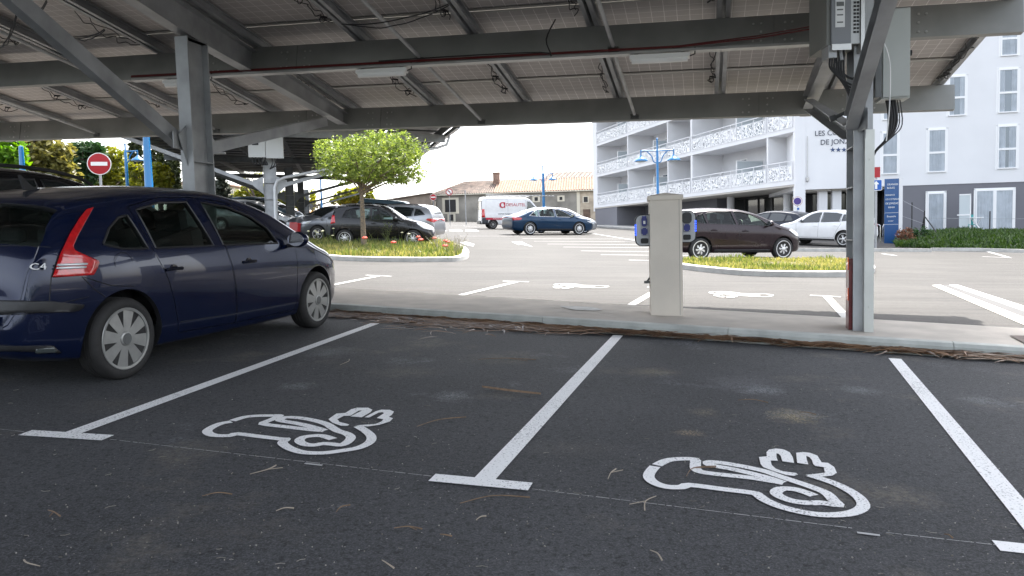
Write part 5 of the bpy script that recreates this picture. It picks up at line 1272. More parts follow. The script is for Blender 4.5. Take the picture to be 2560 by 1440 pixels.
a=mpx(2406); g=MB(); g.bx(a-.2,a+.2,-1.1,-1.06,zt_-.35,zt_+.2); loc(Mt,'backrest',g,Mtq,ch)
g=MB(); g.bx(a-.2,a+.2,-1.5,-1.1,zt_-.38,zt_-.34); loc(Mt,'seat',g,Mtq,ch)
for q in(-1,1):
    for e in(-1.5,-1.12):
        g=MB(); g.tube([(a+q*.18,e,zt_-.36),(a+q*.2,e,zt_-.8)],.02,6); loc(Mt,'leg',g,Mtq,ch)
# terrace slab and hedge bank
def bank(pxs,y0,y1):
    pass
# ------------------------------------------------------------ old farmhouse
M_stone=mat('old_render',(.27,.255,.225),.9,noise=.35,nscale=.45,bump=.2,bscale=8)
M_stone2=mat('stone_wall',(.42,.36,.28),.9,noise=.3,nscale=1.2)
M_trim=mat('cream_stone',(.60,.56,.46),.85)
def tilemat(name,c,d,sc=2.9):
    m=mat(name,c,.9); nt=m.node_tree; L=nt.links.new; b=nt.nodes['Principled BSDF']; tc=nt.nodes.new('ShaderNodeTexCoord')
    n=nt.nodes.new('ShaderNodeTexNoise'); n.inputs['Scale'].default_value=1.3; n.inputs['Detail'].default_value=8; L(tc.outputs['Object'],n.inputs[0])
    x=nt.nodes.new('ShaderNodeMix'); x.data_type='RGBA'; r=nt.nodes.new('ShaderNodeMapRange'); r.inputs[1].default_value=.35; r.inputs[2].default_value=.65; L(n.outputs[0],r.inputs[0]); L(r.outputs[0],x.inputs[0])
    x.inputs[6].default_value=(*d,1); x.inputs[7].default_value=(*c,1); L(x.outputs[2],b.inputs['Base Color']); return m
M_tile1=tilemat('old_clay_tiles',(.26,.20,.165),(.10,.085,.075)); M_tile2=tilemat('pink_clay_tiles',(.33,.215,.155),(.23,.14,.10))
M_tiled=mat('old_trough_shade',(.035,.03,.027),.9); M_tiled2=mat('trough_shade',(.13,.08,.055),.9)  # dark trough faces: shade between the tile rows put into the colour
def fp(px,py,Y): return at(px,py,Y)
def house(name,label,fx0,fx1,Y,ywall,yeave,yridge_y,depth,hip0,m_wall,m_roof,ridge_rise,tile=.55,parts=True,rx=None):
    pass
FY=108.
def corr_roof(g,e0,e1,r0,r1,n,amp):
    """corrugated tile slope between eave line e0-e1 and ridge line r0-r1"""
    V=[];up=((e1-e0).cross(r0-e0)).normalized(); up=up if up.z>0 else -up
    for i in range(n*4+1):
        t=i/(n*4); o=amp*(1 if i%4 in(1,2) else -1)
        V.append(e0.lerp(e1,t)+up*o); V.append(r0.lerp(r1,t)+up*o)
    for i in range(n*4):
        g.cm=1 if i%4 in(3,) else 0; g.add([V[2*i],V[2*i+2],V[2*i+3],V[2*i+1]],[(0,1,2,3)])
    g.cm=0
farm=thing('old_farmhouse','long old farmhouse with grey rendered wall, clay tile roof and brick chimney','farmhouse')
A=fp(1083,560,FY); B=fp(1640,556,FY-3.5); zE=fp(1083,487,FY).z; zR=fp(1300,451,FY+5).z
ax_=(B-A); ax_.z=0; Lh=ax_.length; ax_.normalize(); ay=Vector((-ax_.y,ax_.x,0)); MF=frame((A.x,A.y,0),ax_,ay)
g=MB(); g.bx(0,Lh,0,10,A.z-2,zE); loc(MF,'wall',g,M_stone,farm)
def fx(px): u=(px-1280)/FPX; return (u*A.y-A.x)/(ax_.x-u*ax_.y)
def fz(px,py): return at(px,py,A.y+ax_.y*fx(px)).z
g=MB(); xr=fx(1240); xh=fx(1155)
corr_roof(g,Vector((-.4,-.5,zE)),Vector((xr,-.5,zE)),Vector((xh,5,zR)),Vector((xr,5,zR)),27,.07)
g.poly([(-.4,-.5,zE),(xh,5,zR),(-.4,10.5,zE)]); g.poly([(xh,5,zR),(xr,5,zR),(xr,10.5,zE),(-.4,10.5,zE)]); loc(MF,'roof',g,[M_tile1,M_tiled],farm)
g=MB(); corr_roof(g,Vector((xr+.01,-.5,zE+.02)),Vector((Lh,-.5,zE+.02)),Vector((xr+.01,5,zR+.04)),Vector((Lh,5,zR+.04)),62,.06); g.poly([(xr+.01,5,zR+.04),(Lh,5,zR+.04),(Lh,10.5,zE),(xr+.01,10.5,zE)]); loc(MF,'roof',g,[M_tile2,M_tiled2],farm)
g=MB(); g.bx(-.35,Lh,-.5,-.05,zE-.16,zE-.03); loc(MF,'eaves',g,M_trim,farm)
x=fx(1240); g=MB(); g.bx(x-.45,x+.45,3.2,4.2,zR-1.6,zR+1.05); g.bx(x-.52,x+.52,3.1,4.3,zR+.85,zR+.95); loc(MF,'chimney',g,mat('old_brick',(.26,.17,.13),.9,noise=.4,nscale=3),farm)
for (xa,xb,ya,yb,fr) in ((1119,1146,499,530,.4),(1129,1139,536,552,.28),(1342,1350,493,502,.3),(1404,1411,492,500,.3),(1414,1422,532,548,.28),(1464,1474,492,505,.15)):
    a,b,z1,z0=fx(xa),fx(xb),fz((xa+xb)/2,ya),fz((xa+xb)/2,yb); g=MB(); g.bx(a-fr,b+fr,-.06,-.003,z0-fr*.6,z1+fr*.6); o=loc(MF,'window',g,M_trim,farm)
    g=MB(); g.bx(a,b,-.10,-.062,z0,z1); part('pane',g,M_black,o)
for px in (1083,1447):
    a=fx(px); g=MB(); g.bx(a-.02,a+.4,-.05,-.002,A.z-2,zE-.2); loc(MF,'quoin',g,M_trim,farm)
a=fx(1455); g=MB(); g.bx(a,Lh,-.03,-.004,A.z-2,zE-.2); loc(MF,'stone_bay',g,M_stone2,farm)
a,b=fx(1462),fx(1480); g=MB(); g.bx(a,b,-.08,-.032,fz(1470,556),fz(1470,523)); loc(MF,'door',g,mat('old_wood',(.13,.085,.06),.8,noise=.3,nscale=4),farm)
# second roof behind
fb=thing('rear_farm_building','taller tiled roof of a building rising behind the farmhouse','farm building')
MB2=frame((A.x,A.y,0),ax_,ay); YB=FY+14
x0=fx(1320)*1.12; zr2=at(1400,433,YB+3).z
g=MB(); g.bx(x0,x0+26,13,21,A.z,zr2-1.3); loc(MB2,'wall',g,M_stone2,fb)
g=MB(); corr_roof(g,Vector((x0-.3,12.5,zr2-1.4)),Vector((x0+26,12.5,zr2-1.4)),Vector((x0+.9,17,zr2)),Vector((x0+26,17,zr2)),38,.07); g.poly([(x0+.9,17,zr2),(x0+26,17,zr2),(x0+26,21.5,zr2-1.4),(x0-.3,21.5,zr2-1.4)]); g.poly([(x0-.3,12.5,zr2-1.4),(x0+.9,17,zr2),(x0-.3,21.5,zr2-1.4)]); loc(MB2,'roof',g,[M_tile1,M_tiled],fb)
# lean-to barn on the left
bn_=thing('open_barn','low brown lean-to barn with a dark opening left of the farmhouse','barn')
M_barn=mat('barn_wall',(.23,.19,.155),.9,noise=.3,nscale=.8)
Yb=104.; pA,pB=at(975,555,Yb),at(1081,556,Yb); g=MB()
zt0,zt1=at(975,499,Yb).z,at(1081,483,Yb).z; zo=at(1060,510,Yb).z; zg=gz(pA.x,Yb)-1
g.prism([(pA.x,Yb,zt0-1.3),(pB.x,Yb,zo),(pB.x,Yb,zt1-.1),(at(1045,500,Yb).x,Yb,at(1045,489,Yb).z),(pA.x,Yb,zt0-.15)],(0,.5,0)); part('lintel_wall',g,M_barn,bn_)
g=MB(); g.bx(pB.x-.5,pB.x,Yb-.02,Yb+.6,zg,zo+.05); g.bx(at(1035,500,Yb).x-.4,at(1035,500,Yb).x,Yb-.02,Yb+.6,zg,zo); g.bx(pA.x,at(1035,500,Yb).x-.4,Yb,Yb+.5,zg,zo-.2); part('pier',g,M_barn,bn_)
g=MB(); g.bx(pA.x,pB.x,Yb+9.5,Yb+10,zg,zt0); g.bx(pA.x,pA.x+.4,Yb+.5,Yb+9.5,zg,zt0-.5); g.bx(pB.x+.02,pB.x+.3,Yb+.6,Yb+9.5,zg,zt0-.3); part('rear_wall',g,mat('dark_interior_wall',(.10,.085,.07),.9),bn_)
g=MB(); V=[Vector((pA.x-.4,Yb-.4,zt0-.1)),Vector((pB.x+.1,Yb-.4,zt1-.02)),Vector((pB.x+.1,Yb+10,zt1)),Vector((pA.x-.4,Yb+10,zt0))]; g.prism(V,(0,0,.14)); part('roof',g,M_tile1,bn_)
# distant pale house at the left
dh=thing('distant_house','small pale house far behind the conifers left of the carport column','house')
p=at(474,478,70.); g=MB(); g.bx(p.x-1.1,p.x+3,70,75,p.z-3,p.z+.55); part('wall',g,M_trim,dh)
g=MB(); g.prism([(p.x-1.7,69.5,p.z+.5),(p.x+3.3,69.5,p.z+.5),(p.x+3.3,69.5,p.z+.62),(p.x+1,69.5,p.z+1.1),(p.x-1.7,69.5,p.z+.65)],(0,6,0)); part('roof',g,M_tile2,dh)
g=MB(); g.bx(p.x+.1,p.x+.9,69.97,69.998,p.z-.9,p.z+.1); part('window',g,M_win,dh)
# ------------------------------------------------------------ second carport behind
q_=Vector((-.225,.974,0)).normalized(); p_=Vector((.974,.225,0)).normalized()
cp2=thing('solar_carport','second steel solar carport running away at the left behind the tree','carport')
D0=Vector((-9.03,29.3,0)); KQ=1.22
def Q(a,b,z): 
    v=D0+q_*a*KQ+p_*b*KQ; return Vector((v.x,v.y,z*KQ-.12+H+a*.028))
posts=[0,11.3,24.6]
for k,a in enumerate(posts+[36.]):
    g=MB(); b0=Q(a,0,0); base=Vector((b0.x,b0.y,gz(b0.x,b0.y)-.02)); top=Q(a,0,3.15)
    w_=.46
    g.ibeam(base,top,.2,w_,.014,.009,up=p_)
    for z in (1.35,1.95): c=Q(a,0,z); 
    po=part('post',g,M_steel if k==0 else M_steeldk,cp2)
    g=MB(); 
    for z in(1.4,1.9): g.box(Q(a,0,z),(.44,.19,.012),Matrix((p_,q_,Vector((0,0,1)))).transposed())
    part('stiffener',g,M_steel,po)
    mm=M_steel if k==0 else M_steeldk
    for b1,z1 in ((-4.6,3.55),(5.0,3.12)):
        g=MB(); s_=1 if b1>0 else -1; g.bar(Q(a-.02,s_*.28,1.80),Q(a-.02,b1,z1-.05),.12,.14); part('brace',g,mm,cp2)
        g=MB(); g.prism([Q(a-.08,s_*.2,1.55),Q(a-.08,s_*.2,2.1),Q(a-.08,s_*.5,1.98),Q(a-.08,s_*.5,1.82)],q_*.015); part('gusset',g,mm,po)
    if k<3:
        g=MB(); g.ibeam(Q(a,-5.2,3.62),Q(a,5.5,3.28),.16,.3,up=(0,0,1)); part('rafter',g,mm,cp2)
RA,RB=-2.2,27.
def rz(b,up=0): return 3.62+(b+5.2)*(-.34/10.7)+.2+up
for b in (-5.1,-3.4,-1.6,.2,2.0,3.8,5.35):
    g=MB(); g.bar(Q(RA,b,rz(b)),Q(RB,b,rz(b)),.08,.24); part('purlin',g,M_steeldk,cp2)
n=int((RB-RA)/1.3)
for i in range(n):
    g=MB(); a=RA+1.3*i+.65
    g.bar(Q(a,-5.4,rz(-5.4,.15)),Q(a,5.6,rz(5.6,.15)),.07,.07); part('rail',g,M_steeldk,cp2)
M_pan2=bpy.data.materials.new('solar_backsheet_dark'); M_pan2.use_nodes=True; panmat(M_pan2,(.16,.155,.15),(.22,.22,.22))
for i in range(n):
    for j in range(6):
        a=RA+1.3*i; b0=-5.45+1.85*j; g=MB()
        V=[Q(a+.01,b0+.01,rz(b0,.22)),Q(a+1.28,b0+.01,rz(b0,.22)),Q(a+1.28,b0+1.78,rz(b0+1.78,.22)),Q(a+.01,b0+1.78,rz(b0+1.78,.22))]
        if i*6+j<100: g.prism(V,(0,0,.035)); part('solar_panel',g,[M_pan2],cp2)
        else:
            if i*6+j==100: rest=MB()
            rest.prism(V,(0,0,.035))
o=part('solar_panel',rest,M_pan2,cp2); o['kind']='stuff'
g=MB(); g.cbeam(Q(RA-.1,5.62,rz(5.6,-.08)),Q(RB,5.62,rz(5.6,-.08)),.14,.15,.01,(0,0,1),-1); part('gutter',g,M_alu,cp2)
g=MB(); g.bar(Q(RA-.03,-5.4,rz(-5.4,.10)),Q(RA-.03,5.6,rz(5.6,.10)),.03,.22); part('edge_trim',g,M_alu,cp2)
# downpipe on the near post: from gutter back to the post, then down
g=MB(); zb=gz(Q(0,.2,0).x,Q(0,.2,0).y)
g.tube([Q(-.3,5.6,rz(5.6,-.15)),Q(-.3,5.5,rz(5.6,-.42)),Q(-.3,5.2,rz(5.6,-.52)),Q(-.3,.45,2.05),Q(-.3,.22,1.95),Q(-.3,.14,1.75),Vector((*Q(-.3,.12,0).xy,zb+.1))],.058,10); part('downpipe',g,mat('zinc_pipe',(.58,.59,.60),.4,.3),cp2,True)
# boxes on the post of the second carport
iv=thing('solar_inverter','pair of pale inverter boxes high on the near post of the second carport','inverter',M=frame(Q(-.42,-.05,2.95),p_,q_))
Mi=mat('pale_inverter',(.52,.53,.52),.5)
g=MB(); g.bx(-.62,-.02,-.1,.15,-.36,.38); g.bx(.0,.62,-.12,.15,-.40,.40); part('casing',g,Mi,iv)
g=MB(); g.bx(-.48,-.25,-.105,-.101,.08,.16); part('display',g,M_black,iv)
g=MB(); 
for k in range(5): g.tube(smooth([(-.5+k*.12,0,-.36),(-.45+k*.1,-.05,-.6),(-.2+k*.06,-.02,-.62),(-.05,0,-.45)],3),.022,5)
for k in range(3): g.tube(smooth([(.2+k*.1,0,-.4),(.2+k*.1,-.05,-.62),(.1,0,-.8)],3),.018,5)
part('cable_bundle',g,M_black,iv,True)
for k,(a,b) in enumerate(((6,-2.5),(6,2.6))):
    g=MB(); g.tube([Q(a,b-.5,rz(b,-.4)),Q(a,b+.5,rz(b,-.4))],.05,8); o=part('ceiling_light',g,M_white,None,True); tag(o,('pale tube light under the second carport roof left of the inverter boxes','pale tube light under the second carport roof right of the inverter boxes')[k],'light','lights under the second carport')
# ------------------------------------------------------------ blue street lamps
def lampmesh(root,h,arms,arm=.75,base_r=.10,top=.9,ah=None):
    ah=ah or h*.87
    g=MB(); g.lathe([(base_r*1.25,0),(base_r*1.25,.12),(base_r,.16),(base_r*.9,h*.35),(base_r*.62,h*.36),(base_r*.55,ah),(base_r*.35,ah+.05),(base_r*.33,h),(base_r*.5,h+.05),(0,h+.1)],(0,0,0),(0,0,1),14); part('pole',g,M_blue,root,True)
    for s in arms:
        g=MB(); g.tube([(0,0,ah),(s*arm,0,ah+.02)],.035,8); g.tube(smooth([(0,0,ah-.6),(s*arm*.22,0,ah-.52),(s*arm*.35,0,ah-.25),(s*arm*.62,0,ah-.03)],4),.028,6); g.tube([(s*arm,0,ah+.06),(s*arm,0,ah-.28)],.035,8); o=part('arm',g,M_blue,root,True)
        g=MB(); g.lathe([(.04,.02),(.07,-.02),(.12,-.08),(.25,-.16),(.33,-.24),(.34,-.27),(.30,-.265),(0,-.25)],(s*arm,0,ah-.22),(0,0,1),18); l=part('lamp_shade',g,M_blue,o,True)
        g=MB(); g.lathe([(.2,0),(.16,-.06),(0,-.09)],(s*arm,0,ah-.475),(0,0,1),14); part('bulb_glass',g,M_frost,l,True)
def stlamp(px,ytop,Y,label,arms,rz=0.,**k):
    p=at(px,ytop,Y); b=on(p.x,p.y); h=p.z-b.z-.1
    r=thing('street_lamp',label,'street lamp',b,rz,'blue street lamps'); lampmesh(r,h,arms,**k); return r
stlamp(1642.5,344,38.,'blue twin-arm street lamp in front of the balcony building',(-1,1),ah=38*.0+ (at(1642,377,38).z-on(at(1642,344,38).x,38).z),arm=.80,base_r=.11)
p=at(1357,412,62.); bz_=on(p.x,62).z
stlamp(1357,412,62.,'blue twin-arm street lamp rising behind the white van',(-1,1),ah=at(1357,435,62).z-bz_,arm=.75,base_r=.19)
p=at(312,357,40.); stlamp(312,357,40.,'blue single-arm street lamp right of the round red sign',(1,),ah=at(312,379,40).z-on(p.x,40).z,arm=.62,base_r=.13)
for px,yt,Y,r0,lab in ((363,300,24.,.145,'thick blue pole between the single-arm lamp and the dark conifers'),(52,366,30.,.13,'thick blue pole cut off short in front of the bright green tree'),(801,440,66.,.10,'thin blue pole beyond the second carport')):
    p=at(px,yt,Y); b=on(p.x,p.y); o=thing('blue_pole',lab,'pole',b); g=MB(); h=p.z-b.z
    g.lathe([(r0*1.25,0),(r0*1.25,.15),(r0,.2),(r0*.78,h*.7),(r0*.6,h),(0,h+.03)],(0,0,0),(0,0,1),14); part('shaft',g,M_blue,o,True); g=MB(); g.lathe([(r0*1.5,0),(r0*1.5,.03),(0,.03)],(0,0,0),(0,0,1),14); part('base_plate',g,M_blue,o)
# ------------------------------------------------------------ road signs
def pole(root,h,r=.03): g=MB(); g.tube([(0,0,-.05),(0,0,h)],r,10); return part('pole',g,M_steel,root,True)
def disc(root,z,r,rim,face,y=-.04):
    g=MB(); g.lathe([(0,0),(r,0),(r,.012),(0,.012)],(0,y,z),(0,-1,0),36); o=part('sign_plate',g,rim,root,True,30)
    g=MB(); g.lathe([(0,0),(r*.93,0),(r*.93,.003),(0,.003)],(0,y-.012,z),(0,-1,0),36); part('sign_face',g,face,o); return o
M_sred=mat('sign_red',(.36,.005,.012),.35); M_swh=mat('sign_white',(.78,.78,.76),.4); M_sblue=mat('sign_blue',(.006,.10,.42),.35)
def sign_noentry(px,py,Y,r,label):
    p=at(px,py,Y); b=on(p.x,p.y); z=p.z-b.z; ang=math.atan2(p.x,p.y)
    o=thing('no_entry_sign',label,'road sign',b,-ang*.6); pole(o,z+r*.8); d=disc(o,z,r,M_swh,M_sred)
    g=MB(); g.bx(-r*.68,r*.68,-.062,-.056,z-r*.17,z+r*.17); part('bar',g,M_swh,d)
sign_noentry(249,410,19.5,.275,'large round red no-entry sign in front of the hedge at the left')
sign_noentry(1083,493,72.,.30,'small round red no-entry sign in front of the farmhouse corner')
p=at(1123,480,80.); b=on(p.x,p.y); z=p.z-b.z; o=thing('no_turn_sign','round white sign with red ring and a crossed turning arrow by the farmhouse window','road sign',b); pole(o,z+.3); d=disc(o,z,.36,M_sred,M_sred)
g=MB(); g.lathe([(0,0),(.27,0),(.27,.003),(0,.003)],(0,-.056,z),(0,-1,0),30); part('sign_face',g,M_swh,d)
g=MB(); g.bar((.09,-.063,z-.2),(.09,-.063,z+.02),.006,.06,(1,0,0)); g.bar((.09,-.063,z+.02),(-.06,-.063,z+.1),.006,.06,(1,0,0)); g.prism([(-.16,-.065,z+.12),(-.03,-.065,z+.2),(-.05,-.065,z+.02)],(0,.004,0)); part('arrow',g,M_black,d)
g=MB(); g.bar((-.2,-.07,z+.2),(.2,-.07,z-.2),.006,.05,(1,0,0)); part('slash',g,M_sred,d)
p=at(1163,480,82.); b=on(p.x,p.y); o=thing('metal_post','thin grey post against the farmhouse wall right of the barred window','post',b); g=MB(); g.tube([(0,0,0),(0,0,p.z-b.z+.1)],.05,8); part('shaft',g,M_steel,o,True); g=MB(); g.box((0,0,p.z-b.z+.1),(.14,.14,.12)); part('cap',g,M_steel,o)
# one-way arrow sign with the red board above, right of the post
Y=30.; p=at(2190,463,Y); b=on(p.x,p.y); z=p.z-b.z; o=thing('arrow_sign','blue square sign with a white upward arrow and a red board above it','road sign',b,-.35); pole(o,at(2190,420,Y).z-b.z,.045)
g=MB(); r=.20; g.prism([(x,-.055,zz) for x,zz in rrect(.0,z,.42,.42,.04)],(0,.01,0)); d=part('sign_plate',g,M_swh,o)
g=MB(); g.prism([(x,-.062,zz) for x,zz in rrect(.0,z,.38,.38,.03)],(0,.006,0)); part('sign_face',g,M_sblue,d)
g=MB(); g.prism([(x+.0,-.068,z+zz) for x,zz in((-.04,-.15),(.04,-.15),(.04,.03),(.11,.03),(0,.16),(-.11,.03),(-.04,.03))],(0,.004,0)); part('arrow',g,M_swh,d)
g=MB(); z2=at(2190,431,Y).z-b.z; g.bx(-.16,.14,-.06,-.05,z2-.2,z2+.2); part('red_board',g,M_sred,o)
# round purple-blue parking sign by the entrance
Y=37.; p=at(1993.5,503,Y); b=on(p.x,p.y); z=p.z-b.z; o=thing('no_parking_sign','small round purple-blue sign with red ring and white plates near the hotel entrance','road sign',b,-.3); pole(o,z+.2); d=disc(o,z,.22,M_sred,M_swh)
g=MB(); g.lathe([(0,0),(.17,0),(.17,.003),(0,.003)],(0,-.057,z),(0,-1,0),26); part('sign_face',g,mat('sign_violet',(.07,.035,.22),.4),d)
g=MB(); g.bx(-.15,.15,-.05,-.04,z-.45,z-.27); g.bx(-.13,.13,-.05,-.04,z-.62,z-.48); o2=part('sub_plate',g,M_swh,o); g=MB(); g.bx(-.02,.08,-.054,-.0505,z-.42,z-.31); part('pictogram',g,M_sblue,o2)
# blue totem
Y=36.; p=at(2228,603,Y); b=on(p.x,p.y,-.05); zt1=at(2228,447,Y).z; h=zt1-b.z; tt=thing('totem_sign','tall dark blue totem sign with white lettering beside the hotel entrance','sign',M=frame(b,Vector((.93,-.34,0)),Vector((.34,.93,0))))
g=MB(); g.bx(-.30,.30,-.06,.06,0,h); part('panel',g,mat('totem_blue',(.006,.065,.21),.25,coat=.3),tt)
g=MB(); g.bx(.302,.46,-.07,.07,0,h+.02); part('side_post',g,M_wall,tt)
def ttx(s,z,size,x=-.26): text('lettering',s,size,M_swh,tt,frame((x,-.064,z),(1,0,0),(0,0,1)),.003,'LEFT',.85)
ttx('ORANGES',h-.30,.12,-.2); ttx('BLEUES',h-.46,.12,-.2); ttx('RÉSIDENCE',h-.78,.09); ttx('LES COTEAUX',h-.98,.105); ttx('DE JONZAC',h-1.18,.12); ttx('****',h-1.42,.2,-.15); ttx('Brasserie',h-1.78,.12,-.2); ttx('OUVERT',h-1.98,.07,-.15)
g=MB()
for z in (h-1.58,h-2.12): g.bx(-.29,.29,-.063,-.0605,z,z+.012)
part('line',g,M_swh,tt)
# luggage trolley hoops at the entrance
o=thing('cycle_stand','pair of steel hoops beside the totem sign','cycle stand',on(*at(2205,600,37).xy)); 
for k in(0,1):
    g=MB(); x=-.25+k*.3; g.tube(smooth([(x,0,0),(x,0,.7),(x+.08,0,.85),(x+.16,0,.7),(x+.16,0,0)],4),.025,8); part('hoop',g,M_chrome,o,True)
# fence along the hotel terrace
fe=thing('wire_fence','dark wire fence with slanted end stay above the green bank','fence'); fps=[(2255,568,498,39.5),(2280,577,506,38.5),(2311,595,527,36.5),(2475,610,528,37.)]
for i,(px,yb,yt,Y) in enumerate(fps):
    a,b_=at(px,yb+6,Y),at(px,yt,Y); g=MB(); g.tube([(b_.x,b_.y,a.z-.5),b_],.028,6); part('post',g,M_black,fe,True)
g=MB(); a=at(2311,540,36.5); g.tube([a,at(2360,606,35.)],.03,6); g.tube([a,at(2304,578,37.5)],.03,6); part('stay',g,M_black,fe,True)
g=MB()
for (x0,y0,Y0),(x1,y1,Y1) in (((2255,500,39.5),(2311,530,36.5)),((2311,545,36.5),(2475,547,37.)),((2475,547,37.),(2600,547,37.5)),((2311,585,36.5),(2475,582,37.)),((2475,582,37.),(2600,580,37.5)),((2255,540,39.5),(2311,560,36.5))): g.tube([at(x0,y0,Y0),at(x1,y1,Y1)],.007,4)
part('wire',g,M_steel,fe)
# rail-like light bollard base behind charging post etc.
# ------------------------------------------------------------ kerbed grass islands
def island(name,label,outline,h=.12,w=.2):
    P=[G(x,y) for x,y in outline]; n=len(P); c=sum(P,Vector())/n
    P=smooth(P+[P[0]],4)[:-1]; n=len(P)
    if sum(P[i].x*P[(i+1)%n].y-P[(i+1)%n].x*P[i].y for i in range(n))<0: P=P[::-1]
    inn=[]
    for i in range(n):
        d=(P[(i+1)%n]-P[i-1]); d.z=0; d.normalize(); inn.append(P[i]+Vector((-d.y,d.x,0))*w)
    g=MB(); V=[on(p.x,p.y,-.05) for p in P]+[on(p.x,p.y,h-.015) for p in P]+[on(p.x+(q.x-p.x)*.12,p.y+(q.y-p.y)*.12,h) for p,q in zip(P,inn)]+[on(q.x,q.y,h) for q in inn]+[on(q.x,q.y,-.05) for q in inn]
    g.add(V,[(k*n+i,k*n+(i+1)%n,(k+1)*n+(i+1)%n,(k+1)*n+i) for k in range(4) for i in range(n)]); struct('kerb',g,mat('pale_kerb',(.46,.45,.42),.85,noise=.15,nscale=4))
    g=MB(); cc=sum(inn,Vector())/n; cc=on(cc.x,cc.y,h+.02); V=[on(q.x,q.y,h-.03) for q in inn]+[cc]; g.add(V,[(i,(i+1)%n,n) for i in range(n)]); struct('soil',g,mat('dry_soil',(.16,.12,.08),.95,noise=.3,nscale=4)); return inn
i1=island('island','',[(700,618),(740,636),(838,650),(977,654.5),(1100,654.5),(1150,652.5),(1172,643),(1165,626),(1130,613),(1060,608),(940,606),(820,607),(740,609)])
i2=island('island','',[(1640,660),(1715,674),(1850,688),(1980,692),(2100,692.5),(2168,689),(2188,677),(2160,664),(2080,657),(1950,656.5),(1800,657),(1690,656)])
def pin(x,y,P):
    c=False
    for a,b in zip(P,P[1:]+P[:1]):
        if (a.y>y)!=(b.y>y) and x<(b.x-a.x)*(y-a.y)/(b.y-a.y)+a.x: c=not c
    return c
def blades(name,label,P,n,hf,m,wd=.012,up=.1,seed=1,cat='grass',lean=.35,zf=None):
    r=random.Random(seed); x0,x1=min(p.x for p in P),max(p.x for p in P); y0,y1=min(p.y for p in P),max(p.y for p in P); V=[];Fc=[];k=0
    while k<n:
        x,y=r.uniform(x0,x1),r.uniform(y0,y1)
        if not pin(x,y,P): continue
        k+=1; h=hf(x,y,r); z=(zf(x,y) if zf else gz(x,y))+up; a=r.uniform(0,6.28); dx,dy=math.cos(a)*wd,math.sin(a)*wd; lx,ly=r.gauss(0,lean)*h,r.gauss(0,lean)*h; i=len(V)
        V+=[(x-dx,y-dy,z-.03),(x+dx,y+dy,z-.03),(x+lx*.4+dx*.8,y+ly*.4+dy*.8,z+h*.6),(x+lx*.4-dx*.8,y+ly*.4-dy*.8,z+h*.6),(x+lx,y+ly,z+h)]
        Fc+=[(i,i+1,i+2,i+3),(i+3,i+2,i+4)]
    me=bpy.data.meshes.new(name); me.from_pydata(V,[],Fc); me.materials.append(m); o=link(name,me); tag(o,label,cat,kind='stuff'); return o
M_gr=leafmat('grass_green',(.05,.085,.02),(.17,.19,.05),.4); M_gry=leafmat('grass_yellow',(.16,.18,.045),(.34,.30,.11),.4); M_grd=leafmat('bank_green',(.02,.05,.01),(.07,.115,.025),.3)
nz=lambda x,y: .5+.5*math.sin(x*1.7+math.sin(y*2.3)*1.3)*math.sin(y*1.9+x*.7)
blades('grass','wild grass and weeds on the island under the tree',i1,9000,lambda x,y,r: (.07+.20*nz(x,y)**2)*r.uniform(.5,1.3)*(1 if r.random()<.95 else 1.7),M_gr,.013,.1,1)
blades('dry_grass','yellowish low grass on the island under the tree',i1,7000,lambda x,y,r:.14*r.uniform(.4,1.4),M_gry,.013,.1,2)
blades('grass','low green and yellow grass on the right kerbed island',i2,6500,lambda x,y,r:(.03+.13*nz(x,y)**3)*r.uniform(.5,1.4),M_gr,.010,.1,3)
blades('dry_grass','low dry yellow grass on the right kerbed island',i2,6500,lambda x,y,r:.07*r.uniform(.4,1.5),M_gry,.010,.1,4)
# thin wild stalks and poppies
def stalks(label,spots,m_head,name='wild_flower',hh=(.35,.55),hr=.03):
    for k,(px,py) in enumerate(spots):
        b=G(px,py,.1); r=random.Random(k+px); h=r.uniform(*hh); o=thing(name,label,'flower',b,group=name.replace('_',' ')+'s on the island')
        tip=Vector((r.uniform(-.1,.1),r.uniform(-.1,.1),h)); g=MB(); g.tube([(0,0,-.02),tip*.5+Vector((.02,0,0)),tip],.006,4); part('stem',g,M_gr,o)
        g=MB(); 
        for q in range(5): a=q*1.257; c=tip+Vector((math.cos(a)*hr*.8,math.sin(a)*hr*.8,.0)); g.box(c,(hr*1.5,hr*1.5,hr*.7),Matrix.Rotation(a,3,'Z')@Matrix.Rotation(.5,3,'Y'))
        part('petals',g,m_head,o)
M_pop=mat('poppy_red',(.62,.05,.015),.6); M_daisy=mat('daisy_pale',(.7,.68,.45),.6)
stalks('red poppy in the grass on the kerbed island by the tree',[(1088,628),(1127,630),(1107,634),(1043,622),(917,640),(1060,644),(1120,648),(990,642)],M_pop,'poppy',(.3,.5),.045)
stalks('small pale flower head on a thin stalk at the left end of the island',[(785,612),(795,618),(803,612),(812,622),(790,606),(826,618),(776,616),(835,610),(1000,616),(1020,624)],M_daisy,'pale_flower',(.35,.6),.028)
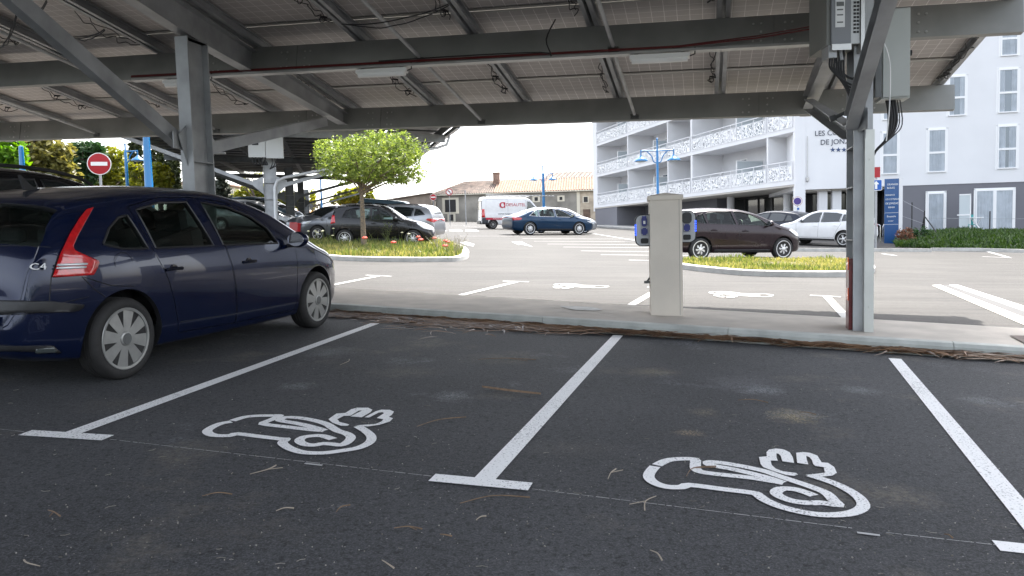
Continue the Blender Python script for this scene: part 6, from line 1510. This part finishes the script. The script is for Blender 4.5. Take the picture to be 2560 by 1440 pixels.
# dry twiggy weeds at the island tip
for k,(px,py,h) in enumerate(((1097,636,.75),(1135,640,.7),(1118,632,.5),(1150,636,.6),(968,618,.85),(960,612,.7))):
    b=G(px,py,.08); o=tag(link('dry_weed',None),('tall dry branching weed at the right tip of the island' if px>1000 else 'tall leafy weed beside the tree trunk'),'weed',group='tall weeds on the island') if False else None
    r=random.Random(k); g=MB()
    for q in range(9):
        a=r.uniform(0,6.28); t=Vector((math.cos(a)*r.uniform(.05,.35),math.sin(a)*r.uniform(.05,.3),h*r.uniform(.5,1))); g.tube([(0,0,0),t*.5+Vector((0,0,.06)),t],[.006,.004,.002],4)
        for u in range(4): c=t*r.uniform(.5,1); g.tube([c,c+Vector((r.uniform(-.1,.1),r.uniform(-.1,.1),r.uniform(.02,.12)))],.003,3)
    if px<1000:
        for q in range(70): c=Vector((r.gauss(0,.07),r.gauss(0,.07),r.uniform(.05,h))); g.box(c,(.05,.02,.003),Matrix.Rotation(r.uniform(0,6),3,'Z')@Matrix.Rotation(r.uniform(-1,1),3,'Y'))
    o=link('tall_weed',g.mesh('tall_weed',M_gr if px<1000 else mat('dry_stalk',(.30,.27,.2),.9)),loc=b); tag(o,('tall dry branching weed at the right tip of the island' if px>1000 else 'tall leafy weed just right of the tree trunk'),'weed',group='tall dry weeds at the island tip' if px>1000 else 'leafy weeds right of the trunk')
# hotel green bank
def bz2(x,y): return gz(x,y)
bp=[G(2245,612),G(2330,626),G(2700,632)]; 
V=[]; rows=12; cols=40; g=MB()
f0,f1=G(2240,618),G(2720,634); r0_,r1_=Vector((at(2240,600,40).x,40.3,0)),Vector((at(2720,560,40.3).x*1.0,38.5,0))
def bankz(u,v): 
    p=f0.lerp(f1,u); q=r0_.lerp(r1_,u); x=p.x+(q.x-p.x)*v; y=p.y+(q.y-p.y)*v; hh=(.12+.34*sst(0,.5,v))*sst(-.05,.30,u)+.05*math.sin(x*3)*math.sin(y*2.1); zt_=gz(x,y)+hh*sst(0,.12,v); return x,y,zt_
g.add([bankz(i/cols,j/rows) for j in range(rows+1) for i in range(cols+1)],[(j*(cols+1)+i,j*(cols+1)+i+1,(j+1)*(cols+1)+i+1,(j+1)*(cols+1)+i) for j in range(rows) for i in range(cols)])
struct('bank',g,mat('bank_soil',(.07,.07,.035),.95,noise=.3,nscale=3),True)
r=random.Random(8); V=[];Fc=[]
for k in range(15000):
    u,v=r.random(),r.random()**1.1; x,y,z=bankz(u,v); h=r.uniform(.06,.2)*(1+.8*nz(x*1.3,y)); a=r.uniform(0,6.28); dx,dy=math.cos(a)*.025,math.sin(a)*.025; lx,ly=r.gauss(0,.4)*h,r.gauss(0,.4)*h; i=len(V)
    V+=[(x-dx,y-dy,z-.03),(x+dx,y+dy,z-.03),(x+lx*.5+dx,y+ly*.5+dy,z+h*.6),(x+lx*.5-dx,y+ly*.5-dy,z+h*.6),(x+lx,y+ly,z+h)]; Fc+=[(i,i+1,i+2,i+3),(i+3,i+2,i+4)]
me=bpy.data.meshes.new('ground_cover'); me.from_pydata(V,[],Fc); me.materials.append(M_grd); tag(link('ground_cover',me),'dense low green planting on the bank below the hotel windows','ground cover',kind='stuff')
g=MB(); P=[G(1900,628,0),G(2060,629,0),G(2190,629,0),G(2330,630,0)]; 
for a,b_ in zip(P,P[1:]): g.cbeam(a+Vector((0,0,.05)),b_+Vector((0,0,.05)),.2,.14,.06,(0,0,1),-1)
P=[G(2330,627.5),G(2440,628),G(2700,636)]
for a,b_ in zip(P,P[1:]): g.bar(a+Vector((0,0,.04)),b_+Vector((0,0,.04)),.18,.16)
struct('kerb',g,mat('pale_kerb2',(.5,.49,.46),.85,noise=.2,nscale=4))
# pavement in front of the balcony building
g=MB(); A_,B_=G(1478,566),G(1990,606); C_,D_=bo_+bq*2,bo_+bq*34
g.prism([on(A_.x,A_.y,.0),on(B_.x,B_.y,0),on(D_.x+4,D_.y,0.0),on(C_.x+4,C_.y+3,0)],(0,0,.13)); struct('pavement',g,mat('pale_pavement',(.33,.325,.31),.9,noise=.15,nscale=1))
# ------------------------------------------------------------ trees
def leaves(blobs,n,size,m,seed,droop=0.,shell=.55,asp=.45,cut=None,conif=False):
    r=np.random.default_rng(seed); V=[];F=[]; wts=np.array([b[1][0]*b[1][1]*b[1][2] for b in blobs])**.8; wts/=wts.sum(); ks=r.choice(len(blobs),n,p=wts)
    d=r.normal(size=(n,3)); d/=np.linalg.norm(d,axis=1)[:,None]; rad=shell+(1-shell)*r.random(n)**.7; rad*=1+.12*r.normal(size=n)
    cl=r.normal(size=(n,3))
    C_=np.array([blobs[k][0] for k in ks]); A_=np.array([blobs[k][1] for k in ks]); P=C_+d*A_*rad[:,None]
    # ragged clumps: pull leaves toward random clump centres
    nc=max(8,n//45); cc=P[r.choice(n,nc)]; 
    idx=np.empty(n,int)
    for i in range(0,n,2000): idx[i:i+2000]=((P[i:i+2000,None]-cc[None])**2).sum(2).argmin(1)
    P=P+(cc[idx]-P)*r.uniform(.15,.7,(n,1))
    u=r.normal(size=(n,3)); u[:,2]=u[:,2]*.6-droop; u/=np.linalg.norm(u,axis=1)[:,None]; w=np.cross(u,r.normal(size=(n,3))); w/=np.linalg.norm(w,axis=1)[:,None]
    s=size*r.uniform(.6,1.4,(n,1)); a=P-u*s*.5; b=P+u*s*.5; c=P+w*s*asp*.5; e=P-w*s*asp*.5
    V=np.stack([a,c,b,e],1).reshape(-1,3)
    me=bpy.data.meshes.new('crown'); me.from_pydata(V.tolist(),[],[(4*i,4*i+1,4*i+2,4*i+3) for i in range(n)]); me.materials.append(m); return me,P
M_bark=mat('grey_bark',(.13,.105,.08),.9,noise=.4,nscale=14,bump=.5,bscale=30); M_barky=mat('lichen_bark',(.20,.15,.095),.9,noise=.4,nscale=20,dark=(.09,.08,.07),bump=.4,bscale=40)
def tree(name,label,base,h,blobs,n,size,m,seed,tr=.12,bark=None,group=None,limbs=10,cat='tree',trunk_top=.5,**k):
    o=thing(name,label,cat,base,group=group); r=random.Random(seed)
    g=MB(); th=h*trunk_top; lean=Vector((r.uniform(-.03,.03)*h,r.uniform(-.02,.02)*h,0)); tp=Vector((0,0,th))+lean
    g.tube([(0,0,-.1),Vector((0,0,th*.3))+lean*.2,Vector((0,0,th*.7))+lean*.7,tp],[tr*1.15,tr,tr*.85,tr*.7],10)
    t=part('trunk',g,bark or M_bark,o,True)
    if limbs:
        g=MB()
        for q in range(limbs):
            b=blobs[q%len(blobs)]; c=Vector(b[0]); dv=Vector((r.gauss(0,1),r.gauss(0,1),r.gauss(.2,.8))).normalized(); e=c+Vector((dv.x*b[1][0],dv.y*b[1][1],dv.z*b[1][2]))*.8
            st=tp*r.uniform(.8,1.0); mid=st.lerp(e,.5)+Vector((r.uniform(-.1,.1),r.uniform(-.1,.1),.08))*h*.15; g.tube(smooth([st,mid,e],4),[tr*.45*(1-.1*i) for i in range(9)],5)
            for w in range(3):
                s_=mid.lerp(e,r.random()); g.tube([s_,s_+Vector((r.gauss(0,1),r.gauss(0,1),r.gauss(.3,.6)))*h*.06],[tr*.12,tr*.05],4)
        part('limbs',g,bark or M_bark,o,True)
    me,P=leaves(blobs,n,size,m,seed,**k); link('crown',me,o); return o
L_lime=leafmat('leaf_lime',(.085,.135,.025),(.29,.34,.09),.42); L_bright=leafmat('leaf_bright',(.07,.18,.02),(.18,.32,.03),.45); L_olive=leafmat('leaf_olive',(.10,.10,.025),(.26,.23,.07),.35)
L_dark=leafmat('leaf_dark',(.015,.05,.015),(.05,.10,.03),.2); L_yel=leafmat('leaf_yellow',(.14,.17,.02),(.30,.28,.04),.35); L_cyp=leafmat('leaf_cypress',(.02,.035,.012),(.06,.07,.02),.15); L_spr=leafmat('leaf_spruce',(.04,.055,.04),(.11,.125,.09),.2)
# the ball-crowned tree on the island (27 m away)
b=G(910,623,.08)
sc=b.y/FPX
def PX(px,py,dy=0.):   # picture offsets to local metres around base b
    p=at(px,py,b.y+dy); return (p.x-b.x,dy,p.z-b.z)
bl=[(PX(925,400),(130*sc,125*sc,62*sc)),(PX(860,395,-.3),(78*sc,80*sc,50*sc)),(PX(1000,400,.2),(76*sc,80*sc,58*sc)),(PX(960,360),(95*sc,95*sc,40*sc)),(PX(1020,440,-.2),(50*sc,50*sc,28*sc)),(PX(870,440,.1),(60*sc,60*sc,26*sc)),(PX(945,445),(90*sc,90*sc,22*sc)),(PX(812,365,.2),(36*sc,40*sc,22*sc))]
tree('broadleaf_tree','round-crowned lime green tree with slender trunk on the kerbed island',b,b.y*290/FPX,bl,17000,.115,L_lime,11,tr=.082,bark=M_barky,limbs=18,trunk_top=.56,droop=.25,shell=.35,asp=.32)
# trees at the left behind the parked cars
def T(name,label,px,Y,ybot,blobs_px,n,size,m,seed,**k):
    b=on(at(px,500,Y).x,Y); s=Y/FPX; bl=[]
    for (x,y,rx,ry,*dd) in blobs_px:
        dy=dd[0] if dd else 0; p=at(x,y,Y+dy); bl.append(((p.x-b.x,dy,p.z-b.z),(rx*s,max(rx,ry)*s*.8,ry*s)))
    top=max(c[2]+a[2] for c,a in bl); return tree(name,label,b,top,bl,n,size,m,seed,**k)
T('broadleaf_tree','bright green leafy tree at the left edge of the photo',5,33.,0,[(10,385,54,52),(-20,440,60,60),(20,450,40,44)],7000,.34,L_bright,21,tr=.2,limbs=6)
T('shrub_tree','olive and brown leafed tree behind the blue stub pole',110,38.,0,[(120,395,62,58),(80,410,50,60),(145,440,46,50),(100,375,48,38),(60,440,40,40)],8000,.34,L_olive,22,tr=.22,limbs=16)
T('pine_tree','dark green pine left of the round red sign',205,43.,0,[(200,395,44,38),(215,375,48,20),(185,420,38,40),(230,410,34,36),(200,450,40,30)],6500,.36,L_dark,23,tr=.2,limbs=6,asp=.3)
T('pine_tree','yellow-green pine directly behind the round red sign',265,46.,0,[(262,420,46,40),(280,390,40,24),(240,455,50,24),(310,455,45,26),(225,465,45,22),(290,430,40,40)],8500,.32,L_yel,24,tr=.25,limbs=16,asp=.28)
T('pine_tree','low yellow-green pine with bare grey branches behind the blue poles',370,41.,0,[(385,425,28,22),(395,458,26,24),(330,420,20,14),(360,470,50,16),(400,450,30,40),(350,440,24,26)],5200,.30,L_yel,25,tr=.18,limbs=20,asp=.28)
for k,(px,yt,w_) in enumerate(((330,362,16),(347,360,16),(375,347,26),(401,352,24),(424,378,22),(441,402,20),(316,385,18))):
    b=[(px,yt+120-j*120/8,w_*(1-.82*j/8)+2,11) for j in range(9)]
    T('cypress_tree','dark pointed cypress in the tall clump behind the blue pole',px,52.,0,b,3200,.36,L_cyp,30+k,tr=.16,limbs=0,group='dark cypresses behind the blue pole',asp=.35,trunk_top=.8)
T('spruce_tree','grey-green spruce just right of the near carport column',560,60.,0,[(553,500-j*9,26*(1-.8*j/9)+3,8) for j in range(10)],2600,.42,L_spr,41,tr=.15,limbs=0,asp=.3,trunk_top=.9)
T('shrub_tree','yellow-green bush behind the silver car under the second carport',630,66.,0,[(610,488,28,20),(650,482,26,22),(675,480,25,22),(600,500,25,14)],3000,.42,L_yel,42,tr=.14,limbs=4)
T('shrub_tree','yellow-green bush between the second carport columns',715,72.,0,[(712,495,22,20),(745,500,18,22),(700,510,20,14)],1500,.45,L_yel,43,tr=.14,limbs=4)
T('shrub_tree','round sunlit bush behind the off-road car',885,78.,0,[(872,492,36,22),(905,488,30,22),(925,500,18,14),(850,502,24,12)],3400,.42,L_yel,44,tr=.2,limbs=4)
T('shrub_tree','thin green tree beyond the second carport columns',782,80.,0,[(780,500,8,30),(752,505,8,30)],700,.45,L_yel,45,tr=.1,limbs=3)
# bare twiggy trees
def bare(px,ytop,ybase,Y,label,seed,spread=.5):
    b=on(at(px,500,Y).x,Y); h=at(px,ytop,Y).z-b.z; o=thing('bare_tree',label,'tree',b); r=random.Random(seed); g=MB(); g2=MB(); lv=[]
    g.tube([(0,0,-.1),(0,0,h*.35)],[.13,.10],8)
    def br(p,d,l,w,n):
        q=p+d*l; g2.tube([p,p.lerp(q,.5)+Vector((r.gauss(0,.03),r.gauss(0,.03),0))*l,q],[w,w*.8,w*.6],4)
        lv.append(q)
        if n: 
            for _ in range(3): e=(d+Vector((r.gauss(0,spread),r.gauss(0,spread),r.gauss(.1,.3)))).normalized(); br(q,e,l*r.uniform(.6,.85),w*.6,n-1)
    for _ in range(4): br(Vector((0,0,h*.33)),Vector((r.gauss(0,.5),r.gauss(0,.4),1)).normalized(),h*.24,.07,4)
    part('trunk',g,M_bark,o,True); part('limbs',g2,M_bark,o); return o,lv
o,lv=bare(640,425,0,64.,'sparse tree with few leaves between the spruce and the second carport column',5)
me,P=leaves([((0,0,4.6),(1.9,1.5,1.8))],420,.22,L_yel,77,shell=.2); link('crown',me,o)
bare(800,505,0,70.,'small bare shrub between carport column and grey crossover',6,.6)
# reddish wild growth beyond the far columns
P=[on(-24,74),on(-14,74),on(-14,78),on(-24,78)]
blades('flower_meadow','orange and yellow wild flowers beyond the second carport',P,2500,lambda x,y,r:.9*r.uniform(.4,1.2),leafmat('meadow',(.35,.26,.05),(.5,.16,.05),.3),.06,0,9,cat='meadow')
# brown and green shrubs near the totem
def bush(name,label,px,py,Y,w_,h_,m,n,size,seed,cat='shrub'):
    p=at(px,py,Y); b=on(p.x,p.y,.0); b.z=max(b.z,p.z-.3); o=thing(name,label,cat,b); r=random.Random(seed); g=MB()
    for k in range(12): a=r.uniform(0,6.28); g.tube([(0,0,-.3),(math.cos(a)*w_*.3,math.sin(a)*w_*.3,h_*.5),(math.cos(a)*w_*.8,math.sin(a)*w_*.6,h_*r.uniform(.6,1))],[.02,.012,.006],4)
    part('stems',g,M_bark,o); me,_=leaves([((0,0,h_*.5),(w_,w_*.8,h_*.55))],n,size,m,seed,shell=.3); link('leaves',me,o)
bush('shrub','reddish brown withered shrub at the foot of the blue totem sign',2262,612,33.5,.45,.75,leafmat('leaf_rust',(.14,.06,.035),(.26,.13,.08),.2),900,.11,3)
bush('shrub','dark green shrub right of the reddish withered one',2292,600,34.5,.6,.8,L_dark,1500,.11,4)
bush('shrub','small grey-green shrub in front of the hotel bank',2330,616,33.,.5,.4,L_spr,800,.09,5)
# ------------------------------------------------------------ bark litter along the kerb and twigs on the asphalt
M_litter=leafmat('bark_strips',(.05,.025,.014),(.27,.155,.085),.0); 
r=random.Random(3); g=MB()
def strip(c,a,l,w,z,bend,lift=.01):
    pts=[]
    for k in range(5):
        t=k/4-.5; d=Vector((math.cos(a+bend*t),math.sin(a+bend*t),0)); pts.append(c+d*l*t+Vector((0,0,.007+z+lift*(1-4*t*t)+r.uniform(0,.006))))
    V=[]
    for k,p in enumerate(pts):
        ww=w*(1-abs(k-2)/2.6); n_=Vector((-math.sin(a),math.cos(a),0)); V+=[p+n_*ww/2+Vector((0,0,ww*.35)),p-n_*ww/2]
    g.add(V,[(2*k,2*k+2,2*k+3,2*k+1) for k in range(4)])
def kerbpt(px): 
    i=0; base=G(px,760 if px<900 else 760+(px-900)*.07); 
    # intersect kerb line with picture column
    u=(px-1280)/FPX; d=ray(px,800); dx,dy=d[0],d[1]
    A=np.array([[dx,-uF[0]],[dy,-uF[1]]]); t,s=np.linalg.solve(A,cF); return s
dens=[(830,.35,90),(960,.20,120),(1100,.32,260),(1250,.30,240),(1400,.18,150),(1560,.06,60),(1750,.05,60),(2000,.045,60),(2250,.05,70),(2560,.06,90),(2800,.06,50)]
for (pa,wa,na),(pb,wb_,nb) in zip(dens,dens[1:]):
    sa,sb=kerbpt(pa),kerbpt(pb)
    for k in range(int((na+nb)*1.1)):
        t=r.random(); s=sa+(sb-sa)*t; out_=r.random()<.1; off=abs(r.gauss(0,1))*(wa+(wb_-wa)*t)*(.5 if not out_ else 1.1); p=ln(cF,uF,s,0)+dn*(off+.015); p=on(p.x,p.y); a=math.atan2(uF[1],uF[0])+r.gauss(0,.2+.6*out_)
        strip(p,a,r.uniform(.12,.55),r.uniform(.007,.022),r.uniform(.004,.045)*max(.1,1-off*2.4),r.gauss(0,.5),r.uniform(.0,.02))
o=link('bark_litter',g.mesh('bark_litter',M_litter,fix=False)); tag(o,'brown strips of shed bark heaped along the foot of the kerb','litter',kind='stuff')
g=MB(); sa,sb=kerbpt(835),kerbpt(2800); n=160; V=[]
for k in range(n+1):
    t=k/n; s=sa+(sb-sa)*t; px=835+(2800-835)*t; wv=.8*float(np.interp(px,[830,950,1100,1250,1400,1560,2560,2800],[.16,.16,.30,.28,.16,.04,.035,.04]))*(1+.3*math.sin(k*1.7)+.2*math.sin(k*.61)); a=ln(cF,uF,s,0); q=a+dn*wv
    V+=[on(a.x-dn.x*.01,a.y-dn.y*.01,.007),on(q.x,q.y,.0042)]
g.add(V,[(2*k,2*k+2,2*k+3,2*k+1) for k in range(n)]); o=link('debris_bed',g.mesh('debris_bed',mat('crumbled_bark',(.20,.135,.08),.95,noise=.5,nscale=30,bump=.8,bscale=60))); tag(o,'fine crumbled bark and dust filling the kerb gutter','litter',kind='stuff')
M_tw=mat('dry_twig',(.20,.13,.08),.8,noise=.3,nscale=30); M_twp=mat('pale_twig',(.34,.29,.23),.8)
tw=[(850,912,873,898,'pale brown'),(1205,968,1352,986,'long orange-brown'),(1042,1066,1165,1042,'curved tan'),(625,1185,690,1163,'thin pale'),(1150,1258,1325,1243,'straight red-brown'),(840,1280,875,1262,'short tan'),(1640,1240,1612,1275,'pale'),(1520,1197,1540,1172,'upright pale'),(1716,1190,1790,1165,'thin tan'),(2360,1335,2382,1345,'thin grey'),(985,1320,1055,1322,'thin grey'),(690,1277,735,1270,'thin pale'),(1195,898,1340,899,'dark straight'),(1845,1000,1920,1006,'dark thin'),(120,1275,150,1290,'small tan'),(505,1240,580,1235,'thin dark'),(1190,1300,1215,1290,'short pale'),(100,1415,60,1400,'thin pale'),(1100,1335,1130,1340,'thin tan'),(1625,1375,1655,1400,'forked pale'),(2000,1030,2040,1036,'dark small'),(955,1400,985,1420,'small pale')]
where=['near the left bay line','in the left bay centre','right of the left vehicle symbol','below the left vehicle symbol','below the short middle bay bar','left of centre at the bottom','bottom right of centre','right of the middle bay bar','lying on the right vehicle symbol','at the right lower edge','at the bottom centre','bottom left of centre','in the upper left bay','in the upper right bay','at the far left below the bay bar','under the left vehicle symbol','near the middle bottom','in the bottom left corner','just under the middle bay bar','at the bottom edge right of centre','in the right bay middle','at the bottom edge left of centre']
for (x0,y0,x1,y1,lab),wh in zip(tw,where):
    a,b_=G(x0,y0,.008),G(x1,y1,.008); rr=random.Random(x0); m_=a.lerp(b_,.5)+Vector((b_.y-a.y,a.x-b_.x,0))*rr.uniform(-.2,.2)+Vector((0,0,.006)); g=MB(); big='orange' in lab
    w_=.013 if big else .0032
    P=smooth([a,m_,b_],5); L_=len(P)
    if big: 
        V=[]
        for k,p in enumerate(P): d=(b_-a).normalized(); n_=Vector((-d.y,d.x,0)); ww=w_*math.sin(math.pi*(k+.3)/(L_-.4)); V+=[p+n_*ww,p-n_*ww,p+Vector((0,0,.012))]
        g.add(V,[(3*k,3*k+3,3*k+5,3*k+2) for k in range(L_-1)]+[(3*k+2,3*k+5,3*k+4,3*k+1) for k in range(L_-1)])
    else: g.tube(P,[w_*(.5+.7*k/L_) for k in range(L_)],5)
    if rr.random()<.35 and not big: g.tube([m_,m_+(b_-a)*.35+Vector((b_.y-a.y,a.x-b_.x,0))*.3],w_*.6,4)
    o=link('twig',g.mesh('twig',M_twp if 'pale' in lab else M_tw,True)); tag(o,f'{lab} bark twig on asphalt {wh}','twig','twigs on the asphalt')
# tiny grit and stalks scattered over the bays
r=random.Random(12); g=MB()
for k in range(90):
    px,py=r.uniform(0,2560),r.uniform(880,1440); p=G(px,py,.003); a=r.uniform(0,6.28); l=r.uniform(.01,.045)
    d=Vector((math.cos(a),math.sin(a),0))*l; g.tube([p,p+d*.5+Vector((d.y,-d.x,0))*.2,p+d],.0013,3)
for k in range(420):
    px,py=r.uniform(0,2560),880+560*r.random()**.7; p=G(px,py,.002); s=r.uniform(.0018,.0045); g.box(p,(s,s*r.uniform(.6,1.4),s),Matrix.Rotation(r.uniform(0,6),3,'Z'))
o=link('grit',g.mesh('grit',leafmat('grit',(.14,.125,.1),(.36,.34,.3),.0),fix=False)); tag(o,'fine pale grit and stalks scattered over the asphalt','grit',kind='stuff')
P=[on(-60,-40),on(60,-40),on(60,-24),on(-60,-24)]
me,_=leaves([((x,-30,4+gz(x,-30)),(7,4,5)) for x in range(-60,61,8)],9000,.8,L_dark,99,shell=.3); o=link('unseen_leaf_belt',me); tag(o,'belt of dark trees closing the car park behind the viewer','wood',kind='stuff')  # leaf belt added out of view, keeps bright sky off paintwork and ground
bpy.context.view_layer.update()
